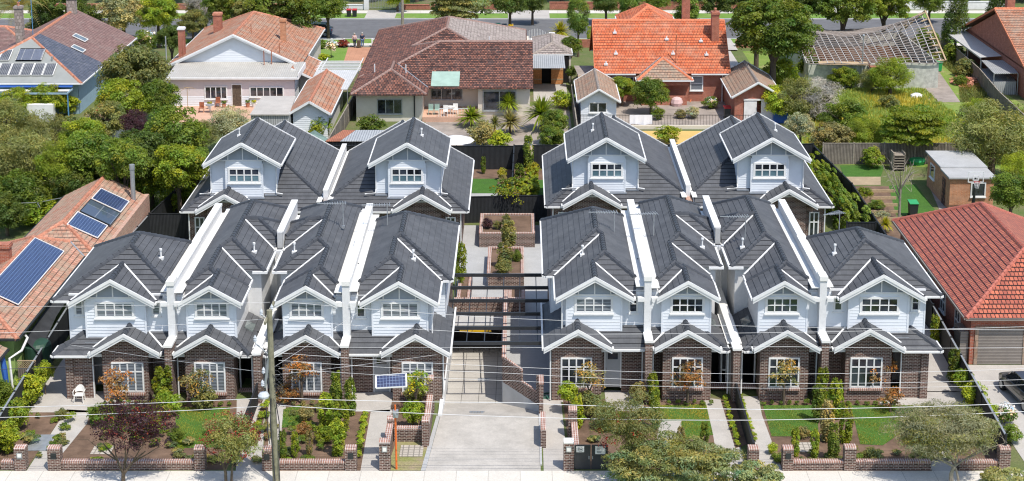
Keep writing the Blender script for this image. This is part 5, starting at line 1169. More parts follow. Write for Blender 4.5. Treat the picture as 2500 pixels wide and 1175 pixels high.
# small rusty shed behind fence + clutter
t=thing('low_shed',(-14,54,0),'low shed roofed in rusty and grey iron behind the left rear townhouses','shed'); m=MB(); m.prism([(-16.1,54.3),(-11,54.3),(-10.6,57.8),(-14.9,57.8)],0,2.0); m.build('wall','paling_grey',t)
m=MB(); a=[G(795,345,2.1),G(830,345,2.1),G(868,318,2.1),G(838,318,2.1)]; m.prism(a,2.05,2.12); m.build('rusty_roof','iron_rust',t)
m=MB(); a=[G(830.5,345,2.1),G(925,345,2.1),G(940,318,2.1),G(868.5,318,2.1)]; m.prism(a,2.05,2.11); m.build('grey_roof','iron_grey',t)
t=thing('low_shed',(-17.5,54,0),'pale green gabled canopy behind the rear townhouse at left','canopy'); m=MB(); q=[G(750,335,1.9),G(775,328,2.3),G(790,345,1.9)]; m.poly([(*G(755,325,1.9),1.9),(*G(790,350,1.9),1.9),(*G(800,338,2.3),2.3),(*G(768,318,2.3),2.3)]); m.build('canopy_sheet','copper_green',t)
t=thing('parasol',(*G(1110,345),0),'white round parasol behind the rear townhouse left of the courtyard','parasol'); x,y=G(1114,340,2.); m=MB(); m.cyl(x,y,0,2.1,.03,6); m.build('pole','metal_galv',t); m=MB(); m.lathe(x,y,[(1.5,1.9),(.8,2.15),(.02,2.3)],10); m.build('canopy','render_white',t)
fence((-16.0,54.6),(-15.4,73.5),1.7,'weathered grey paling fence between orange roofed shed and cream house','paling_grey',group='weathered paling fences',post='bark_pale')
fence((4.9,54.5),(4.9,76),1.7,'weathered paling fence between the cordyline yard and the small white shed','paling_grey',group='weathered paling fences',post='bark_pale')
# --- H4 orange roofed brick house
h=thing('brick_house',(13,76,0),'red brick house with bright orange tiled roof and small front hip','house')
R=Roof([(7.1,20.0,76.0,87.2,2.8,'LR',.74),(11.0,16.3,74.5,80.5,2.5,'B',.62),(9.8,15.6,82.,89,6.0,'',.6)],t=.74)
hp_=lambda P:abs(abs(P[0])+abs(P[1])-.62)<.005
o=R.tiles('roof',['tile_orange','tile_edge'],h,sel=lambda q,P:None if hp_(P) else q); R.tiles('hip_roof',['tile_shed','tile_edge'],o,sel=lambda q,P:q if hp_(P) else None); trim_roof(R,o,'cap_orange','white_paint','metal_galv',vergem='cap_orange')
m=MB(); m.box(7.5,19.5,76.45,86.8,0,2.75); m.box(11.4,15.9,75.,76.4,1.9,2.45); m.build('wall','brick_red',h)
for s_,xx in ((-1,7.5),(1,19.5)): m=MB(); m.poly([(xx,76.4,2.7),(xx,86.8,2.7),(xx,81.6,6.7)]); m.build('gable_wall','brick_red',h)
f=FY(76.44); window(h,f,16.3,17.4,1.15,2.45,1,(.5,),'pane_shutter',arch=.08); window(h,f,8.8,10.8,1.,2.4,2,(),'pane_dark',arch=.04); m=MB(); m.box(11.5,15.8,74.9,75.1,0,.9); m.build('porch_wall','brick_red',h)
m=MB(); m.cyl(19.3,76.3,0,2.8,.05,6); m.build('downpipe','pvc_white',h); m=MB(); m.cyl(9.2,76.3,0,2.8,.05,6); m.build('downpipe','pvc_white',h)
chimney(h,18.9,79.8,4.5,7.9,.7,1.,'brick_red',pots=1,top='brick_red'); chimney(h,16.9,88,5.,8.2,.8,.7,'brick_red',top='brick_red')
m=MB(); m.cyl(14.9,77.1,3.,6.4,.05,6); m.build('vent_pipe','rust_iron',h)
for a,b in ((9.2,80.2),(9.2,78.0),(8.2,76.9),(14.2,79.5),(17.5,79.3),(14.7,78),(17.9,77.9)):
    z=R.h(a,b); m=MB(); m.box(a-.18,a+.18,b-.2,b+.15,z,z+.14); m.cyl(a,b,z+.14,z+.35,.07,7); m.build('roof_vent','render_white',h)
t=thing('lean_to',(6.4,76,0),'open dark lean to with tan flat roofs left of the orange roof','lean-to'); m=MB(); m.poly([(5.6,78.5,2.1),(7.2,78.5,2.1),(7.2,82.,2.3),(5.3,82.,2.3)]); m.build('roof','conc_old',t); m=MB(); m.poly([(5.7,73.4,2.2),(7.4,73.4,2.2),(7.2,77.2,2.4),(5.5,77.2,2.4)]); m.build('roof_sheet','dirt_pale',t)
for a in (5.8,7.2):
    for b in (73.5,81.8): m=MB(); m.cyl(a,b,0,2.1,.05,6); m.build('post','dark_plastic',t)
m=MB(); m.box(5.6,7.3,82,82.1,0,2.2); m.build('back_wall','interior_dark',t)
h,R,r=simple_house('garden_shed',(7.,67,0),'small white weatherboard shed with mossy tiled gable and twin window','shed',[(5.15,8.95,66.8,75.3,2.3,'FB')],.6,'tile_shed','cap_grey',[(5.45,8.65,67.3,75,0,2.25)],'weatherboard',vergem='white_paint')
barge(h,5.15,8.95,66.8,2.3,t=.6,w=.14); f=FY(67.28); m=MB(); gable_wall(m,f,5.45,8.65,0,3.1,7.05,3.4,.6); m.build('gable_wall','weatherboard',h); window(h,f,6.25,7.75,1.25,2.1,2,(),'pane_dark',arch=.06)
h,R,r=simple_house('brick_garage',(21.5,68,0),'brick garage with mossy tiled gable roof and half open white doors','garage',[(19.15,23.9,68.3,77.5,2.35,'FB')],.58,'tile_shed','cap_grey',[(19.5,20.3,68.8,77,0,2.3),(20.3,23.6,69.6,77,0,2.3)],'brick_red',vergem='white_paint')
barge(h,19.15,23.9,68.3,2.35,t=.58,w=.14); m=MB(); gable_wall(m,FY(68.8),19.5,23.6,2.1,3.4,21.52,3.6,.58); m.build('gable_wall','brick_red',h)
m=MB(); m.box(20.35,21.5,68.75,68.8,.05,1.9); m.build('garage_door','wall_white_old',h); m=MB(); m.poly([(21.9,68.8,.05),(23.4,68.7,.05),(23.4,68.7,2.0),(21.9,68.8,2.0)]); m.build('garage_door','wall_white_old',h); m=MB(); m.box(20.3,23.55,68.7,68.82,1.95,2.1); m.build('lintel','white_paint',h)
# H4 yard
sheet('yard','conc_old',[[(5.,66.),(23,66.),(23,76.5),(5.,76.5)]],.004); sheet('sand','sand_yellow',[rc(9.5,18.5,56,65.3)],.006); m=MB(); m.box(9.,19.,65.9,66.1,0,.35); solo(m,'garden_wall','render_cream','low pale concrete wall along the yellow sand patch','low wall')
t=thing('pool_fence',(14,67.5,0),'thin dark metal railing across the paved yard of the orange roofed house','railing'); 
for z in (.1,1.15): m=MB(); m.beam((4.9,66.5,z),(21.,66.5,z),.04,.04); m.build('rail','steel_black',t)
for i in range(61): m=MB(); m.beam((4.9+i*.268,66.5,.1),(4.9+i*.268,66.5,1.2),.02,.02); m.build('baluster','steel_black',t)
m=MB(); n=8; a0,a1=(G(1532,294,0)[0]),(G(1586,294,0)[0]); 
for i in range(n):
    x0=a0+(a1-a0)*i/n; x1=a0+(a1-a0)*(i+1)/n; d0=.05*math.sin(i*2.1); d1=.05*math.sin((i+1)*2.1)
    m.poly([(x0,66.3+d0,.35+.05*math.sin(i)),(x1,66.3+d1,.35+.05*math.sin(i+1)),(x1,66.42,1.2),(x0,66.42,1.2)]); m.poly([(x0,66.42,1.2),(x1,66.42,1.2),(x1,66.6,.6),(x0,66.6,.6)])
solo(m,'sheet','cloth_white','white sheet drying over the metal railing','sheet')
x,y=G(1652,258); m=MB(); m.lathe(x,y,[(.5,0),(.6,.3),(.5,.65),(.3,.8),(.08,.85)],9); solo(m,'covered_barbecue','cloth_pink','round object under a pale pink cover beside the brick wall','covered barbecue')
m=MB(); m.beam((*G(1685,250),0),(*G(1698,236),1.0),.1,.1); solo(m,'plank','cap_orange','orange plank leaning beside the brick wall of the orange roofed house','plank')
# bins
def bin_(px,py,body,lid,label,z=0,s_=1.,rot=0):
    x,y=G(px,py,z); t=thing('wheelie_bin',(x,y,z),label,'wheelie bin','wheelie bins'); m=MB(); a=.27*s_; b=.33*s_; h=.95*s_
    q=lambda w,zz:[(x-w*a,y-w*b,zz),(x+w*a,y-w*b,zz),(x+w*a,y+w*b,zz),(x-w*a,y+w*b,zz)]
    A,B=q(.8,z+.05),q(1.,z+h); m.poly(B); m.poly(A[::-1])
    for i in range(4): j=(i+1)%4; m.poly([A[i],A[j],B[j],B[i]])
    m.build('bin_body',body,t); m=MB(); m.prism([(x-a*1.08,y-b*1.1),(x+a*1.08,y-b*1.1),(x+a*1.08,y+b*1.15),(x-a*1.08,y+b*1.15)],z+h,lambda X,Y:z+h+.05+.08*(Y-y+b)); m.build('bin_lid',lid,t)
    for s in (-1,1): m=MB(); m.tube([(x+s*a*.75-.03*s,y+b*.75,z+.1),(x+s*a*.95,y+b*.75,z+.1)],.1,8); m.build('wheel','tyre',t)
bin_(852,43,'dark_plastic','red_plastic','left of two red lidded bins on the far verge'); bin_(866,43,'dark_plastic','red_plastic','right of two red lidded bins on the far verge')
bin_(1216,79,'dark_plastic','green_plastic','green lidded bin on the street edge behind the brown roof'); bin_(1231,81,'dark_plastic','dark_plastic','black bin in the middle of the three behind the brown roof'); bin_(1247,82,'dark_plastic','yellow_paint','yellow lidded bin behind the brown roof')
bin_(1775,290,'dark_plastic','red_plastic','red lidded bin beside the brick garage',s_=1.1); bin_(1808,290,'dark_plastic','yellow_paint','yellow lidded bin beside the brick garage',s_=1.1); bin_(1825,294,'dark_plastic','yellow_paint','second yellow lidded bin near the brick garage door',s_=1.1)
bin_(2292,174,'green_plastic','green_plastic','green bin beside the weedy driveway of the ruined house'); bin_(2228,530,'dark_plastic','green_plastic','green lidded bin at the end of the vegetable garden',s_=1.15); bin_(1248,85,'a','b','c') if 0 else None
m=MB(); q=G(1912,300); m.box(q[0]-.9,q[0]+.4,q[1]-.2,q[1]+.6,0,1.2); solo(m,'tarp_covered_pile','blue_plastic','pile under a blue tarpaulin right of the brick garage','tarpaulin')
# --- H5 ruined house
h=thing('ruined_house',(35,82,0),'derelict house with sagging bare roof battens and pale peeling walls','ruined house')
def sz(x,y):
    rid=3.1+.9*((34.5-x)/6)**2 if x<34.5 else 3.1+2.1*((x-34.5)/6.5)**1.4
    yr=90.5; w=9. 
    f=max(0,1-abs(y-yr)/w); f=f**.9
    return 2.5+(rid-2.0)*f+ .12*math.sin(x*1.7+y*.6)*.6
m=MB()
for j in range(34):
    y=81.8+j*.53
    x=28.2
    while x<41.6: m.beam((x,y,sz(x,y)),(x+.8,y,sz(x+.8,y)),.11,.05); x+=.8
m.build('roof_battens','cap_grey',h); m=MB()
for i in range(20):
    x=28.3+i*.7; y=81.8
    while y<99: m.beam((x,y,sz(x,y)-.06),(x,y+1.1,sz(x,y+1.1)-.06),.07,.1); y+=1.1
m.build('rafters','render_grey',h)
m=MB()
for i in range(14):
    y=82+i*1.2; m.beam((41.3,y,sz(41.3,y)+.05),(41.9,y,sz(41.9,y)+.05),.5,.03)
m.beam((42.0,81.7,sz(42,82)+.05),(42.0,90.6,sz(42,90.6)+.1),.14,.12); m.beam((42.0,90.6,sz(42,90.6)+.1),(42.,99,sz(42,99)),.14,.12); m.build('verge_board','stake',h)
m=MB(); m.box(28.6,34.6,82.4,82.55,0,2.3); m.box(34.6,41.4,82.0,82.15,0,2.5); m.box(41.3,41.4,82.2,98,0,2.6); m.box(28.6,28.7,82.5,98,0,2.6); m.box(28.6,41.3,98,98.1,0,2.5); m.build('wall','wall_peeling',h)
m=MB(); m.box(28.7,41.3,82.6,97.9,0,1.); m.build('rubble','soil',h)
m=MB(); m.box(34.5,37.,81.2,82.3,2.2,2.32); m.build('rusty_sheet','iron_rust',h); f=FY(82.0); window(h,f,35.3,36.2,.7,2.1,2,(.5,),'pane_dark','wall_white_old',arch=.05)
m=MB(); m.poly([(29.5,81.7,2.5),(34.4,81.7,2.4),(34.4,82.3,2.6),(29.5,82.3,2.7)]); m.build('fascia','stake',h)
x,y=VY(2106,130,82.)[0],82.; m=MB(); m.cyl(x,81.9,0,5.2,.06,6); m.lathe(x,81.9,[(.05,5.2),(.14,5.3),(.1,5.45),(.02,5.5)],8); m.build('flue_pipe','metal_galv',h)
sheet('driveway','conc_old',[[G(2228,150),G(2275,150),G(2345,250),G(2265,250)]],.006)
m=MB(); random.seed(5)
for k in range(170):
    r=random.random(); a=random.random()*6.28; x=45.2+1.6*r*math.cos(a)+ (random.random()-.5); y=84.3+3.2*r*math.sin(a); z=.05+.5*(1-r)*random.random(); d=Vector((random.uniform(-.2,.2),random.uniform(-.2,.2),random.uniform(-.05,.05))); m.beam(Vector((x,y,z))-d,Vector((x,y,z))+d,.24,.05)
solo(m,'brick_pile','cap_rust','heap of discarded orange roof tiles beside the weedy driveway','tile heap')['kind']='stuff'
x,y=G(2238,238); m=MB(); m.lathe(x,y,[(.7,0),(.6,.25),(.3,.4),(.05,.42)],7); solo(m,'rubbish_heap','cloth_white','white plastic rubbish lying in the wild grass','rubbish')
# --- H6 red gabled house upper right with carports
h,R,r=simple_house('brick_house',(48.5,76,0),'brick house with orange red tiled gable roof at the upper right corner','house',[(48.2,64,76,98.6,3.0,'LR',.36)],.36,'tile_rust','cap_orange',[(48.6,63,76.5,98,0,2.9)],'brick_red',vergem='cap_orange')
m=MB(); m.poly([(48.6,76.6,2.8),(48.6,98,2.8),(48.6,87.3,6.7)]); m.build('gable_wall','brick_red',h); chimney(h,50.9,91.,5.,8.2,.8,.8,'brick_red',top='cap_rust',pots=1); chimney(h,54.,80.5,4.,6.6,.6,.6,'brick_red',top='brick_red')
t=thing('carport',(47.5,85,0),'long white iron carport roof left of the upper right brick house','carport'); m=MB(); m.poly([(46.4,85.1,2.45),(48.55,85.1,2.6),(48.55,98.6,2.6),(46.4,98.6,2.45)]); m.poly([(46.4,85.1,2.3),(46.4,98.6,2.3),(46.4,98.6,2.45),(46.4,85.1,2.45)][::-1]); m.build('roof','iron_white',t)
for y in (85.3,90,94.5,98.4): m=MB(); m.cyl(46.5,y,0,2.4,.05,6); m.build('post','metal_galv',t)
t=thing('carport',(46.5,78,0),'lower grey iron lean to in front of the long white carport','lean-to'); m=MB(); q=[G(2427,180,2.2),G(2486,179,2.2),G(2459,147,2.2),G(2396,148,2.2)]; m.prism(q,2.15,2.22); m.build('roof','iron_grey',t)
for a,b in q: m=MB(); m.cyl(a,b,0,2.15,.05,6); m.build('post','metal_galv',t)
m=MB(); m.prism([(a*.999,b+.3) for a,b in q],0,1.3); m.build('lower_wall','iron_grey',t)
m=MB(); random.seed(9)
for k in range(14): x,y=G(random.uniform(2455,2500),random.uniform(195,235)); m.beam((x,y,0),(x+random.uniform(-.4,.4),y+.6,random.uniform(.8,1.6)),.18,.05)
solo(m,'timber_stack','bark_pale','stacked boards leaning under the grey lean to at the right edge','timber stack')
pts=[G(2300,88,1.6),G(2391,168,1.6),G(2440,225,1.6),G(2505,285,1.6)]
for i,l in enumerate(('old grey paling fence beside the long white carport','old grey paling fence bending past the tile heap','old grey paling fence at the right edge beside the bright grass')): fence(pts[i],pts[i+1],1.6,l,'paling_grey',group='weathered paling fences',post='bark_pale')
# --- right side gardens
fence((24.9,54.6),(37.5,54.6),1.75,'weathered grey paling fence behind the vegetable garden','paling_grey',group='weathered paling fences',post='bark_pale')
sheet('lawn','grass_lawn',[[G(2150,455),G(2235,450),G(2292,525),G(2235,530),G(2170,520)],[G(2050,404),G(2160,404),G(2150,432),G(2060,432)]],.004); sheet('dirt_path','dirt_pale',[[G(2062,432),G(2150,432),G(2150,452),G(2068,452)]],.008)
sheet('vegetable_bed','mulch',[[G(2075,455),G(2170,455),G(2205,600),G(2150,600)]],.006)
for i in range(5):
    a,b=G(2085+i*9,470+i*17),G(2185+i*3,470+i*17); m=MB(); m.beam((*a,.12),(*b,.12),.06,.24); solo(m,'bed_edging','stake','timber edging board of the vegetable beds, '+('farthest of five','second farthest of five','middle one of five','second nearest of five','nearest of five')[i],'edging board','timber edging of the vegetable beds')
t=thing('brick_shed',(33.5,42,0),'orange brick shed with flat pale grey roof behind the basketball hoop','shed')
m=MB(); m.prism([(31.95,41.9),(35.2,41.9),(35.2,48.5),(31.95,48.5)],0,2.5); m.build('brick_wall','brick_orange',t); m=MB(); m.box(31.8,35.35,41.7,44.2,2.5,2.62); m.box(31.8,35.35,44.2,48.8,2.62,2.74); m.build('roof','conc_grey',t)
f=FY(41.9); window(t,f,33.55,34.55,1.15,2.15,1,(),'pane_dark',arch=.06); f=FXL(31.95); m=MB(); f.box(m,-44,-43.1,0,2.05,-.02,.03); o=m.build('door','tile_brown',t); window(t,f,-47.5,-46.3,1.1,2.1,1,(),'pane_dark',arch=.05)
sheet('path','conc_old',[[G(2262,440),G(2275,440),G(2325,520),G(2300,528)]],.007)
t=thing('basketball_hoop',(33.3,40.8,0),'portable basketball hoop with clear backboard in front of the brick shed','basketball hoop')
x,y=33.45,40.6; m=MB(); m.prism([(x-.35,y-.1),(x+.35,y-.1),(x+.25,y+.8),(x-.25,y+.8)],0,.35); m.tube([(x,y+.4,.3),(x,y+.2,1.4),(x,y+.1,2.9)],[.2,.1,.06],8); m.build('stand','dark_plastic',t)
m=MB()
for a,b in (((x-.55,2.6),(x+.55,2.6)),((x+.55,2.6),(x+.55,3.35)),((x+.55,3.35),(x-.55,3.35)),((x-.55,3.35),(x-.55,2.6)),((x-.2,2.75),(x+.2,2.75)),((x+.2,2.75),(x+.2,3.1)),((x+.2,3.1),(x-.2,3.1)),((x-.2,3.1),(x-.2,2.75))): m.beam((a[0],y,a[1]),(b[0],y,b[1]),.06,.06)
m.build('backboard','pvc_white',t)
m=MB(); m.tube([(x+.22*math.cos(k*.52),y-.35+.22*math.sin(k*.52),2.7) for k in range(13)],.02,5,cap=False); m.build('rim','red_plastic',t); m=MB()
for k in range(10): a=k*.628; m.beam((x+.22*math.cos(a),y-.35+.22*math.sin(a),2.7),(x+.12*math.cos(a+.4),y-.35+.12*math.sin(a+.4),2.25),.02,.02); m.beam((x+.22*math.cos(a),y-.35+.22*math.sin(a),2.7),(x+.12*math.cos(a-.4),y-.35+.12*math.sin(a-.4),2.25),.02,.02)
m.build('net','cloth_white',t)
x,y=G(2238,400); m=MB(); m.lathe(x,y,[(.6,.0),(.75,.3),(.6,.55),(.1,.6)],8); solo(m,'sandpit','green_plastic','green plastic shell under the dark leafy tree by the paling fence','sandpit')
m=MB()
for i in range(6): m.box(30.2,31.2,52.5+.0,53.6,.15+i*.22,.22+i*.22)
for a in (30.25,31.15): m.box(a-.04,a+.04,52.5,53.6,0,1.5)
solo(m,'pallet_stack','bark_pale','stack of timber pallets against the grey paling fence','pallets')
# --- far street
slab('far_footpath','conc_foot',rc(-150,150,101.4,102.6),0,.02) if 0 else None
sheet('road','asphalt',[rc(-300,300,106.6,118.6)],.01); slab('kerb','conc_grey',rc(-300,300,106.3,106.6),-.1,.13); slab('kerb','conc_grey',rc(-300,300,118.6,118.9),-.1,.13)
sheet('nature_strip','verge',[rc(-300,300,103.8,106.3)],.1); sheet('nature_strip','verge',[rc(-300,300,118.9,122.2)],.12); sheet('far_footpath','conc_foot',[rc(-300,300,122.2,124.2)],.13); sheet('near_footpath','conc_foot',[rc(-300,300,102.4,103.8)],.11)
for a,b in ((-19,-15.3),(-1.5,3.6),(29,32)): sheet('crossover','conc_path',[rc(a,b,118.9,124.3)],.135); 
sheet('crossover','conc_path',[rc(0.2,3.2,102,106.3),rc(20.3,24,100,106.3)],.13); sheet('driveway','conc_path',[rc(.2,3.2,86,102.4),rc(20.4,23.2,88,102)],.008)
for a,b,z,mat,l in ((-25,-19.6,.7,'render_white','low white wall left of the tall grey gates across the street'),(-15,-7,.7,'brick_red','low red brick fence topped with white pickets across the street'),(-7,-1.8,1.,'brick_red','red brick fence behind the magnolia tree across the street'),(3.7,24,1.1,'brick_red','long dark red brick fence across the street'),(24.5,29,1.1,'brick_red','red brick fence with white cones across the street'),(34,46,1.1,'render_white','white wall across the street behind the large tree'),(46.5,62,1.2,'wall_white_old','pale wall at the upper right across the street'),(-60,-26,.8,'brick_red','brick fence hidden among trees at the upper left')):
    m=MB(); z*=.8; m.box(a,b,125.5,125.75,0,z); m.box(a-.03,b+.03,125.45,125.8,z,z+.08); solo(m,'front_fence',mat,l,'front fence','front fences across the street')
t=thing('double_gate',(-17.3,125.6,0),'pair of arched grey metal gates between white pillars across the street','gate')
for xx in (-19.35,-15.25): m=MB(); m.box(xx-.3,xx+.3,125.3,125.9,0,2.1); m.box(xx-.36,xx+.36,125.24,125.96,2.1,2.25); m.build('gate_pillar','render_white',t)
for i in range(19): x=-19+i*.195; m=MB(); m.beam((x,125.6,.1),(x,125.6,1.9-.02*abs(i-9)),.03,.03); m.build('bar','metal_galv',t)
for z in (.2,1.2): m=MB(); m.beam((-19,125.6,z),(-15.5,125.6,z),.05,.05); m.build('rail','metal_galv',t)
t=thing('double_gate',(2,101.3,0),'white arched metal driveway gates right of the brown roofed house','gate')
for xx in (.0,3.5): m=MB(); m.box(xx-.28,xx+.28,100.9,101.4,0,1.7); m.box(xx-.33,xx+.33,100.85,101.45,1.7,1.82); m.build('gate_pillar','render_white',t)
for i in range(17): x=.35+i*.175; zt=1.55+.75*math.cos((i-8)/8*1.35); m=MB(); m.beam((x,101.1,.9),(x,101.1,zt),.035,.035); m.build('bar','white_paint',t)
m=MB(); m.box(.3,3.2,101.08,101.14,.1,.9); m.build('gate_panel','wall_white_old',t)
m=MB(); m.cyl(VY(983,70,107.2)[0],107.2,0,9.5,.17,8); solo(m,'power_pole','bark_pale','pale timber power pole on the far street','power pole')
# white front fences near side
t=thing('picket_fence',(-20,101,0),'low white rail fence in front of the small lawn and roses','fence')
for z in (.5,.9): m=MB(); m.beam((-24,102.1,z),(-19.6,102.1,z),.08,.1); m.beam((-16.5,102.1,z),(-12.8,102.1,z),.08,.1); m.build('rail','white_paint',t)
for x in (-24,-22.5,-21,-19.6,-16.5,-14.7,-12.8): m=MB(); m.box(x-.08,x+.08,102.05,102.2,0,1.0); m.build('post','white_paint',t)
fence((40,101.6),(47,101.6),1.1,'dark old front fence behind the ruined house','paling_grey',group='weathered paling fences',post='bark_pale')
for i,(a,b) in enumerate((( -30,-24.5),(5,20),(24,40))):
    m=MB(); m.box(a,b,101.9,102.1,0,.9); solo(m,'front_fence','render_cream' if i==0 else 'brick_red','low front fence behind the '+('white weatherboard house','orange roofed house','ruined house and large tree')[i],'front fence','near side front fences')
# ------------------------------------------------------------------ vehicles
def car(loc,ang,mat,label,L=4.5,Wd=1.8,Hh=1.5,hatch=True,group=None):
    X,Y,Z=loc; t=thing('parked_car',loc,label,'car',group); c,s_=math.cos(ang),math.sin(ang)
    P=lambda a,b,z:(X+a*c-b*s_,Y+a*s_+b*c,Z+z)      # a forward, b left
    # stations: (a, half width, z low, z belt)
    h2=L/2; k=Hh/1.5
    st=[(-h2,.66,.38,.62),(-h2+.08,.8,.28,.95),(-h2+.45,.87,.22,.98),(-.9,.9,.2,.96),(0,.9,.2,.93),(h2-1.3,.9,.2,.9),(h2-.75,.87,.2,.86),(h2-.25,.8,.24,.74),(h2-.03,.66,.3,.6),(h2,.55,.36,.52)]
    def ring(a,w,z0,z1): w=w*Wd/1.8; z0*=k; z1*=k; zm=(z0+z1)/2; return [P(a,-w*.86,z0),P(a,-w,zm*.8),P(a,-w,zm*1.15),P(a,-w*.94,z1),P(a,-w*.6,z1+.03),P(a,w*.6,z1+.03),P(a,w*.94,z1),P(a,w,zm*1.15),P(a,w,zm*.8),P(a,w*.86,z0)]
    R_=[ring(*q) for q in st]; m=MB()
    for i in range(len(R_)-1):
        for j in range(10): j2=(j+1)%10; m.poly([R_[i][j],R_[i+1][j],R_[i+1][j2],R_[i][j2]],[(0,0)]*4)
    m.poly(R_[0],[(0,0)]*10); m.poly(R_[-1][::-1],[(0,0)]*10); m.build('body',mat,t,smooth=False)
    # greenhouse
    zr=Hh; gb=[(-h2+.35,.7),(-h2+.75,.66),(.35,.66),(1.2,.7)] if hatch else [(-1.5,.7),(-.9,.62),(.35,.64),(1.15,.7)]
    zb=[.98*k,zr-.06,zr,.92*k]; zb[1]=zr-.04; w_=[.78,.64,.64,.8]
    m=MB(); m.poly([P(gb[1][0],-w_[1],zb[1]),P(gb[2][0]-.15,-w_[2],zb[2]),P(gb[2][0]-.15,w_[2],zb[2]),P(gb[1][0],w_[1],zb[1])][::-1] if 0 else [P(gb[1][0],w_[1],zb[1]),P(gb[1][0],-w_[1],zb[1]),P(gb[2][0],-w_[2],zb[2]),P(gb[2][0],w_[2],zb[2])])
    for s in (-1,1):
        for a0,z0,a1,z1 in ((gb[0][0],zb[0],gb[1][0],zb[1]),(gb[2][0],zb[2],gb[3][0],zb[3]),(-.25,.96*k,-.25,zr-.02)): m.beam(P(a0,s*w_[0 if a0==gb[0][0] else 3],z0),P(a1,s*w_[1],z1),.07,.06)
        m.beam(P(gb[1][0],s*w_[1],zb[1]-.01),P(gb[2][0],s*w_[2],zb[2]-.01),.08,.05)
    m.build('roof',mat,t)
    for nm,q in (('windscreen',[P(gb[3][0],-.76,zb[3]),P(gb[3][0],.76,zb[3]),P(gb[2][0],.6,zb[2]-.02),P(gb[2][0],-.6,zb[2]-.02)]),('rear_window',[P(gb[0][0],.74,zb[0]),P(gb[0][0],-.74,zb[0]),P(gb[1][0],-.6,zb[1]-.02),P(gb[1][0],.6,zb[1]-.02)])): m=MB(); m.poly(q,[(0,0)]*4); m.build(nm,'car_glass',t)
    for s in (-1,1): m=MB(); q=[P(gb[0][0],s*.77,zb[0]),P(gb[3][0],s*.79,zb[3]),P(gb[2][0],s*.63,zb[2]-.03),P(gb[1][0],s*.63,zb[1]-.03)]; m.poly(q,[(0,0)]*4); m.build('side_window','car_glass',t)
    for a in (-h2+.8,h2-.85):
        for s in (-1,1):
            b=s*Wd/2; m=MB(); m.tube([P(a,b-s*.2,.32),P(a,b+s*.01,.32)],.32,14); o=m.build('wheel','tyre',t); m=MB(); m.tube([P(a,b,.32),P(a,b+s*.02,.32)],.2,12); m.build('rim','metal_galv',o)
    for s in (-1,1):
        m=MB(); q=[P(h2-.06,s*.62,.56*k),P(h2-.22,s*.8,.6*k),P(h2-.24,s*.8,.7*k),P(h2-.1,s*.6,.67*k)]; m.poly(q,[(0,0)]*4); m.build('headlight','lamp_glass',t)
        m=MB(); q=[P(-h2-.01,s*.6,.68*k),P(-h2+.05,s*.8,.7*k),P(-h2+.06,s*.8,.92*k),P(-h2+.0,s*.62,.9*k)]; m.poly(q,[(0,0)]*4); m.build('tail_light','tail_red',t)
        m=MB(); m.beam(P(.95,s*.9,.98*k),P(.95,s*1.05,1.0*k),.12,.12); m.build('mirror',mat,t)
    m=MB(); m.beam(P(-h2-.012,-.26,.5),P(-h2-.012,.26,.5),.01,.11); m.build('number_plate','plastic_white',t)
    return t
car((27.35,8.3,.01),math.pi/2+.12,'car_dark','dark hatchback parked in the driveway at the right edge')
car((-23.9,108.6,.02),math.pi,'car_blue','dark blue car parked on the far street behind the orange roof',hatch=True)
car((51.2,108.4,.02),math.pi,'car_white','white car parked on the far street near the conical tree')
car((54.5,127,.1),math.pi/2,'car_white','white car in the driveway far across the street at top right') if 0 else None
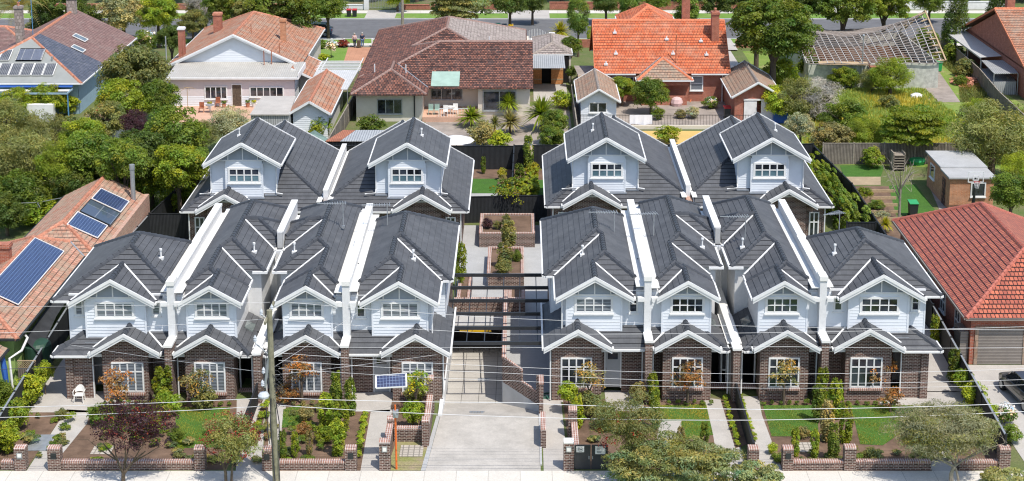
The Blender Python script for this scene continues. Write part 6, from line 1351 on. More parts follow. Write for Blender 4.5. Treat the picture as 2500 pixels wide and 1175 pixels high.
# ------------------------------------------------------------------ people
def skinmesh(name,verts,edges,rad,mat,parent,sub=1):
    me=bpy.data.meshes.new(name); o0=ORG[parent.name]; me.from_pydata([(a-o0[0],b-o0[1],c-o0[2]) for a,b,c in verts],edges,[]); me.materials.append(MATS[mat])
    o=bpy.data.objects.new(name,me); COL.objects.link(o); o.parent=parent
    md=o.modifiers.new('Skin','SKIN'); md.use_smooth_shade=True; sv_=me.skin_vertices[0].data
    for i,r in enumerate(rad): sv_[i].radius=(r,r)
    sv_[0].use_root=True; s=o.modifiers.new('Sub','SUBSURF'); s.levels=sub; s.render_levels=sub; return o
def person(px,py,label,topm,legm,hairm,stride=1,face=math.pi/2,hgt=1.62,hold=0):
    x,y=G(px,py,.02); t=thing('person',(x,y,.02),label,'person','two people walking on the driveway'); k=hgt/1.7; c,s_=math.cos(face),math.sin(face)
    P=lambda a,b,z:(x+(a*c-b*s_)*k,y+(a*s_+b*c)*k,.02+z*k)
    V=[P(0,0,.92),P(0,0,1.12),P(0,0,1.36),P(0,0,1.47),P(.02,0,1.6),P(.02,0,1.68)]; E=[(0,1),(1,2),(2,3),(3,4),(4,5)]; Rr=[.13,.12,.13,.05,.085,.07]
    def add(pts,rs,frm):
        p=frm
        for q,r in zip(pts,rs): V.append(q); Rr.append(r); E.append((p,len(V)-1)); p=len(V)-1
        return p
    st=.16*stride
    add([P(0,.1,.88),P(st*.7,.1,.48),P(st*1.4-.06,.1,.09),P(st*1.4+.08,.1,.035)],[.085,.055,.04,.03],0)
    add([P(0,-.1,.88),P(-st*.4,-.1,.48),P(-st*1.4-.06,-.1,.11),P(-st*1.4+.07,-.1,.035)],[.085,.055,.04,.03],0)
    for s in (-1,1):
        sw=-.12*stride*s; hk=hold==s
        w=add([P(0,s*.19,1.36),P(sw*.4-.02,s*.24,1.1),P(sw+(.0 if not hk else -.1),s*.26,.86),P(sw+.02-(.1 if hk else 0),s*.26,.79)],[.055,.042,.028,.03],2)
        for f in range(4): ao=(f-1.5)*.018; ln=(.07,.085,.08,.06)[f]; add([P(sw+ao+.01-(.1 if hk else 0),s*.262,.75),P(sw+ao+.015-(.1 if hk else 0),s*.255,.75-ln)],[.011,.008],w)
        add([P(sw+.05-(.1 if hk else 0),s*.25,.76),P(sw+.06-(.1 if hk else 0),s*.245,.72)],[.012,.009],w)
    V+=[P(.12,0,1.615)]; Rr+=[.014]; E.append((4,len(V)-1))
    for s in (-1,1): V.append(P(.02,s*.095,1.62)); Rr.append(.016); E.append((4,len(V)-1))
    skinmesh('body',V,E,Rr,'skin',t,1)
    m=MB(); 
    for s in (-1,1): q=P(.1,s*.035,1.635); m.lathe(q[0],q[1],[(.002,q[2]-.012),(.012,q[2]),(.002,q[2]+.012)],6)
    m.build('eyes','tyre',t)
    V=[P(0,0,.9),P(0,0,1.15),P(0,0,1.4),P(0,.19,1.37),P(-.03,.25,1.1),P(0,.265,.88),P(0,-.19,1.37),P(-.03,-.25,1.1),P(0,-.265,.88)]; skinmesh('jacket',V,[(0,1),(1,2),(2,3),(3,4),(4,5),(2,6),(6,7),(7,8)],[.165,.155,.13,.08,.065,.05,.08,.065,.05],topm,t,1)
    V=[P(0,0,.93),P(0,.1,.86),P(st*.7,.1,.48),P(st*1.4-.06,.1,.12),P(0,-.1,.86),P(-st*.4,-.1,.48),P(-st*1.4-.06,-.1,.14)]; skinmesh('trousers',V,[(0,1),(1,2),(2,3),(0,4),(4,5),(5,6)],[.145,.11,.075,.06,.11,.075,.06],legm,t,1)
    m=MB(); q=P(-.005,0,1.6); 
    m.lathe(q[0],q[1],[(.085,q[2]-.03),(.108,q[2]+.03),(.1,q[2]+.09),(.06,q[2]+.125),(.01,q[2]+.135)],12); m.build('hair',hairm,t)
person(866,116,'person with pale hair in a pink top and dark trousers walking away','cloth_pink','cloth_navy','hair_grey',1,math.pi/2-.1,hold=-1)
person(885,115,'person with white hair in a navy jacket and blue jeans walking away','cloth_navy','denim','hair_grey',-1,math.pi/2+.15,hold=1)
x,y=G(876,117); t=thing('trolley',(x,y,0),'small dark two wheeled trolley bag between the two walking people','trolley'); m=MB(); m.box(x-.2,x+.2,y-.15,y+.15,.12,.85); m.build('bag','bark',t)
for s in (-1,1): m=MB(); m.tube([(x+s*.2,y+.1,.1),(x+s*.24,y+.1,.1)],.1,10); m.build('wheel','tyre',t)
m=MB(); m.beam((x,y+.15,.85),(x,y+.25,1.05),.03,.03); m.beam((x-.15,y+.25,1.05),(x+.15,y+.25,1.05),.03,.03); m.build('handle','metal_galv',t)
# ------------------------------------------------------------------ vegetation
rg=np.random.default_rng(11)
def leaf_mesh(name,C,N,L,Wd,col,flat=.25,up=.5,droop=0.):
    "one quad (rhombus) per leaf: centres C, outward normals N"
    n=len(C); r=rg.normal(size=(n,3)); nn=N*(1-flat)+r*.55+np.array([0,0,up]); nn/=np.linalg.norm(nn,axis=1)[:,None]+1e-9
    a=np.cross(nn,rg.normal(size=(n,3))); a/=np.linalg.norm(a,axis=1)[:,None]+1e-9
    if droop: a[:,2]-=droop; a/=np.linalg.norm(a,axis=1)[:,None]
    b=np.cross(nn,a); b/=np.linalg.norm(b,axis=1)[:,None]+1e-9
    s=rg.uniform(.65,1.3,size=(n,1)); la=a*L*.5*s; lb=b*Wd*.5*s; fold=nn*Wd*.18*s
    V=np.empty((n*4,3)); V[0::4]=C-la; V[1::4]=C+lb*1.0+fold-la*.15; V[2::4]=C+la; V[3::4]=C-lb*1.0+fold-la*.15
    me=bpy.data.meshes.new(name); me.vertices.add(n*4); me.vertices.foreach_set('co',V.ravel()); me.loops.add(n*4); me.loops.foreach_set('vertex_index',np.arange(n*4,dtype=np.int32))
    me.polygons.add(n); me.polygons.foreach_set('loop_start',np.arange(0,n*4,4,dtype=np.int32)); me.polygons.foreach_set('loop_total',np.full(n,4,dtype=np.int32))
    ca=me.color_attributes.new('Col','FLOAT_COLOR','POINT'); cc=np.ones((n*4,4)); cc[:,:3]=np.repeat(col,4,axis=0); ca.data.foreach_set('color',cc.ravel().astype(np.float32)); me.update(calc_edges=True); me.validate(); return me
def tint(n,var=.3,warm=.15):
    b=rg.uniform(1-var,1+var,size=(n,1)); w=rg.normal(size=(n,1))*warm; return np.clip(np.concatenate([b*(1+w),b*(1+w*.25),b*(1-w*.5)],1),.2,2.2)
def crown(name,nc,n,R=(1,1,1),rc=.34,L=.1,Wd=.05,inner=.5,var=.28,warm=.15,up=.5,shape='ell',flatb=-.55,layers=0,sparse=0.,droop=0.):
    P=[];N=[];K=[]
    cs=[]
    while len(cs)<nc:
        d=rg.normal(size=3); d/=np.linalg.norm(d); r=rg.uniform(inner,1)**.6
        c=d*r*(1-rc*.8)
        if c[2]<flatb: continue
        if shape=='cone': c[2]=rg.uniform(-1,.95); f=(1-(c[2]+1)/2)**.7; a=rg.uniform(0,6.28); c[0]=math.cos(a)*f*.75; c[1]=math.sin(a)*f*.75
        if shape=='col': c[2]=rg.uniform(-.95,.85); f=math.sqrt(max(.1,1-abs(c[2])**3)); a=rg.uniform(0,6.28); c[0]=math.cos(a)*f*.55; c[1]=math.sin(a)*f*.55
        if shape=='box': c=np.array([rg.uniform(-.9,.9),rg.uniform(-.95,.95),rg.uniform(-.9,.75)])
        if layers: c[2]=round(c[2]*layers)/layers+rg.normal()*.03
        cs.append(c)
    per=n//nc
    for c in cs:
        rr=rc*rg.uniform(.7,1.25)*(.75 if shape in('cone','col') and c[2]>.5 else 1)
        m=int(per*rg.uniform(.7,1.3)*(1-sparse*rg.uniform(0,1))); d=rg.normal(size=(m,3)); d[:,2]=np.where(d[:,2]<-.4,-d[:,2],d[:,2]); d/=np.linalg.norm(d,axis=1)[:,None]
        q=d*(rr*rg.uniform(.35,1,size=(m,1))**.5); 
        if layers: q[:,2]*=.35
        P.append(c+q); N.append(d+c*.6); K.append(tint(m,var*.55,warm*.6)*tint(1,var*.8,warm))
    P=np.concatenate(P); N=np.concatenate(N); K=np.concatenate(K); N/=np.linalg.norm(N,axis=1)[:,None]+1e-9
    P*=np.array(R); return leaf_mesh(name,P,N,L,Wd,K,up=up,droop=droop)
# archetypes: all built at real size, R = half extents
AR={}
def arch(k,R,**kw): AR[k]=[(crown(k,R=R,**kw)) for _ in range(2)],R
arch('broad',(2.4,2.4,2.1),nc=105,n=17000,L=.19,Wd=.1,rc=.23,inner=.35,sparse=.35,var=.4)
arch('big',(4.8,4.8,3.8),nc=190,n=34000,L=.27,Wd=.16,rc=.16,inner=.4,sparse=.35,var=.35)
arch('feather',(2.5,2.5,2.2),nc=110,n=19000,L=.22,Wd=.05,rc=.24,inner=.3,var=.35,warm=.1,sparse=.5)
arch('shrub',(.8,.8,.75),nc=42,n=3800,L=.11,Wd=.06,rc=.3,inner=.3,flatb=-.9,sparse=.3,var=.35)
arch('small',(.28,.28,.24),nc=10,n=420,L=.08,Wd=.045,rc=.45,flatb=-.9)
arch('column',(.42,.42,1.15),nc=56,n=4000,L=.1,Wd=.055,rc=.3,shape='col',sparse=.35,var=.4)
arch('topiary',(1.6,1.6,1.9),nc=90,n=15000,L=.14,Wd=.07,rc=.26,shape='col',var=.25)
arch('cone',(1.7,1.7,4.0),nc=110,n=15000,L=.2,Wd=.08,rc=.3,shape='cone')
arch('layer',(2.9,2.9,2.0),nc=70,n=13000,L=.26,Wd=.11,rc=.3,layers=4,var=.4)
arch('maple',(1.0,1.0,1.0),nc=34,n=1500,L=.12,Wd=.07,rc=.24,inner=.1,sparse=.5,warm=.35,var=.3)
arch('twig',(2.2,2.2,1.8),nc=70,n=9000,L=.5,Wd=.02,rc=.32,var=.3,warm=.05,flatb=-.7)
arch('hedge',(.8,5.,1.2),nc=150,n=16000,L=.14,Wd=.08,rc=.13,shape='box')
arch('flower',(.8,.8,.75),nc=24,n=700,L=.16,Wd=.12,rc=.4,flatb=-.5)
def spiky(name,n=70,L=1.1,w=.07,dr=1.0):
    P=[];F=[];cols=[]
    for i in range(n):
        az=rg.uniform(0,6.28); el=rg.uniform(-.35,1.45); d=np.array([math.cos(az)*math.cos(el),math.sin(az)*math.cos(el),math.sin(el)]); s=np.array([-math.sin(az),math.cos(az),0])
        ln=L*rg.uniform(.75,1.1); pts=[]
        for k in range(5):
            f=k/4; c=d*ln*f+np.array([0,0,-dr*.35*ln*f*f*(math.cos(el))]); ww=w*(1-f)**.6*.5+.002; pts+= [c-s*ww,c+s*ww]
        b=len(P); P+=pts
        for k in range(4): F.append((b+2*k,b+2*k+1,b+2*k+3,b+2*k+2))
        cc=tint(1,.3,.12)[0]; cols+=[(*cc,1)]*10
    me=bpy.data.meshes.new(name); me.from_pydata([tuple(p) for p in P],[],F); ca=me.color_attributes.new('Col','FLOAT_COLOR','POINT'); ca.data.foreach_set('color',np.array(cols,dtype=np.float32).ravel()); me.update(); return me
AR['spiky']=([spiky('spiky',230,w=.1),spiky('spiky',230,w=.1)],(1.1,1.1,1.))
def palm_mesh():
    P=[];F=[];cols=[]
    for i in range(46):
        az=rg.uniform(0,6.28); el=rg.uniform(-.3,1.2); L=3.4*rg.uniform(.85,1.1); cc=(*tint(1,.25,.12)[0],1); d=np.array([math.cos(az)*math.cos(el),math.sin(az)*math.cos(el),math.sin(el)]); s=np.array([-math.sin(az),math.cos(az),0])
        for k in range(26):
            f=(k+2)/28; c=d*L*f+np.array([0,0,-1.5*f*f*f*L*.5]); t=d+np.array([0,0,-1.*f*f]); t/=np.linalg.norm(t)
            for sg in (-1,1):
                ll=.65*math.sin(math.pi*min(1,f*.9+.12)); tip=c+s*sg*ll*.8+t*ll*.4+np.array([0,0,-.28*ll]); b=len(P); P+= [c-t*.03,c+t*.03,tip]; F.append((b,b+1,b+2)); cols+=[cc]*3
    me=bpy.data.meshes.new('palm'); me.from_pydata([tuple(p) for p in P],[],F); ca=me.color_attributes.new('Col','FLOAT_COLOR','POINT'); ca.data.foreach_set('color',np.array(cols,dtype=np.float32).ravel()); me.update(); return me
AR['palm']=([palm_mesh()]*2,(3.2,3.2,2.))
def sclat(x,y,z): return F_/((y-CAM[1])*cT-(z-CAM[2])*sT)
def put(root,mesh,mat,loc,scl,rot,name='foliage'):
    o=bpy.data.objects.new(name,mesh); COL.objects.link(o)
    if not mesh.materials: mesh.materials.append(MATS[mat])
    o.material_slots[0].link='OBJECT'; o.material_slots[0].material=MATS[mat]
    o.location=loc; o.scale=scl; o.rotation_euler=(0,0,rot)
    if root is not None: o.parent=root
    return o
TRK={}
def trunk_mesh(H,r,k,spread,nl,seed,lean=0.,sub=True):
    rr=random.Random(seed); m=MB(); top=H; m.tube([(0,0,-.15),(lean*.3,0,H*.35),(lean*.6,.0,H*.6)],[r*1.25,r,r*.8],8)
    for i in range(nl):
        a=i*2.4+rr.random(); e=spread*rr.uniform(.4,.9); z0=H*rr.uniform(.35,.6); p0=(lean*z0/H,0,z0); p1=(p0[0]+math.cos(a)*e*.45,math.sin(a)*e*.45,z0+(H-z0)*.45); p2=(p0[0]+math.cos(a)*e,math.sin(a)*e,z0+(H-z0)*rr.uniform(.8,1.0))
        m.tube([p0,p1,p2],[r*.55,r*.35,r*.12],5,cap=False)
        if sub:
            for j in range(3):
                b=a+rr.uniform(-1,1); f=rr.uniform(.3,.9); q=tuple(p1[t]+(p2[t]-p1[t])*f for t in range(3)); m.tube([q,(q[0]+math.cos(b)*e*.35,q[1]+math.sin(b)*e*.35,q[2]+e*.3)],[r*.2,r*.06],4,cap=False)
    return m
KN={'broad':('broadleaf_tree','tree'),'big':('large_tree','tree'),'feather':('feathery_tree','tree'),'shrub':('shrub','shrub'),'small':('small_plant','plant'),'column':('column_shrub','shrub'),'topiary':('clipped_conifer','tree'),'cone':('conical_tree','tree'),'layer':('dark_leaf_tree','tree'),'maple':('young_maple','tree'),'twig':('twiggy_tree','tree'),'spiky':('cordyline','plant'),'palm':('palm_tree','palm tree'),'hedge':('hedge','hedge'),'flower':('flowering_shrub','shrub')}
TN=[0]
def plant(kind,px,py,rpx,H,mat,label,ry=None,zr=None,group=None,xy=None,bark='bark',cat=None,name=None,noTrunk=False,zbase=0.,extra=None,rx=None,rz=None):
    """crown centre seen at survey pixel (px,py), half width rpx pixels, total height H metres"""
    ms,R=AR[kind]; TN[0]+=1
    s0=sclat(0,xy[1] if xy else G(px,py,H*.6)[1],H*.6); r=rpx/s0 if rx is None else rx
    z_=R[2]*r/R[0] if rz is None else rz
    if zr: z_=zr
    z_=min(z_,H*.52); zc=zbase+H-z_
    x,y=xy if xy else G(px,py,zc)
    nm,ct=KN[kind]
    if kind in('shrub','small','column','flower','hedge') : noTrunk=noTrunk or kind in('small',)
    t=thing(name or nm,(x,y,zbase),label,cat or ct,group); me=ms[TN[0]%2]
    o=put(t,me,mat,(0,0,zc-zbase),(r/R[0],(ry or r)/R[1],z_/R[2]),RND.uniform(0,6.28) if kind!='hedge' else 0,'crown' if kind not in('small','shrub') else 'foliage')
    if not noTrunk:
        if kind=='spiky' or kind=='palm':
            m=MB(); m.tube([(x,y,zbase-.1),(x,y,zbase+zc-zbase)],[.13 if kind=='spiky' else .4,.1 if kind=='spiky' else .3],8); m.build('trunk','bark',t,xf=False)
        elif kind in('column','shrub','flower','hedge'):
            m=MB(); m.tube([(x,y,zbase-.05),(x,y,zc)],[.04,.02],5); m.build('stem',bark,t,xf=False)
        else:
            m=trunk_mesh(zc-zbase+z_*.3,max(.03,min(.3,r*.07)),1,r*.75,6 if kind!='maple' else 4,TN[0]); m.v=[(a+x,b+y,c+zbase) for a,b,c in m.v]; m.build('trunk',bark,t,xf=False)
    if extra:
        em,ek,es=extra; put(t,AR[ek][0][0],em,(0,0,zc-zbase),(r*es/AR[ek][1][0],r*es/AR[ek][1][1],z_*es/AR[ek][1][2]),1.,'blossom')
    return t
def V_(rows):
    for r in rows:
        k,px,py,rp,H,mat,label=r[:7]; kw=r[7] if len(r)>7 else {}
        plant(k,px,py,rp,H,mat,label,**kw)
G1='trees and shrubs of the left back gardens'; G2='street and garden trees behind the houses'; G3='plants of the overgrown right hand gardens'; G4='slim shrubs of the front gardens'; G5='young maples of the front gardens'
V_([
# front gardens
('maple',285,945,50,2.7,'leaf_orange','young orange leaved maple in front of the leftmost brick bay',dict(group=G5)),
('maple',478,932,48,2.6,'leaf_tan','young bronze green maple in front of the second brick bay from left',dict(group=G5)),
('maple',735,905,46,2.9,'leaf_orange','young orange maple just right of the timber power pole',dict(group=G5)),
('maple',1015,930,42,2.8,'leaf_lime','young yellow green maple behind the tilted solar panel',dict(group=G5)),
('maple',1440,925,45,2.9,'leaf_tan','young olive maple in front of the brick bay right of the driveway',dict(group=G5)),
('maple',1680,920,48,2.7,'leaf_orange','young orange green maple by the lawn, second bay right of the driveway',dict(group=G5)),
('maple',1915,915,44,2.7,'leaf_tan','young maple in front of the second brick bay from the right',dict(group=G5)),
('maple',2150,900,48,2.7,'leaf_orange','young orange maple in front of the rightmost brick bay',dict(group=G5)),
('maple',2175,975,38,1.5,'leaf_orange','low spreading bronze maple on the rightmost lawn',dict(group=G5)),
('maple',700,960,40,1.3,'leaf_orange','low bronze shrub beside the path right of the power pole'),
('shrub',108,905,30,2.0,'leaf_lime','tallest yellow green shrub against the left boundary fence',dict(group=G4)),
('shrub',75,950,42,1.8,'leaf_lime','broad yellow green shrub in the middle of the left fence row',dict(group=G4)),
('shrub',35,1010,45,1.8,'leaf_bright','yellow green shrub low on the left edge behind the cables',dict(group=G4)),
('shrub',15,1070,45,1.6,'leaf_lime','shrub in the lower left corner behind the leftmost pier',dict(group=G4)),
('shrub',70,890,30,1.5,'leaf_green','green shrub by the lime green porch at far left') if 0 else ('shrub',10,960,38,1.5,'leaf_green','green shrub left of the left boundary fence near the edge'),
('column',398,945,30,2.3,'leaf_bright','tall leafy shrub in front of the tall party wall pier at left',dict(group=G4)),
('shrub',405,985,42,1.5,'leaf_bright','wide leafy shrub between the two left hand lawns',dict(group=G4)),
('shrub',500,975,35,1.2,'leaf_olive','low olive shrub at the edge of the second lawn from left',dict(group=G4)),
('column',820,955,19,2.3,'leaf_green','slim column shrub left of the pair in front of the party wall',dict(group=G4)),
('column',855,970,19,2.1,'leaf_green','slim column shrub right of the pair in front of the party wall',dict(group=G4)),
('column',795,1010,26,2.1,'leaf_bright','leafy column shrub in the centre of the third front garden',dict(group=G4)),
('column',832,1025,26,2.1,'leaf_bright','column shrub just behind the pier left of the solar post path',dict(group=G4)),
('column',822,1070,24,1.9,'leaf_bright','column shrub nearest the low wall left of the solar post',dict(group=G4)),
('column',690,1085,14,1.7,'leaf_green','slim column shrub closest to the power pole',dict(group=G4)),
('column',720,1085,12,1.5,'leaf_bright','second slim column shrub right of the power pole',dict(group=G4)),
('column',755,1080,12,1.4,'leaf_tan','third slim column shrub right of the power pole',dict(group=G4)),
('shrub',1008,1005,34,1.6,'leaf_bright','bright shrub in the walled bed beside the driveway',dict(group=G4)),
('shrub',1015,960,34,1.2,'leaf_olive','low olive shrub under the brick bay beside the driveway',dict(group=G4)),
('shrub',1388,955,30,1.9,'leaf_lime','yellow green climber at the corner right of the ramp',dict(group=G4)),
('column',1408,1005,20,1.9,'leaf_lime','yellow green column plant behind the white capped pier',dict(group=G4)),
('shrub',1440,985,40,1.4,'leaf_olive','olive shrub left of the red tinged bottlebrush'),
('column',1594,950,18,1.9,'leaf_bright','slim shrub beside the low fence pier, second right garden',dict(group=G4)),
('column',1600,1000,18,2.2,'leaf_green','column shrub at the left edge of the small square lawn',dict(group=G4)),
('column',1662,1070,14,1.2,'leaf_tan','small column shrub at the near edge of the square lawn',dict(group=G4)),
('column',1720,1060,14,1.2,'leaf_green','small column shrub right of the near lawn edge',dict(group=G4)),
('column',2008,945,20,2.2,'leaf_bright','column shrub in front of the rightmost party wall pier',dict(group=G4)),
('column',1995,985,18,2.1,'leaf_green','second column shrub between the two right lawns',dict(group=G4)),
('column',2040,975,24,2.2,'leaf_bright','thick column shrub between the two right lawns',dict(group=G4)),
('column',2020,1030,22,2.2,'leaf_tan','bronze tipped column shrub between the right lawns',dict(group=G4)),
('column',2065,1035,22,2.2,'leaf_bright','column shrub directly behind the pier between two lawns',dict(group=G4)),
('column',2035,1080,19,2.0,'leaf_green','column shrub nearest the low wall between the right lawns',dict(group=G4)),
('column',1942,1080,15,1.5,'leaf_bright','slim shrub left of the right hand paved pit lid',dict(group=G4)),
('column',1988,1085,15,1.5,'leaf_bright','slim shrub right of the right hand paved pit lid',dict(group=G4)),
('column',2330,895,22,2.0,'leaf_green','slim shrub against the right boundary fence near the gate',dict(group=G4)),
('shrub',2352,925,30,1.7,'leaf_bright','shrub in the middle of the right boundary row',dict(group=G4)),
('shrub',2375,965,38,1.6,'leaf_lime','yellow green shrub in the right boundary row above the olive tree',dict(group=G4)),
('shrub',2410,1000,30,1.4,'leaf_lime','nearest yellow green shrub of the right boundary row',dict(group=G4)),
('column',2283,810,16,2.,'leaf_bright','narrow shrub squeezed between end house and right fence',dict(group=G4)),
('flower',2455,1010,34,1.1,'leaf_green','white flowered shrub beside the right hand driveway',dict(extra=('flower_white','flower',.9))),
('shrub',2470,1060,30,1.,'leaf_green','leafy shrub behind the pier at the lower right corner'),
('shrub',0,900,30,1.2,'leaf_green','shrub at the extreme left below the lime porch',dict(extra=('flower_white','flower',.9))),
('shrub',250,1010,38,1.1,'leaf_green','green shrub at the path corner of the leftmost front garden'),
('shrub',330,1000,34,1.0,'leaf_olive','olive shrub behind the purple plum tree crown'),
('shrub',370,1040,36,1.1,'leaf_bright','bright shrub right of the purple plum tree'),
('shrub',430,1060,26,.9,'leaf_green','shrub between the purple plum and the second lawn'),
('shrub',520,1045,24,.9,'leaf_tan','tan shrub behind the red bottlebrush'),
('shrub',150,1010,20,.6,'leaf_olive','low shrub beside the leftmost path, farther one'),
('shrub',745,1010,26,.9,'leaf_tan','bronze shrub in the third garden lawn edge'),
('shrub',790,1060,30,1.0,'leaf_bright','bushy green shrub in the middle of the third garden'),
('shrub',740,1050,22,.8,'leaf_orange','bronze red shrub behind the slim shrubs by the pole'),
('shrub',1480,1020,36,1.3,'leaf_olive','olive green shrub behind the dark double gate'),
('shrub',1560,960,30,1.2,'leaf_tan','tan shrub near the house behind the bottlebrush'),
('shrub',1650,1095,26,.9,'leaf_yellow','orange yellow flowering shrub on the small paving'),
('shrub',1885,1095,16,.6,'leaf_lime','small lime shrub beside the path behind the pier'),
('shrub',2130,1110,30,.7,'leaf_olive','low shrub behind the wall of the rightmost lawn'),
('shrub',2240,1040,34,1.0,'leaf_olive','low shrub at the lawn corner behind the olive tree'),
('shrub',1960,1055,20,.7,'leaf_tan','small bronze shrub at the left of the right lawns'),
# courtyard and small rear gardens
('column',1126,640,17,2.9,'leaf_bright','tall slim hedge column in the narrow courtyard planter',dict(zr=1.35,zbase=.4)),
('column',1242,570,24,1.8,'leaf_olive','olive column shrub between the two courtyard planters',dict(zbase=.8)),
('column',1232,625,24,1.8,'leaf_olive','dark olive shrub in the long courtyard planter',dict(zbase=.6)),
('shrub',1262,625,18,.9,'leaf_green','small green shrub in the long courtyard planter',dict(zbase=.6)),
('shrub',1228,655,26,1.2,'leaf_olive','near shrub in the long courtyard planter',dict(zbase=.6)),
('shrub',1190,545,16,.8,'leaf_purple','dark purple shrub in the large square planter',dict(zbase=.9)),
('shrub',1215,550,14,.6,'leaf_olive','low shrub beside the purple one in the square planter',dict(zbase=.9)),
('column',1235,545,14,1.2,'leaf_olive','thin shrub in the centre of the square planter',dict(zbase=.9)),
('maple',1238,470,52,3.6,'leaf_bright','young light green tree above the black courtyard fence'),
('shrub',1300,413,22,1.2,'leaf_yellow','bright yellow shrub right of the black dividing fence'),
('shrub',1225,425,16,1.0,'leaf_yellow','yellow shrub left of the black dividing fence'),
('hedge',1292,448,22,1.2,'leaf_lime','clipped yellow green hedge beside the black dividing fence',dict(rx=.8,ry=2.6,zr=.6)),
('column',1268,430,16,2.0,'leaf_green','shrub hard against the dividing fence'),
('column',1290,375,17,3.0,'leaf_green','tall white flowered climber at the rear black fence',dict(extra=('flower_white','flower',.8))),
('column',1180,402,8,1.5,'leaf_green','small sapling against the rear black fence'),
('shrub',1230,440,16,1.0,'leaf_tan','bronze shrub beside the small rear lawn'),
('column',1350,350,7,2.0,'leaf_green','thin climber on the rear black fence near the right roof'),
# left back gardens
('feather',55,395,105,6.5,'leaf_olive','large feathery olive green tree at the left edge above the tiled house',dict(group=G1)),
('feather',10,300,80,6.,'leaf_olive','feathery tree at the extreme left edge below the grapevine',dict(group=G1)),
('feather',110,330,75,5.,'leaf_olive','smaller feathery tree right of the big one at left',dict(group=G1)),
('broad',60,480,85,4.,'leaf_green','bushy tree behind the solar panel house at left edge',dict(group=G1)),
('broad',15,520,60,3.2,'leaf_dark','dark bush at the left edge behind the brick chimney',dict(group=G1)),
('shrub',160,455,50,1.8,'leaf_olive','round olive shrub behind the white annex',dict(group=G1)),
('shrub',100,520,60,2.2,'leaf_bright','bright shrub in front of the clothes hoist',dict(group=G1)),
('broad',225,385,85,6.5,'leaf_green','tall dense green tree behind the solar panel roof',dict(group=G1)),
('broad',190,460,60,4.,'leaf_dark','dark green tree just above the tiled roof with flue',dict(group=G1)),
('broad',330,185,95,7.5,'leaf_olive','tall bronze green tree between the blue and the white house',dict(group=G1)),
('broad',300,250,70,5.5,'leaf_bright','bushy bright tree below the bronze green one',dict(group=G1)),
('broad',385,245,60,5.,'leaf_green','green tree touching the white house terrace at left',dict(group=G1)),
('broad',255,295,60,4.5,'leaf_olive','greyish tree right of the small orange tiled shed',dict(group=G1)),
('feather',330,300,42,4.2,'leaf_purple','small purple leaved tree in the middle of the left tree mass',dict(group=G1)),
('broad',430,330,85,7.,'leaf_green','broad green tree left of the rear terrace dormer',dict(group=G1)),
('broad',335,385,85,6.5,'leaf_dark','dark green tree in the centre of the left tree mass',dict(group=G1)),
('broad',435,410,75,6.,'leaf_bright','glossy green tree beside the rear left townhouse roof',dict(group=G1)),
('broad',370,440,68,4.,'leaf_bright','bright leafy tree above the metal flue',dict(group=G1)),
('broad',270,445,60,4.,'leaf_dark','dark tree behind the metal flue',dict(group=G1)),
('feather',495,330,45,4.,'leaf_olive','small grey green tree at the terrace edge',dict(group=G1)),
('feather',560,305,62,4.2,'leaf_grey','grey green olive tree on the pink terrace edge',dict(group=G1)),
('shrub',440,470,42,2.6,'leaf_bright','yellow green shrub behind the left black fence',dict(group=G1)),
('shrub',480,435,40,2.6,'leaf_tan','bronze shrub beside the rear left townhouse',dict(group=G1)),
('shrub',415,495,30,2.,'leaf_bright','lower yellow green shrub at the corner of the black fence',dict(group=G1)),
('shrub',375,556,12,.7,'leaf_lime','tiny lime shrub at the foot of the clinker brick wall'),
('broad',115,245,58,3.2,'leaf_lime','grapevine over the blue veranda',dict(group=G1,name='grapevine',cat='vine')),
('broad',35,255,50,3.2,'leaf_bright','grapevine on the curved frame at far left',dict(group=G1,name='grapevine',cat='vine')),
('shrub',165,255,35,2.,'leaf_lime','lime shrub behind the small orange tiled shed',dict(group=G1)),
('shrub',180,310,40,2.2,'leaf_olive','shrub below the small orange tiled shed',dict(group=G1)),
# behind the rear townhouses
('shrub',905,305,42,1.7,'leaf_green','dark leafy shrub below the bedroom window of the cream house'),
('shrub',775,305,42,2.2,'leaf_bright','yellow green shrub in front of the small tiled shed'),
('shrub',725,300,30,1.6,'leaf_green','green shrub beside the tiled shed at the roof ridge'),
('shrub',1180,325,48,2.4,'leaf_tan','bronze tipped bush behind the rear black fence'),
('shrub',1222,345,34,1.8,'leaf_lime','lime bush behind the rear black fence'),
('spiky',1150,285,46,1.9,'leaf_bright','cordyline in front of the cream house terrace'),
('spiky',1242,252,34,2.4,'leaf_bright','small cordyline beside the large window'),
('spiky',1245,298,42,2.2,'leaf_tan','brownish cordyline below the large window'),
('spiky',1208,300,24,1.7,'leaf_olive','olive cordyline between the two larger ones'),
('spiky',1322,278,60,3.2,'leaf_bright','largest cordyline beside the garage yard'),
('spiky',1368,78,36,2.6,'leaf_yellow','yellow cordyline beside the arched white gates'),
('shrub',1372,243,36,1.8,'leaf_lime','lime green shrub against the weathered fence'),
('broad',1355,300,40,3.2,'leaf_green','green bushy tree behind the largest cordyline'),
('broad',1345,335,38,3.0,'leaf_green','bush above the rear black fence near the right roof'),
('broad',1392,115,32,4.,'leaf_green','green tree left of the tan lean to'),
('shrub',1395,175,16,2.2,'leaf_green','thin shrub below the tan lean to'),
('broad',1590,232,52,3.6,'leaf_green','broad tree in the yard in front of the red brick wall'),
('broad',1520,215,36,3.0,'leaf_bright','bright shrub right of the small white shed'),
('shrub',1607,278,20,1.2,'leaf_green','small green bush near the drying sheet'),
('shrub',1662,278,18,.9,'leaf_tan','tan ornamental bush inside the yard railing'),
('shrub',1692,275,22,1.1,'leaf_grey','grey green bush inside the yard railing'),
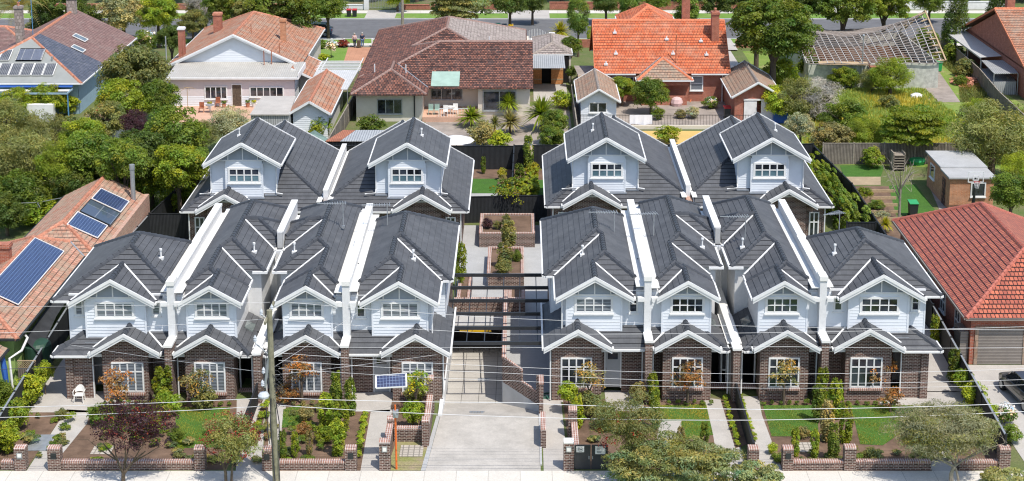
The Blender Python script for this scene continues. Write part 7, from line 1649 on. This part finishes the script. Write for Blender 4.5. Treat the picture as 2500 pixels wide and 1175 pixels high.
('shrub',1735,250,24,1.2,'leaf_green','potted greenery against the brick wall at right',dict(extra=('flower_white','flower',.8))),
('shrub',1632,328,38,1.5,'leaf_bright','leafy shrub on the yellow sand patch'),
('topiary',1412,38,36,6.5,'leaf_conifer','tall clipped conifer left of the orange roof',dict(group=G2)),
('topiary',1540,15,37,5.5,'leaf_conifer','clipped conifer behind the middle of the orange roof',dict(group=G2)),
('topiary',1675,15,42,5.5,'leaf_conifer','widest clipped conifer behind the orange roof',dict(group=G2)),
('topiary',1440,83,10,1.8,'leaf_lime','small clipped ball beside the tall clipped conifer',dict(zr=.9)),
('big',1890,75,120,10.5,'leaf_green','very large green tree right of the orange roofed house',dict(group=G2)),
('big',1850,20,75,9.5,'leaf_dark','dark large tree behind the biggest one',dict(group=G2)),
('big',2060,5,90,9.,'leaf_green','large street tree with thick dark trunk behind the ruined house',dict(group=G2)),
('big',2160,5,75,8.,'leaf_bright','bright street tree at the top behind the ruined roof',dict(group=G2)),
('cone',2337,22,38,9.,'leaf_dark','dark conical cypress beside the white car',dict(group=G2)),
('cone',2440,5,40,8.,'leaf_dark','dark conifer at the top right behind the brick chimney',dict(group=G2)),
('broad',1905,185,52,3.6,'leaf_lime','yellow green bush behind the brick garage',dict(group=G3)),
('feather',1950,240,68,4.4,'leaf_olive','olive bush right of the brick garage',dict(group=G3)),
('twig',1995,245,72,4.,'twig_grey','grey twiggy half bare tree in the overgrown garden',dict(group=G3)),
('broad',1955,310,42,3.2,'leaf_grey','grey leaved bush at the right rear roof',dict(group=G3)),
('broad',2060,290,68,3.6,'leaf_green','green bush in the overgrown garden centre',dict(group=G3)),
('broad',2030,340,62,3.,'leaf_tan','bronze green bush behind the grey paling fence',dict(group=G3)),
('feather',2110,325,55,3.4,'leaf_bright','bright bush above the grey paling fence',dict(group=G3)),
('feather',2175,185,60,4.,'leaf_bright','light green sapling tree in front of the ruined house',dict(group=G3)),
('shrub',2080,190,28,2.2,'leaf_green','dark shrub by the ruined house doorway',dict(group=G3)),
('shrub',2035,180,28,1.8,'leaf_green','shrub against the ruined house wall at left',dict(group=G3)),
('layer',2228,305,88,5.2,'leaf_bright','dark layered loquat tree behind the grey paling fence',dict(group=G3)),
('feather',2425,335,120,7.,'leaf_olive','large feathery light green tree at the right edge',dict(group=G3)),
('feather',2485,410,50,4.,'leaf_lime','yellow flowering tree at the right edge',dict(group=G3)),
('broad',2470,470,62,4.,'leaf_green','green bush right of the orange brick shed',dict(group=G3)),
('broad',2262,95,34,3.2,'leaf_green','green bush between ruined house and white carport',dict(group=G3)),
('shrub',2325,130,34,2.,'leaf_green','shrub along the old fence near the tile heap',dict(group=G3)),
('shrub',2360,165,32,2.,'leaf_olive','olive shrub beside the old fence',dict(group=G3)),
('shrub',2130,385,34,1.8,'leaf_bright','bright round shrub in front of the grey paling fence',dict(group=G3)),
('spiky',2162,548,24,1.2,'leaf_yellow','spiky yellow green plant at the end of the vegetable garden',dict(group=G3,noTrunk=True)),
('shrub',2140,500,28,.7,'leaf_green','leafy vegetables in the middle beds',dict(group=G3)),
('shrub',2110,470,24,.9,'leaf_bright','tall vegetables in the farthest bed',dict(group=G3)),
('shrub',2150,525,24,.6,'leaf_grey','grey leaved vegetables near the shed path',dict(group=G3)),
# upper left
('palm',45,18,90,8.5,'leaf_tan','palm tree with drooping fronds at the upper left corner'),
('broad',300,35,68,6.,'leaf_cream','cream flowering tree behind the slate roofed blue house',dict(group=G2)),
('broad',385,35,55,6.,'leaf_bright','bright green tree right of the cream flowering one',dict(group=G2)),
('broad',418,95,42,5.,'leaf_dark','dark narrow tree beside the red chimney',dict(group=G2)),
('broad',355,100,34,3.5,'leaf_green','white flowered bush behind the slate roof',dict(group=G2,extra=('flower_white','flower',.9))),
('big',690,22,105,9.,'leaf_green','large dark street tree above the orange roofed white house',dict(group=G2)),
('broad',800,15,50,6.,'leaf_green','green tree left of the red lidded bins',dict(group=G2)),
('broad',590,15,60,6.,'leaf_bright','mid green tree behind the white house',dict(group=G2)),
('twig',500,20,60,5.5,'twig_grey','half bare twiggy tree on the far street',dict(group=G2)),
('broad',500,25,60,5.,'leaf_olive','olive tree behind the half bare one',dict(group=G2)),
('broad',200,60,60,4.5,'leaf_dark','dark bush behind the brown chimney',dict(group=G2)),
('broad',110,75,50,4.,'leaf_olive','olive bush between the palm and the slate roof',dict(group=G2)),
('layer',1125,12,82,7.5,'leaf_olive','magnolia tree with thick trunk on the far verge',dict(group=G2)),
('broad',1245,8,50,5.5,'leaf_dark','dark bushy tree right of the magnolia',dict(group=G2)),
('broad',970,-12,40,4.,'leaf_bright','bush behind the grey gates at the top',dict(group=G2)),
('flower',808,115,17,1.9,'leaf_green','white standard rose in the small front lawn',dict(extra=('flower_white','flower',1.05))),
('shrub',838,105,17,1.,'leaf_red','orange red shrub beside the white gate posts'),
('shrub',790,140,18,.8,'leaf_lime','low shrub at the near corner of the small front lawn'),
('shrub',785,108,14,1.1,'leaf_green','green shrub at the left end of the white rail fence'),
])
# background gardens across the far street: one tree or hedge per plot
kinds=[('broad','leaf_dark'),('big','leaf_green'),('broad','leaf_green'),('feather','leaf_olive'),('broad','leaf_bright'),('big','leaf_dark')]
place=['far left corner','left of the brick fence','behind the brick fence at left','behind the left trees','left of the white wall','behind the white wall','behind the grey gates','behind the picket topped fence','behind the magnolia','behind the dark brick fence','at top centre','behind the clipped conifers','behind the widest conifer','right of the orange roof chimney','behind the very large tree','behind the right street tree','above the white wall at right','right of the bright street tree','left of the cypress','behind the cypress','at the upper right corner','beyond the upper right corner']
for i in range(22):
    x=-64+i*6.4; k,mt=kinds[(i*5+i//3)%6]; 
    plant(k,0,0,0,RND.uniform(4.5,7.5),mt,'background tree '+place[i]+' across the street',xy=(x+RND.uniform(-1,1),130+RND.uniform(0,4)),rx=RND.uniform(2.8,3.8),rz=RND.uniform(2.2,3.2),group='background trees across the far street')
V_([
('big',140,18,70,7.5,'leaf_dark','dark tree between palm and cream flowering tree at top left',dict(group=G2)),
('big',560,8,70,8.,'leaf_green','street tree behind the half bare twiggy tree',dict(group=G2)),
('big',620,28,60,7.,'leaf_olive','olive green street tree left of the big dark one',dict(group=G2)),
('broad',470,55,40,4.,'leaf_olive','open twiggy bush on the near verge by the red chimney',dict(group=G2)),
('broad',545,60,30,3.,'leaf_green','low bush at the far side of the orange roofed white house',dict(group=G2)),
('big',1960,0,70,8.,'leaf_dark','dark crown filling the gap behind the very large tree',dict(group=G2)),
('broad',1300,5,40,4.5,'leaf_dark','dark bush by the driveway across the street',dict(group=G2)),
('broad',1480,5,40,4.5,'leaf_dark','dark hedge tree between two clipped conifers',dict(group=G2)),
('broad',1605,0,40,4.5,'leaf_green','green hedge tree behind the orange roof peak',dict(group=G2)),
('broad',1750,5,50,5.,'leaf_dark','dark tree right of the widest clipped conifer',dict(group=G2)),
('broad',2270,5,45,4.5,'leaf_green','green tree left of the dark cypress',dict(group=G2)),
('broad',300,395,70,7.,'leaf_green','tallest tree in the middle of the left mass',dict(group=G1)),
('feather',150,395,70,6.,'leaf_bright','light green feathery tree behind the white annex',dict(group=G1)),
('broad',200,335,60,5.5,'leaf_bright','bright tree below the small tiled shed',dict(group=G1)),
('broad',480,395,45,4.5,'leaf_green','green tree right at the dormer of the rear left townhouse',dict(group=G1)),
('broad',1900,250,50,3.4,'leaf_lime','lime bush just right of the blue tarpaulin',dict(group=G3)),
('feather',2385,275,45,3.2,'leaf_bright','feathery weeds shrub at the end of the weedy driveway',dict(group=G3)),
('feather',2470,330,60,4.2,'leaf_bright','light feathery shrub at the right edge near the old fence',dict(group=G3)),
('shrub',2170,250,30,1.4,'leaf_olive','olive weed shrub in the wild grass',dict(group=G3)),
('shrub',2345,195,22,1.1,'leaf_green','weed shrub beside the broken driveway',dict(group=G3)),
])
V_([('broad',1975,165,38,2.6,'leaf_green','green bush hiding the left end of the ruined house wall',dict(group=G3)),
('broad',2055,190,36,2.4,'leaf_bright','bright bush against the ruined house front',dict(group=G3)),
('feather',2130,195,38,2.6,'leaf_olive','feathery bush below the ruined house window',dict(group=G3)),
('broad',2215,165,30,2.2,'leaf_green','green bush at the right corner of the ruined house',dict(group=G3))])
# low plants in rows
def row(pts,n,mat,what,r=.2,H=.3,group='low edging plants in rows',kind='small'):
    for i in range(n):
        f=i/(n-1); (a,b),(c,d)=pts; t=plant(kind,0,0,0,H*RND.uniform(.8,1.25),mat,what,xy=(a+(c-a)*f+RND.uniform(-.04,.04),b+(d-b)*f),rx=r*RND.uniform(.8,1.2),rz=H*.5,group=group+' '+what.split(',')[-1].strip())
row((G(1768,975),G(1803,1090)),16,'leaf_lime','lime edging plant in the strip left of the low dark fence, left strip',.19,.3)
row((G(1806,970),G(1842,1078)),15,'leaf_lime','lime edging plant in the strip right of the low dark fence, right strip',.17,.28)
row((G(893,1015),G(873,1118)),11,'leaf_lime','lime edging plant beside the path left of the solar post, solar path strip',.24,.36)
row((G(650,990),G(615,1085)),9,'leaf_lime','lime edging plant along the low fence left of the power pole, pole strip',.22,.34)
row(((-22.2,7.6),(-20.1,7.6)),6,'leaf_green','low green plant under the leftmost bay window, leftmost bay row',.17,.3)
row(((-17.9,7.5),(-15.5,7.5)),6,'leaf_green','low green plant under the second bay window, second bay row',.17,.3)
row(((-12.6,7.5),(-10.2,7.5)),6,'leaf_tan','low bronze plant under the third bay window, third bay row',.2,.35)
row(((3.0,7.5),(4.6,7.5)),5,'leaf_green','low green plant under the bay right of the driveway, driveway bay row',.17,.3)
row(((8.0,7.6),(10.2,7.6)),6,'leaf_green','low green plant under the sixth bay window, sixth bay row',.17,.3)
row(((13.0,7.6),(15.3,7.6)),6,'leaf_green','low green plant under the second bay window from the right, seventh bay row',.17,.3)
row(((17.6,7.6),(20.0,7.6)),6,'leaf_green','low green plant under the rightmost bay window, rightmost bay row',.17,.3)
row((G(1960,1128),G(2055,1128)),8,'leaf_olive','low plant behind the low wall by the right pit lid, pit lid wall row',.2,.28)
row((G(2100,1115),G(2150,1112)),6,'leaf_olive','low plant behind the low wall near the rightmost lawn, lawn wall row',.22,.3)
row((G(1180,535),G(1175,570)),4,'leaf_green','seedling at the left side of the square planter, left planter row',.12,.3)
beds=[((-25.4,-23.),(1.,6.),14,'left edge bed'),((-21.5,-18.2),(.8,7.),22,'bed under the purple tree'),((-17.6,-14.9),(.8,3.),10,'bed behind the red bottlebrush'),((-13.4,-9.6),(.8,7.),26,'bed right of the power pole'),((2.9,6.6),(1.,6.5),14,'bed behind the dark gate'),((12.6,22.),(.9,1.9),16,'bed behind the right low walls'),((19.8,23.6),(2.,6.5),12,'bed under the olive tree')]
for (xa,xb),(ya,yb),n,w in beds:
    for i in range(int(n*1.4)):
        plant('small',0,0,0,RND.uniform(.2,.55),RND.choice(['leaf_green','leaf_olive','leaf_tan','leaf_bright']),'low ground plant in the '+w,xy=(RND.uniform(xa,xb),RND.uniform(ya,yb)),rx=RND.uniform(.18,.42),rz=.2,group='low ground plants in the '+w)
# stakes of the young maples
# foreground street trees
def street_tree(name,x,y,label,crown_list,mat,trunkpts,branches,bark='bark',extra=None):
    t=thing(name,(x,y,0),label,'tree'); m=MB()
    for pts,rs in trunkpts: m.tube([(x+a,y+b,c) for a,b,c in pts],rs,8)
    rr=random.Random(4)
    for (p,q,r) in branches:
        p=(x+p[0],y+p[1],p[2]); q=(x+q[0],y+q[1],q[2]); mid=tuple((p[i]+q[i])/2+rr.uniform(-.12,.12) for i in range(3)); m.tube([p,mid,q],[r,r*.6,r*.25],6,cap=False)
        for k in range(4):
            f=rr.uniform(.4,1); s=tuple(mid[i]+(q[i]-mid[i])*f for i in range(3)); e=(s[0]+rr.uniform(-.6,.6),s[1]+rr.uniform(-.6,.6),s[2]+rr.uniform(.1,.6)); m.tube([s,e],[r*.3,r*.08],4,cap=False)
    m.build('trunk',bark,t,xf=False)
    for i,(me,mt,nm) in enumerate(crown_list): put(t,me,mt,(0,0,0),(1,1,1),0,nm)
    return t
def off_crown(name,c,R,**kw):
    me=crown(name,R=R,**kw); co=np.empty(len(me.vertices)*3); me.vertices.foreach_get('co',co); co=co.reshape(-1,3)+np.array(c); me.vertices.foreach_set('co',co.ravel()); me.update(); return me
Y0=-1.35
def fg(px,py): return VY(px,py,Y0)
x0=fg(300,1180)[0]; cx,cz=fg(322,1048)
street_tree('purple_plum',x0,Y0,'purple leaved plum tree on the verge in front of the left gardens',
 [(off_crown('purple',(cx-x0,.3,cz),(2.35,1.7,1.5),nc=120,n=9500,L=.1,Wd=.06,rc=.2,inner=.15,sparse=.4,warm=.15,var=.35,flatb=-.9),'leaf_purple','crown'),(off_crown('purple_green',(cx-x0+.2,.3,cz+.2),(1.9,1.4,1.2),nc=40,n=700,L=.1,Wd=.06,rc=.2,inner=.2,sparse=.4,flatb=-.8),'leaf_red','crown_tip')],None,
 [([(0,0,-.1),(.05,0,.55)],[.11,.09]),([(.05,0,.5),(-.25,.1,1.2),(-.9,.2,2.0)],[.07,.05,.03]),([(.05,0,.5),(.5,.1,1.1),(1.1,.2,1.6)],[.07,.05,.03])],
 [((.05,0,.5),(-.4,0,2.6),.05),((.05,0,.5),(.6,.4,2.5),.05),((.4,.1,1.),(1.9,.3,1.9),.045),((-.3,.1,1.2),(-1.7,.3,2.2),.04),((.1,0,.8),(.2,-.4,2.8),.04),((.5,.1,1.1),(1.5,-.2,2.6),.035)],'bark') 
x0=fg(552,1185)[0]; cx,cz=fg(562,1075)
street_tree('bottlebrush_tree',x0,Y0,'bottlebrush tree with red flower tips on the left verge',
 [(off_crown('bb',(cx-x0,.2,cz),(1.75,1.4,1.45),nc=80,n=11000,L=.13,Wd=.04,rc=.25,inner=.2,sparse=.3,flatb=-.95),'leaf_olive','crown'),(off_crown('bbr',(cx-x0,.1,cz+.1),(1.75,1.45,1.45),nc=60,n=1100,L=.12,Wd=.06,rc=.2,inner=.6,sparse=.3,flatb=-.9),'leaf_red','blossom')],None,
 [([(0,0,-.1),(.0,0,.6),(-.2,.05,1.3)],[.08,.07,.05]),([(.25,0,-.1),(.3,.05,.8),(.5,.1,1.5)],[.07,.05,.04])],
 [((-.2,.05,1.3),(-1.1,.1,2.1),.04),((0,0,.7),(.9,.2,2.3),.04),((.3,.05,.8),(1.2,0,1.7),.035),((-.1,0,1.),(-.8,-.3,1.4),.03)])
x0=fg(1520,1190)[0]; cx,cz=fg(1535,1045)
street_tree('bottlebrush_tree',x0,Y0,'bottlebrush tree with few red flowers right of the dark double gate',
 [(off_crown('bb2',(cx-x0,.3,cz+.15),(2.1,1.6,1.8),nc=90,n=11000,L=.14,Wd=.04,rc=.25,inner=.2,sparse=.35,flatb=-.95),'leaf_olive','crown'),(off_crown('bbr2',(cx-x0-.3,.1,cz-.3),(1.5,1.4,1.2),nc=22,n=320,L=.13,Wd=.07,rc=.15,inner=.6,sparse=.3,flatb=-.9),'leaf_red','blossom')],None,
 [([(0,0,-.1),(.0,0,.8),(-.2,.05,1.6)],[.08,.07,.05])],[((-.2,.05,1.3),(-1.1,.1,2.1),.04),((0,0,.7),(.9,.2,2.3),.04),((0,.05,.8),(1.2,0,2.7),.035)])
cx,cz=fg(1650,1180); 
street_tree('verge_shrub',cx,-2.2,'wide leafy evergreen on the verge at the lower centre right',
 [(off_crown('vs',(-.1,0,1.25),(3.8,1.6,1.45),nc=210,n=26000,L=.2,Wd=.05,rc=.15,inner=.3,sparse=.4,flatb=-.9,warm=.2),'leaf_khaki','crown'),(off_crown('vs2',(-.4,.1,1.4),(3.3,1.5,1.65),nc=120,n=10000,L=.2,Wd=.045,rc=.14,inner=.5,sparse=.5,flatb=-.9),'leaf_olive','crown_tip')],None,
 [([(0,0,-.1),(.1,0,.6)],[.12,.1])],[((0,0,.4),(-2.5,0,1.6),.07),((0,0,.4),(2.6,.2,1.5),.07),((0,0,.4),(.3,-.2,2.),.07)])
cx,cz=fg(1800,1190)
street_tree('verge_shrub',cx+.8,-2.6,'low leafy evergreen behind the kerb at lower right of centre',
 [(off_crown('vs3',(0,0,.9),(1.5,1.2,.9),nc=50,n=7000,L=.17,Wd=.055,rc=.25,inner=.3,flatb=-.9,warm=.2),'leaf_khaki','crown')],None,[([(0,0,-.1),(.1,0,.5)],[.08,.06])],[])
x0=fg(2322,1185)[0]; cx,cz=fg(2305,1062)
street_tree('olive_tree',x0,Y0,'grey green fine leaved tree with forked trunk at the lower right',
 [(off_crown('ol',(cx-x0,.3,cz),(3.05,1.9,1.55),nc=150,n=36000,L=.2,Wd=.026,rc=.22,inner=.15,sparse=.5,warm=.1,var=.3,flatb=-.8),'leaf_grey','crown'),(off_crown('ol2',(cx-x0,.3,cz+.15),(2.9,1.8,1.5),nc=90,n=12000,L=.18,Wd=.026,rc=.22,inner=.3,sparse=.5,flatb=-.6),'leaf_olive','crown_tip')],None,
 [([(0,0,-.1),(-.02,0,.55),(.1,0,.95)],[.12,.1,.08]),([(.42,.05,-.1),(.25,.0,.6),(.1,0,.95)],[.06,.055,.05])],
 [((.1,0,.9),(-1.6,.2,1.9),.07),((.1,0,.9),(1.6,.2,1.8),.06),((.1,0,.9),(.4,.2,2.6),.06),((-.6,.1,1.3),(-2.4,0,2.2),.04),((.8,.1,1.3),(2.6,.1,2.1),.04),((.1,0,1.1),(-.6,-.5,2.6),.04)],'bark_pale')
x0=fg(2440,1190)[0]
street_tree('verge_shrub',x0,-2.0,'leafy evergreen in the lower right corner',[(off_crown('vs4',(0,0,.55),(1.5,.9,.6),nc=40,n=5200,L=.15,Wd=.05,rc=.28,inner=.3,flatb=-.9),'leaf_khaki','crown')],None,[([(0,0,-.1),(.05,0,.3)],[.05,.04])],[])
# bare tree in the vegetable garden
bx,by=G(2195,535); t=thing('bare_tree',(bx,by,0),'leafless grey tree in the vegetable garden','tree'); m=trunk_mesh(4.,.09,1,1.7,9,5); m.v=[(a+bx,b+by,c) for a,b,c in m.v]; rr=random.Random(8)
for k in range(60):
    a=rr.uniform(0,6.28); z=rr.uniform(2.,3.8); r=rr.uniform(.3,1.1); p=(bx+math.cos(a)*r,by+math.sin(a)*r,z); m.tube([p,(p[0]+rr.uniform(-.5,.5),p[1]+rr.uniform(-.5,.5),p[2]+rr.uniform(0,.6))],[.018,.006],3,cap=False)
m.build('trunk','twig_grey' if 0 else 'bark_pale',t)
# long hedge at the right of the rear townhouses, and fillers
t=thing('hedge',(23.6,43,0),'long loose green hedge between the rear right townhouse and the fence','hedge'); put(t,AR['hedge'][0][0],'leaf_green',(-.1,-2.6,1.25),(1.25,1.15,1.15),.03,'foliage'); put(t,AR['hedge'][0][1],'leaf_bright',(-.3,5.,1.0),(1.25,.75,.95),.08,'foliage')
m=MB(); m.box(23.3,23.5,38,51,0,1.); m.build('stem','bark',t)
# potted plants foliage
for (t,x,y,z,sp,lm) in POTS: put(t,AR['small'][0][0],lm,(0,0,z+.18),(1.,1.,1.1),0,'foliage')
# wild grass
sheet('overgrown_ground','grass_wild',[[(24.3,54.8),(62,50),(58,62),(48,72),(46,100),(24.5,100)]],-.004)
def grass(name,polys,n,H,mat,label,w=.05,z=0.):
    C=[]
    for p in polys:
        xs=[a for a,b in p]; ys=[b for a,b in p]; A=abs(area(p)); k=0; want=int(n*A/sum(abs(area(q)) for q in polys))
        while k<want:
            x,y=RND.uniform(min(xs),max(xs)),RND.uniform(min(ys),max(ys)); ins=False; j=len(p)-1
            for i in range(len(p)):
                if (p[i][1]>y)!=(p[j][1]>y) and x<(p[j][0]-p[i][0])*(y-p[i][1])/(p[j][1]-p[i][1])+p[i][0]: ins=not ins
                j=i
            if ins: C.append((x,y)); k+=1
    C=np.array(C); m_=len(C); hh=H*(.5+.5*np.sin(C[:,0]*1.3+np.cos(C[:,1]*.9)*2)**2)*rg.uniform(.5,1.2,m_); az=rg.uniform(0,6.28,m_); dx=np.cos(az)*w; dy=np.sin(az)*w; lx=rg.normal(size=m_)*.3*hh; ly=rg.normal(size=m_)*.3*hh
    V=np.empty((m_*3,3)); V[0::3]=np.stack([C[:,0]-dx,C[:,1]-dy,np.full(m_,z)],1); V[1::3]=np.stack([C[:,0]+dx,C[:,1]+dy,np.full(m_,z)],1); V[2::3]=np.stack([C[:,0]+lx,C[:,1]+ly,z+hh],1)
    me=bpy.data.meshes.new(name); me.vertices.add(m_*3); me.vertices.foreach_set('co',V.ravel()); me.loops.add(m_*3); me.loops.foreach_set('vertex_index',np.arange(m_*3,dtype=np.int32)); me.polygons.add(m_); me.polygons.foreach_set('loop_start',np.arange(0,m_*3,3,dtype=np.int32)); me.polygons.foreach_set('loop_total',np.full(m_,3,dtype=np.int32))
    patch=(np.sin(C[:,0]*.45+1)*np.cos(C[:,1]*.37)+rg.normal(size=m_)*.35)[:,None]; col=tint(m_,.3,.1)*np.where(patch>.35,np.array([[1.7,1.15,.9]]),np.array([[1,1,1]]))
    ca=me.color_attributes.new('Col','FLOAT_COLOR','POINT'); cc=np.ones((m_*3,4)); cc[:,:3]=np.repeat(col,3,axis=0); ca.data.foreach_set('color',cc.ravel().astype(np.float32)); me.update(calc_edges=True); me.materials.append(MATS[mat])
    o=bpy.data.objects.new(name,me); COL.objects.link(o); o['kind']='stuff'; tag(o,label,'grass'); return o
grass('wild_grass',[[(24.6,55),(37.5,55),(41,62),(40,76),(40,81.5),(24.5,81),(24.5,70)]],40000,.45,'grass_blade','tall wild grass and weeds in front of the ruined house')
grass('wild_grass',[[(37.5,55),(55,50),(55,62),(48,72),(44,76),(41,62)]],32000,.4,'leaf_olive','bright green long grass beside the bent paling fence')
grass('wild_grass',[[(42,76),(47,76),(46.5,99),(44.8,100),(44.6,86)]],6000,.4,'leaf_olive','weeds along the edge of the weedy driveway')
grass('undergrowth',[[(-60,38),(-27,38),(-26.3,52),(-28,60),(-40,58),(-60,66)]],22000,.6,'leaf_dark','dark undergrowth below the left tree mass')
grass('lawn_grass',[[G(213,995),G(330,990),G(330,1060),G(222,1040)],[G(428,995),G(562,995),G(550,1092),G(430,1095)],[G(692,1000),G(745,985),G(740,1040),G(688,1045)],[G(1609,990),G(1724,988),G(1741,1062),G(1640,1080),G(1664,1028),G(1609,1028)],[G(1862,990),G(1985,990),G(1996,1025),G(1999,1066),G(1884,1066)],[G(2077,990),G(2230,990),G(2240,1030),G(2155,1088),G(2100,1085)]],42000,.08,'grass_blade','short lawn grass of the front gardens',w=.02)
# ------------------------------------------------------------------ camera, sun, sky
cd=bpy.data.cameras.new('camera'); cam=bpy.data.objects.new('camera',cd); COL.objects.link(cam)
cam.location=CAM; cam.rotation_euler=(math.pi/2-TH,0,0); cd.sensor_width=36; cd.lens=F_*36/2500
cd.shift_x=(1250-CXP)/2500; cd.shift_y=-(587.5-CYP)/2500; cd.clip_start=1; cd.clip_end=3000
SC.camera=cam
W=bpy.data.worlds.new('World'); SC.world=W; W.use_nodes=True
nt=W.node_tree; bg=nt.nodes['Background']; sky=nt.nodes.new('ShaderNodeTexSky'); sky.sky_type='NISHITA'; sky.sun_disc=False
sv=Vector((.39,-.52,1.2)).normalized(); el=math.asin(sv.z); az=math.atan2(sv.x,sv.y)
sky.sun_elevation=el; sky.sun_rotation=az; nt.links.new(sky.outputs[0],bg.inputs[0]); bg.inputs[1].default_value=.15
sl=bpy.data.lights.new('sun','SUN'); so=bpy.data.objects.new('sun',sl); COL.objects.link(so)
so.rotation_euler=sv.to_track_quat('Z','Y').to_euler(); sl.energy=3.6; sl.angle=math.radians(.5); sl.color=(1,.95,.88)
so.location=(20,-40,80)
SC.view_settings.view_transform='Standard'; SC.view_settings.look='None'; SC.view_settings.exposure=.28; SC.view_settings.gamma=1
SC.render.resolution_x=1024; SC.render.resolution_y=481
SC.cycles.max_bounces=6; SC.cycles.diffuse_bounces=3; SC.cycles.glossy_bounces=2; SC.cycles.transmission_bounces=3; SC.cycles.transparent_max_bounces=4

SC.cycles.diffuse_bounces=4; SC.cycles.pixel_filter_type='BLACKMAN_HARRIS'; SC.cycles.filter_width=1.15
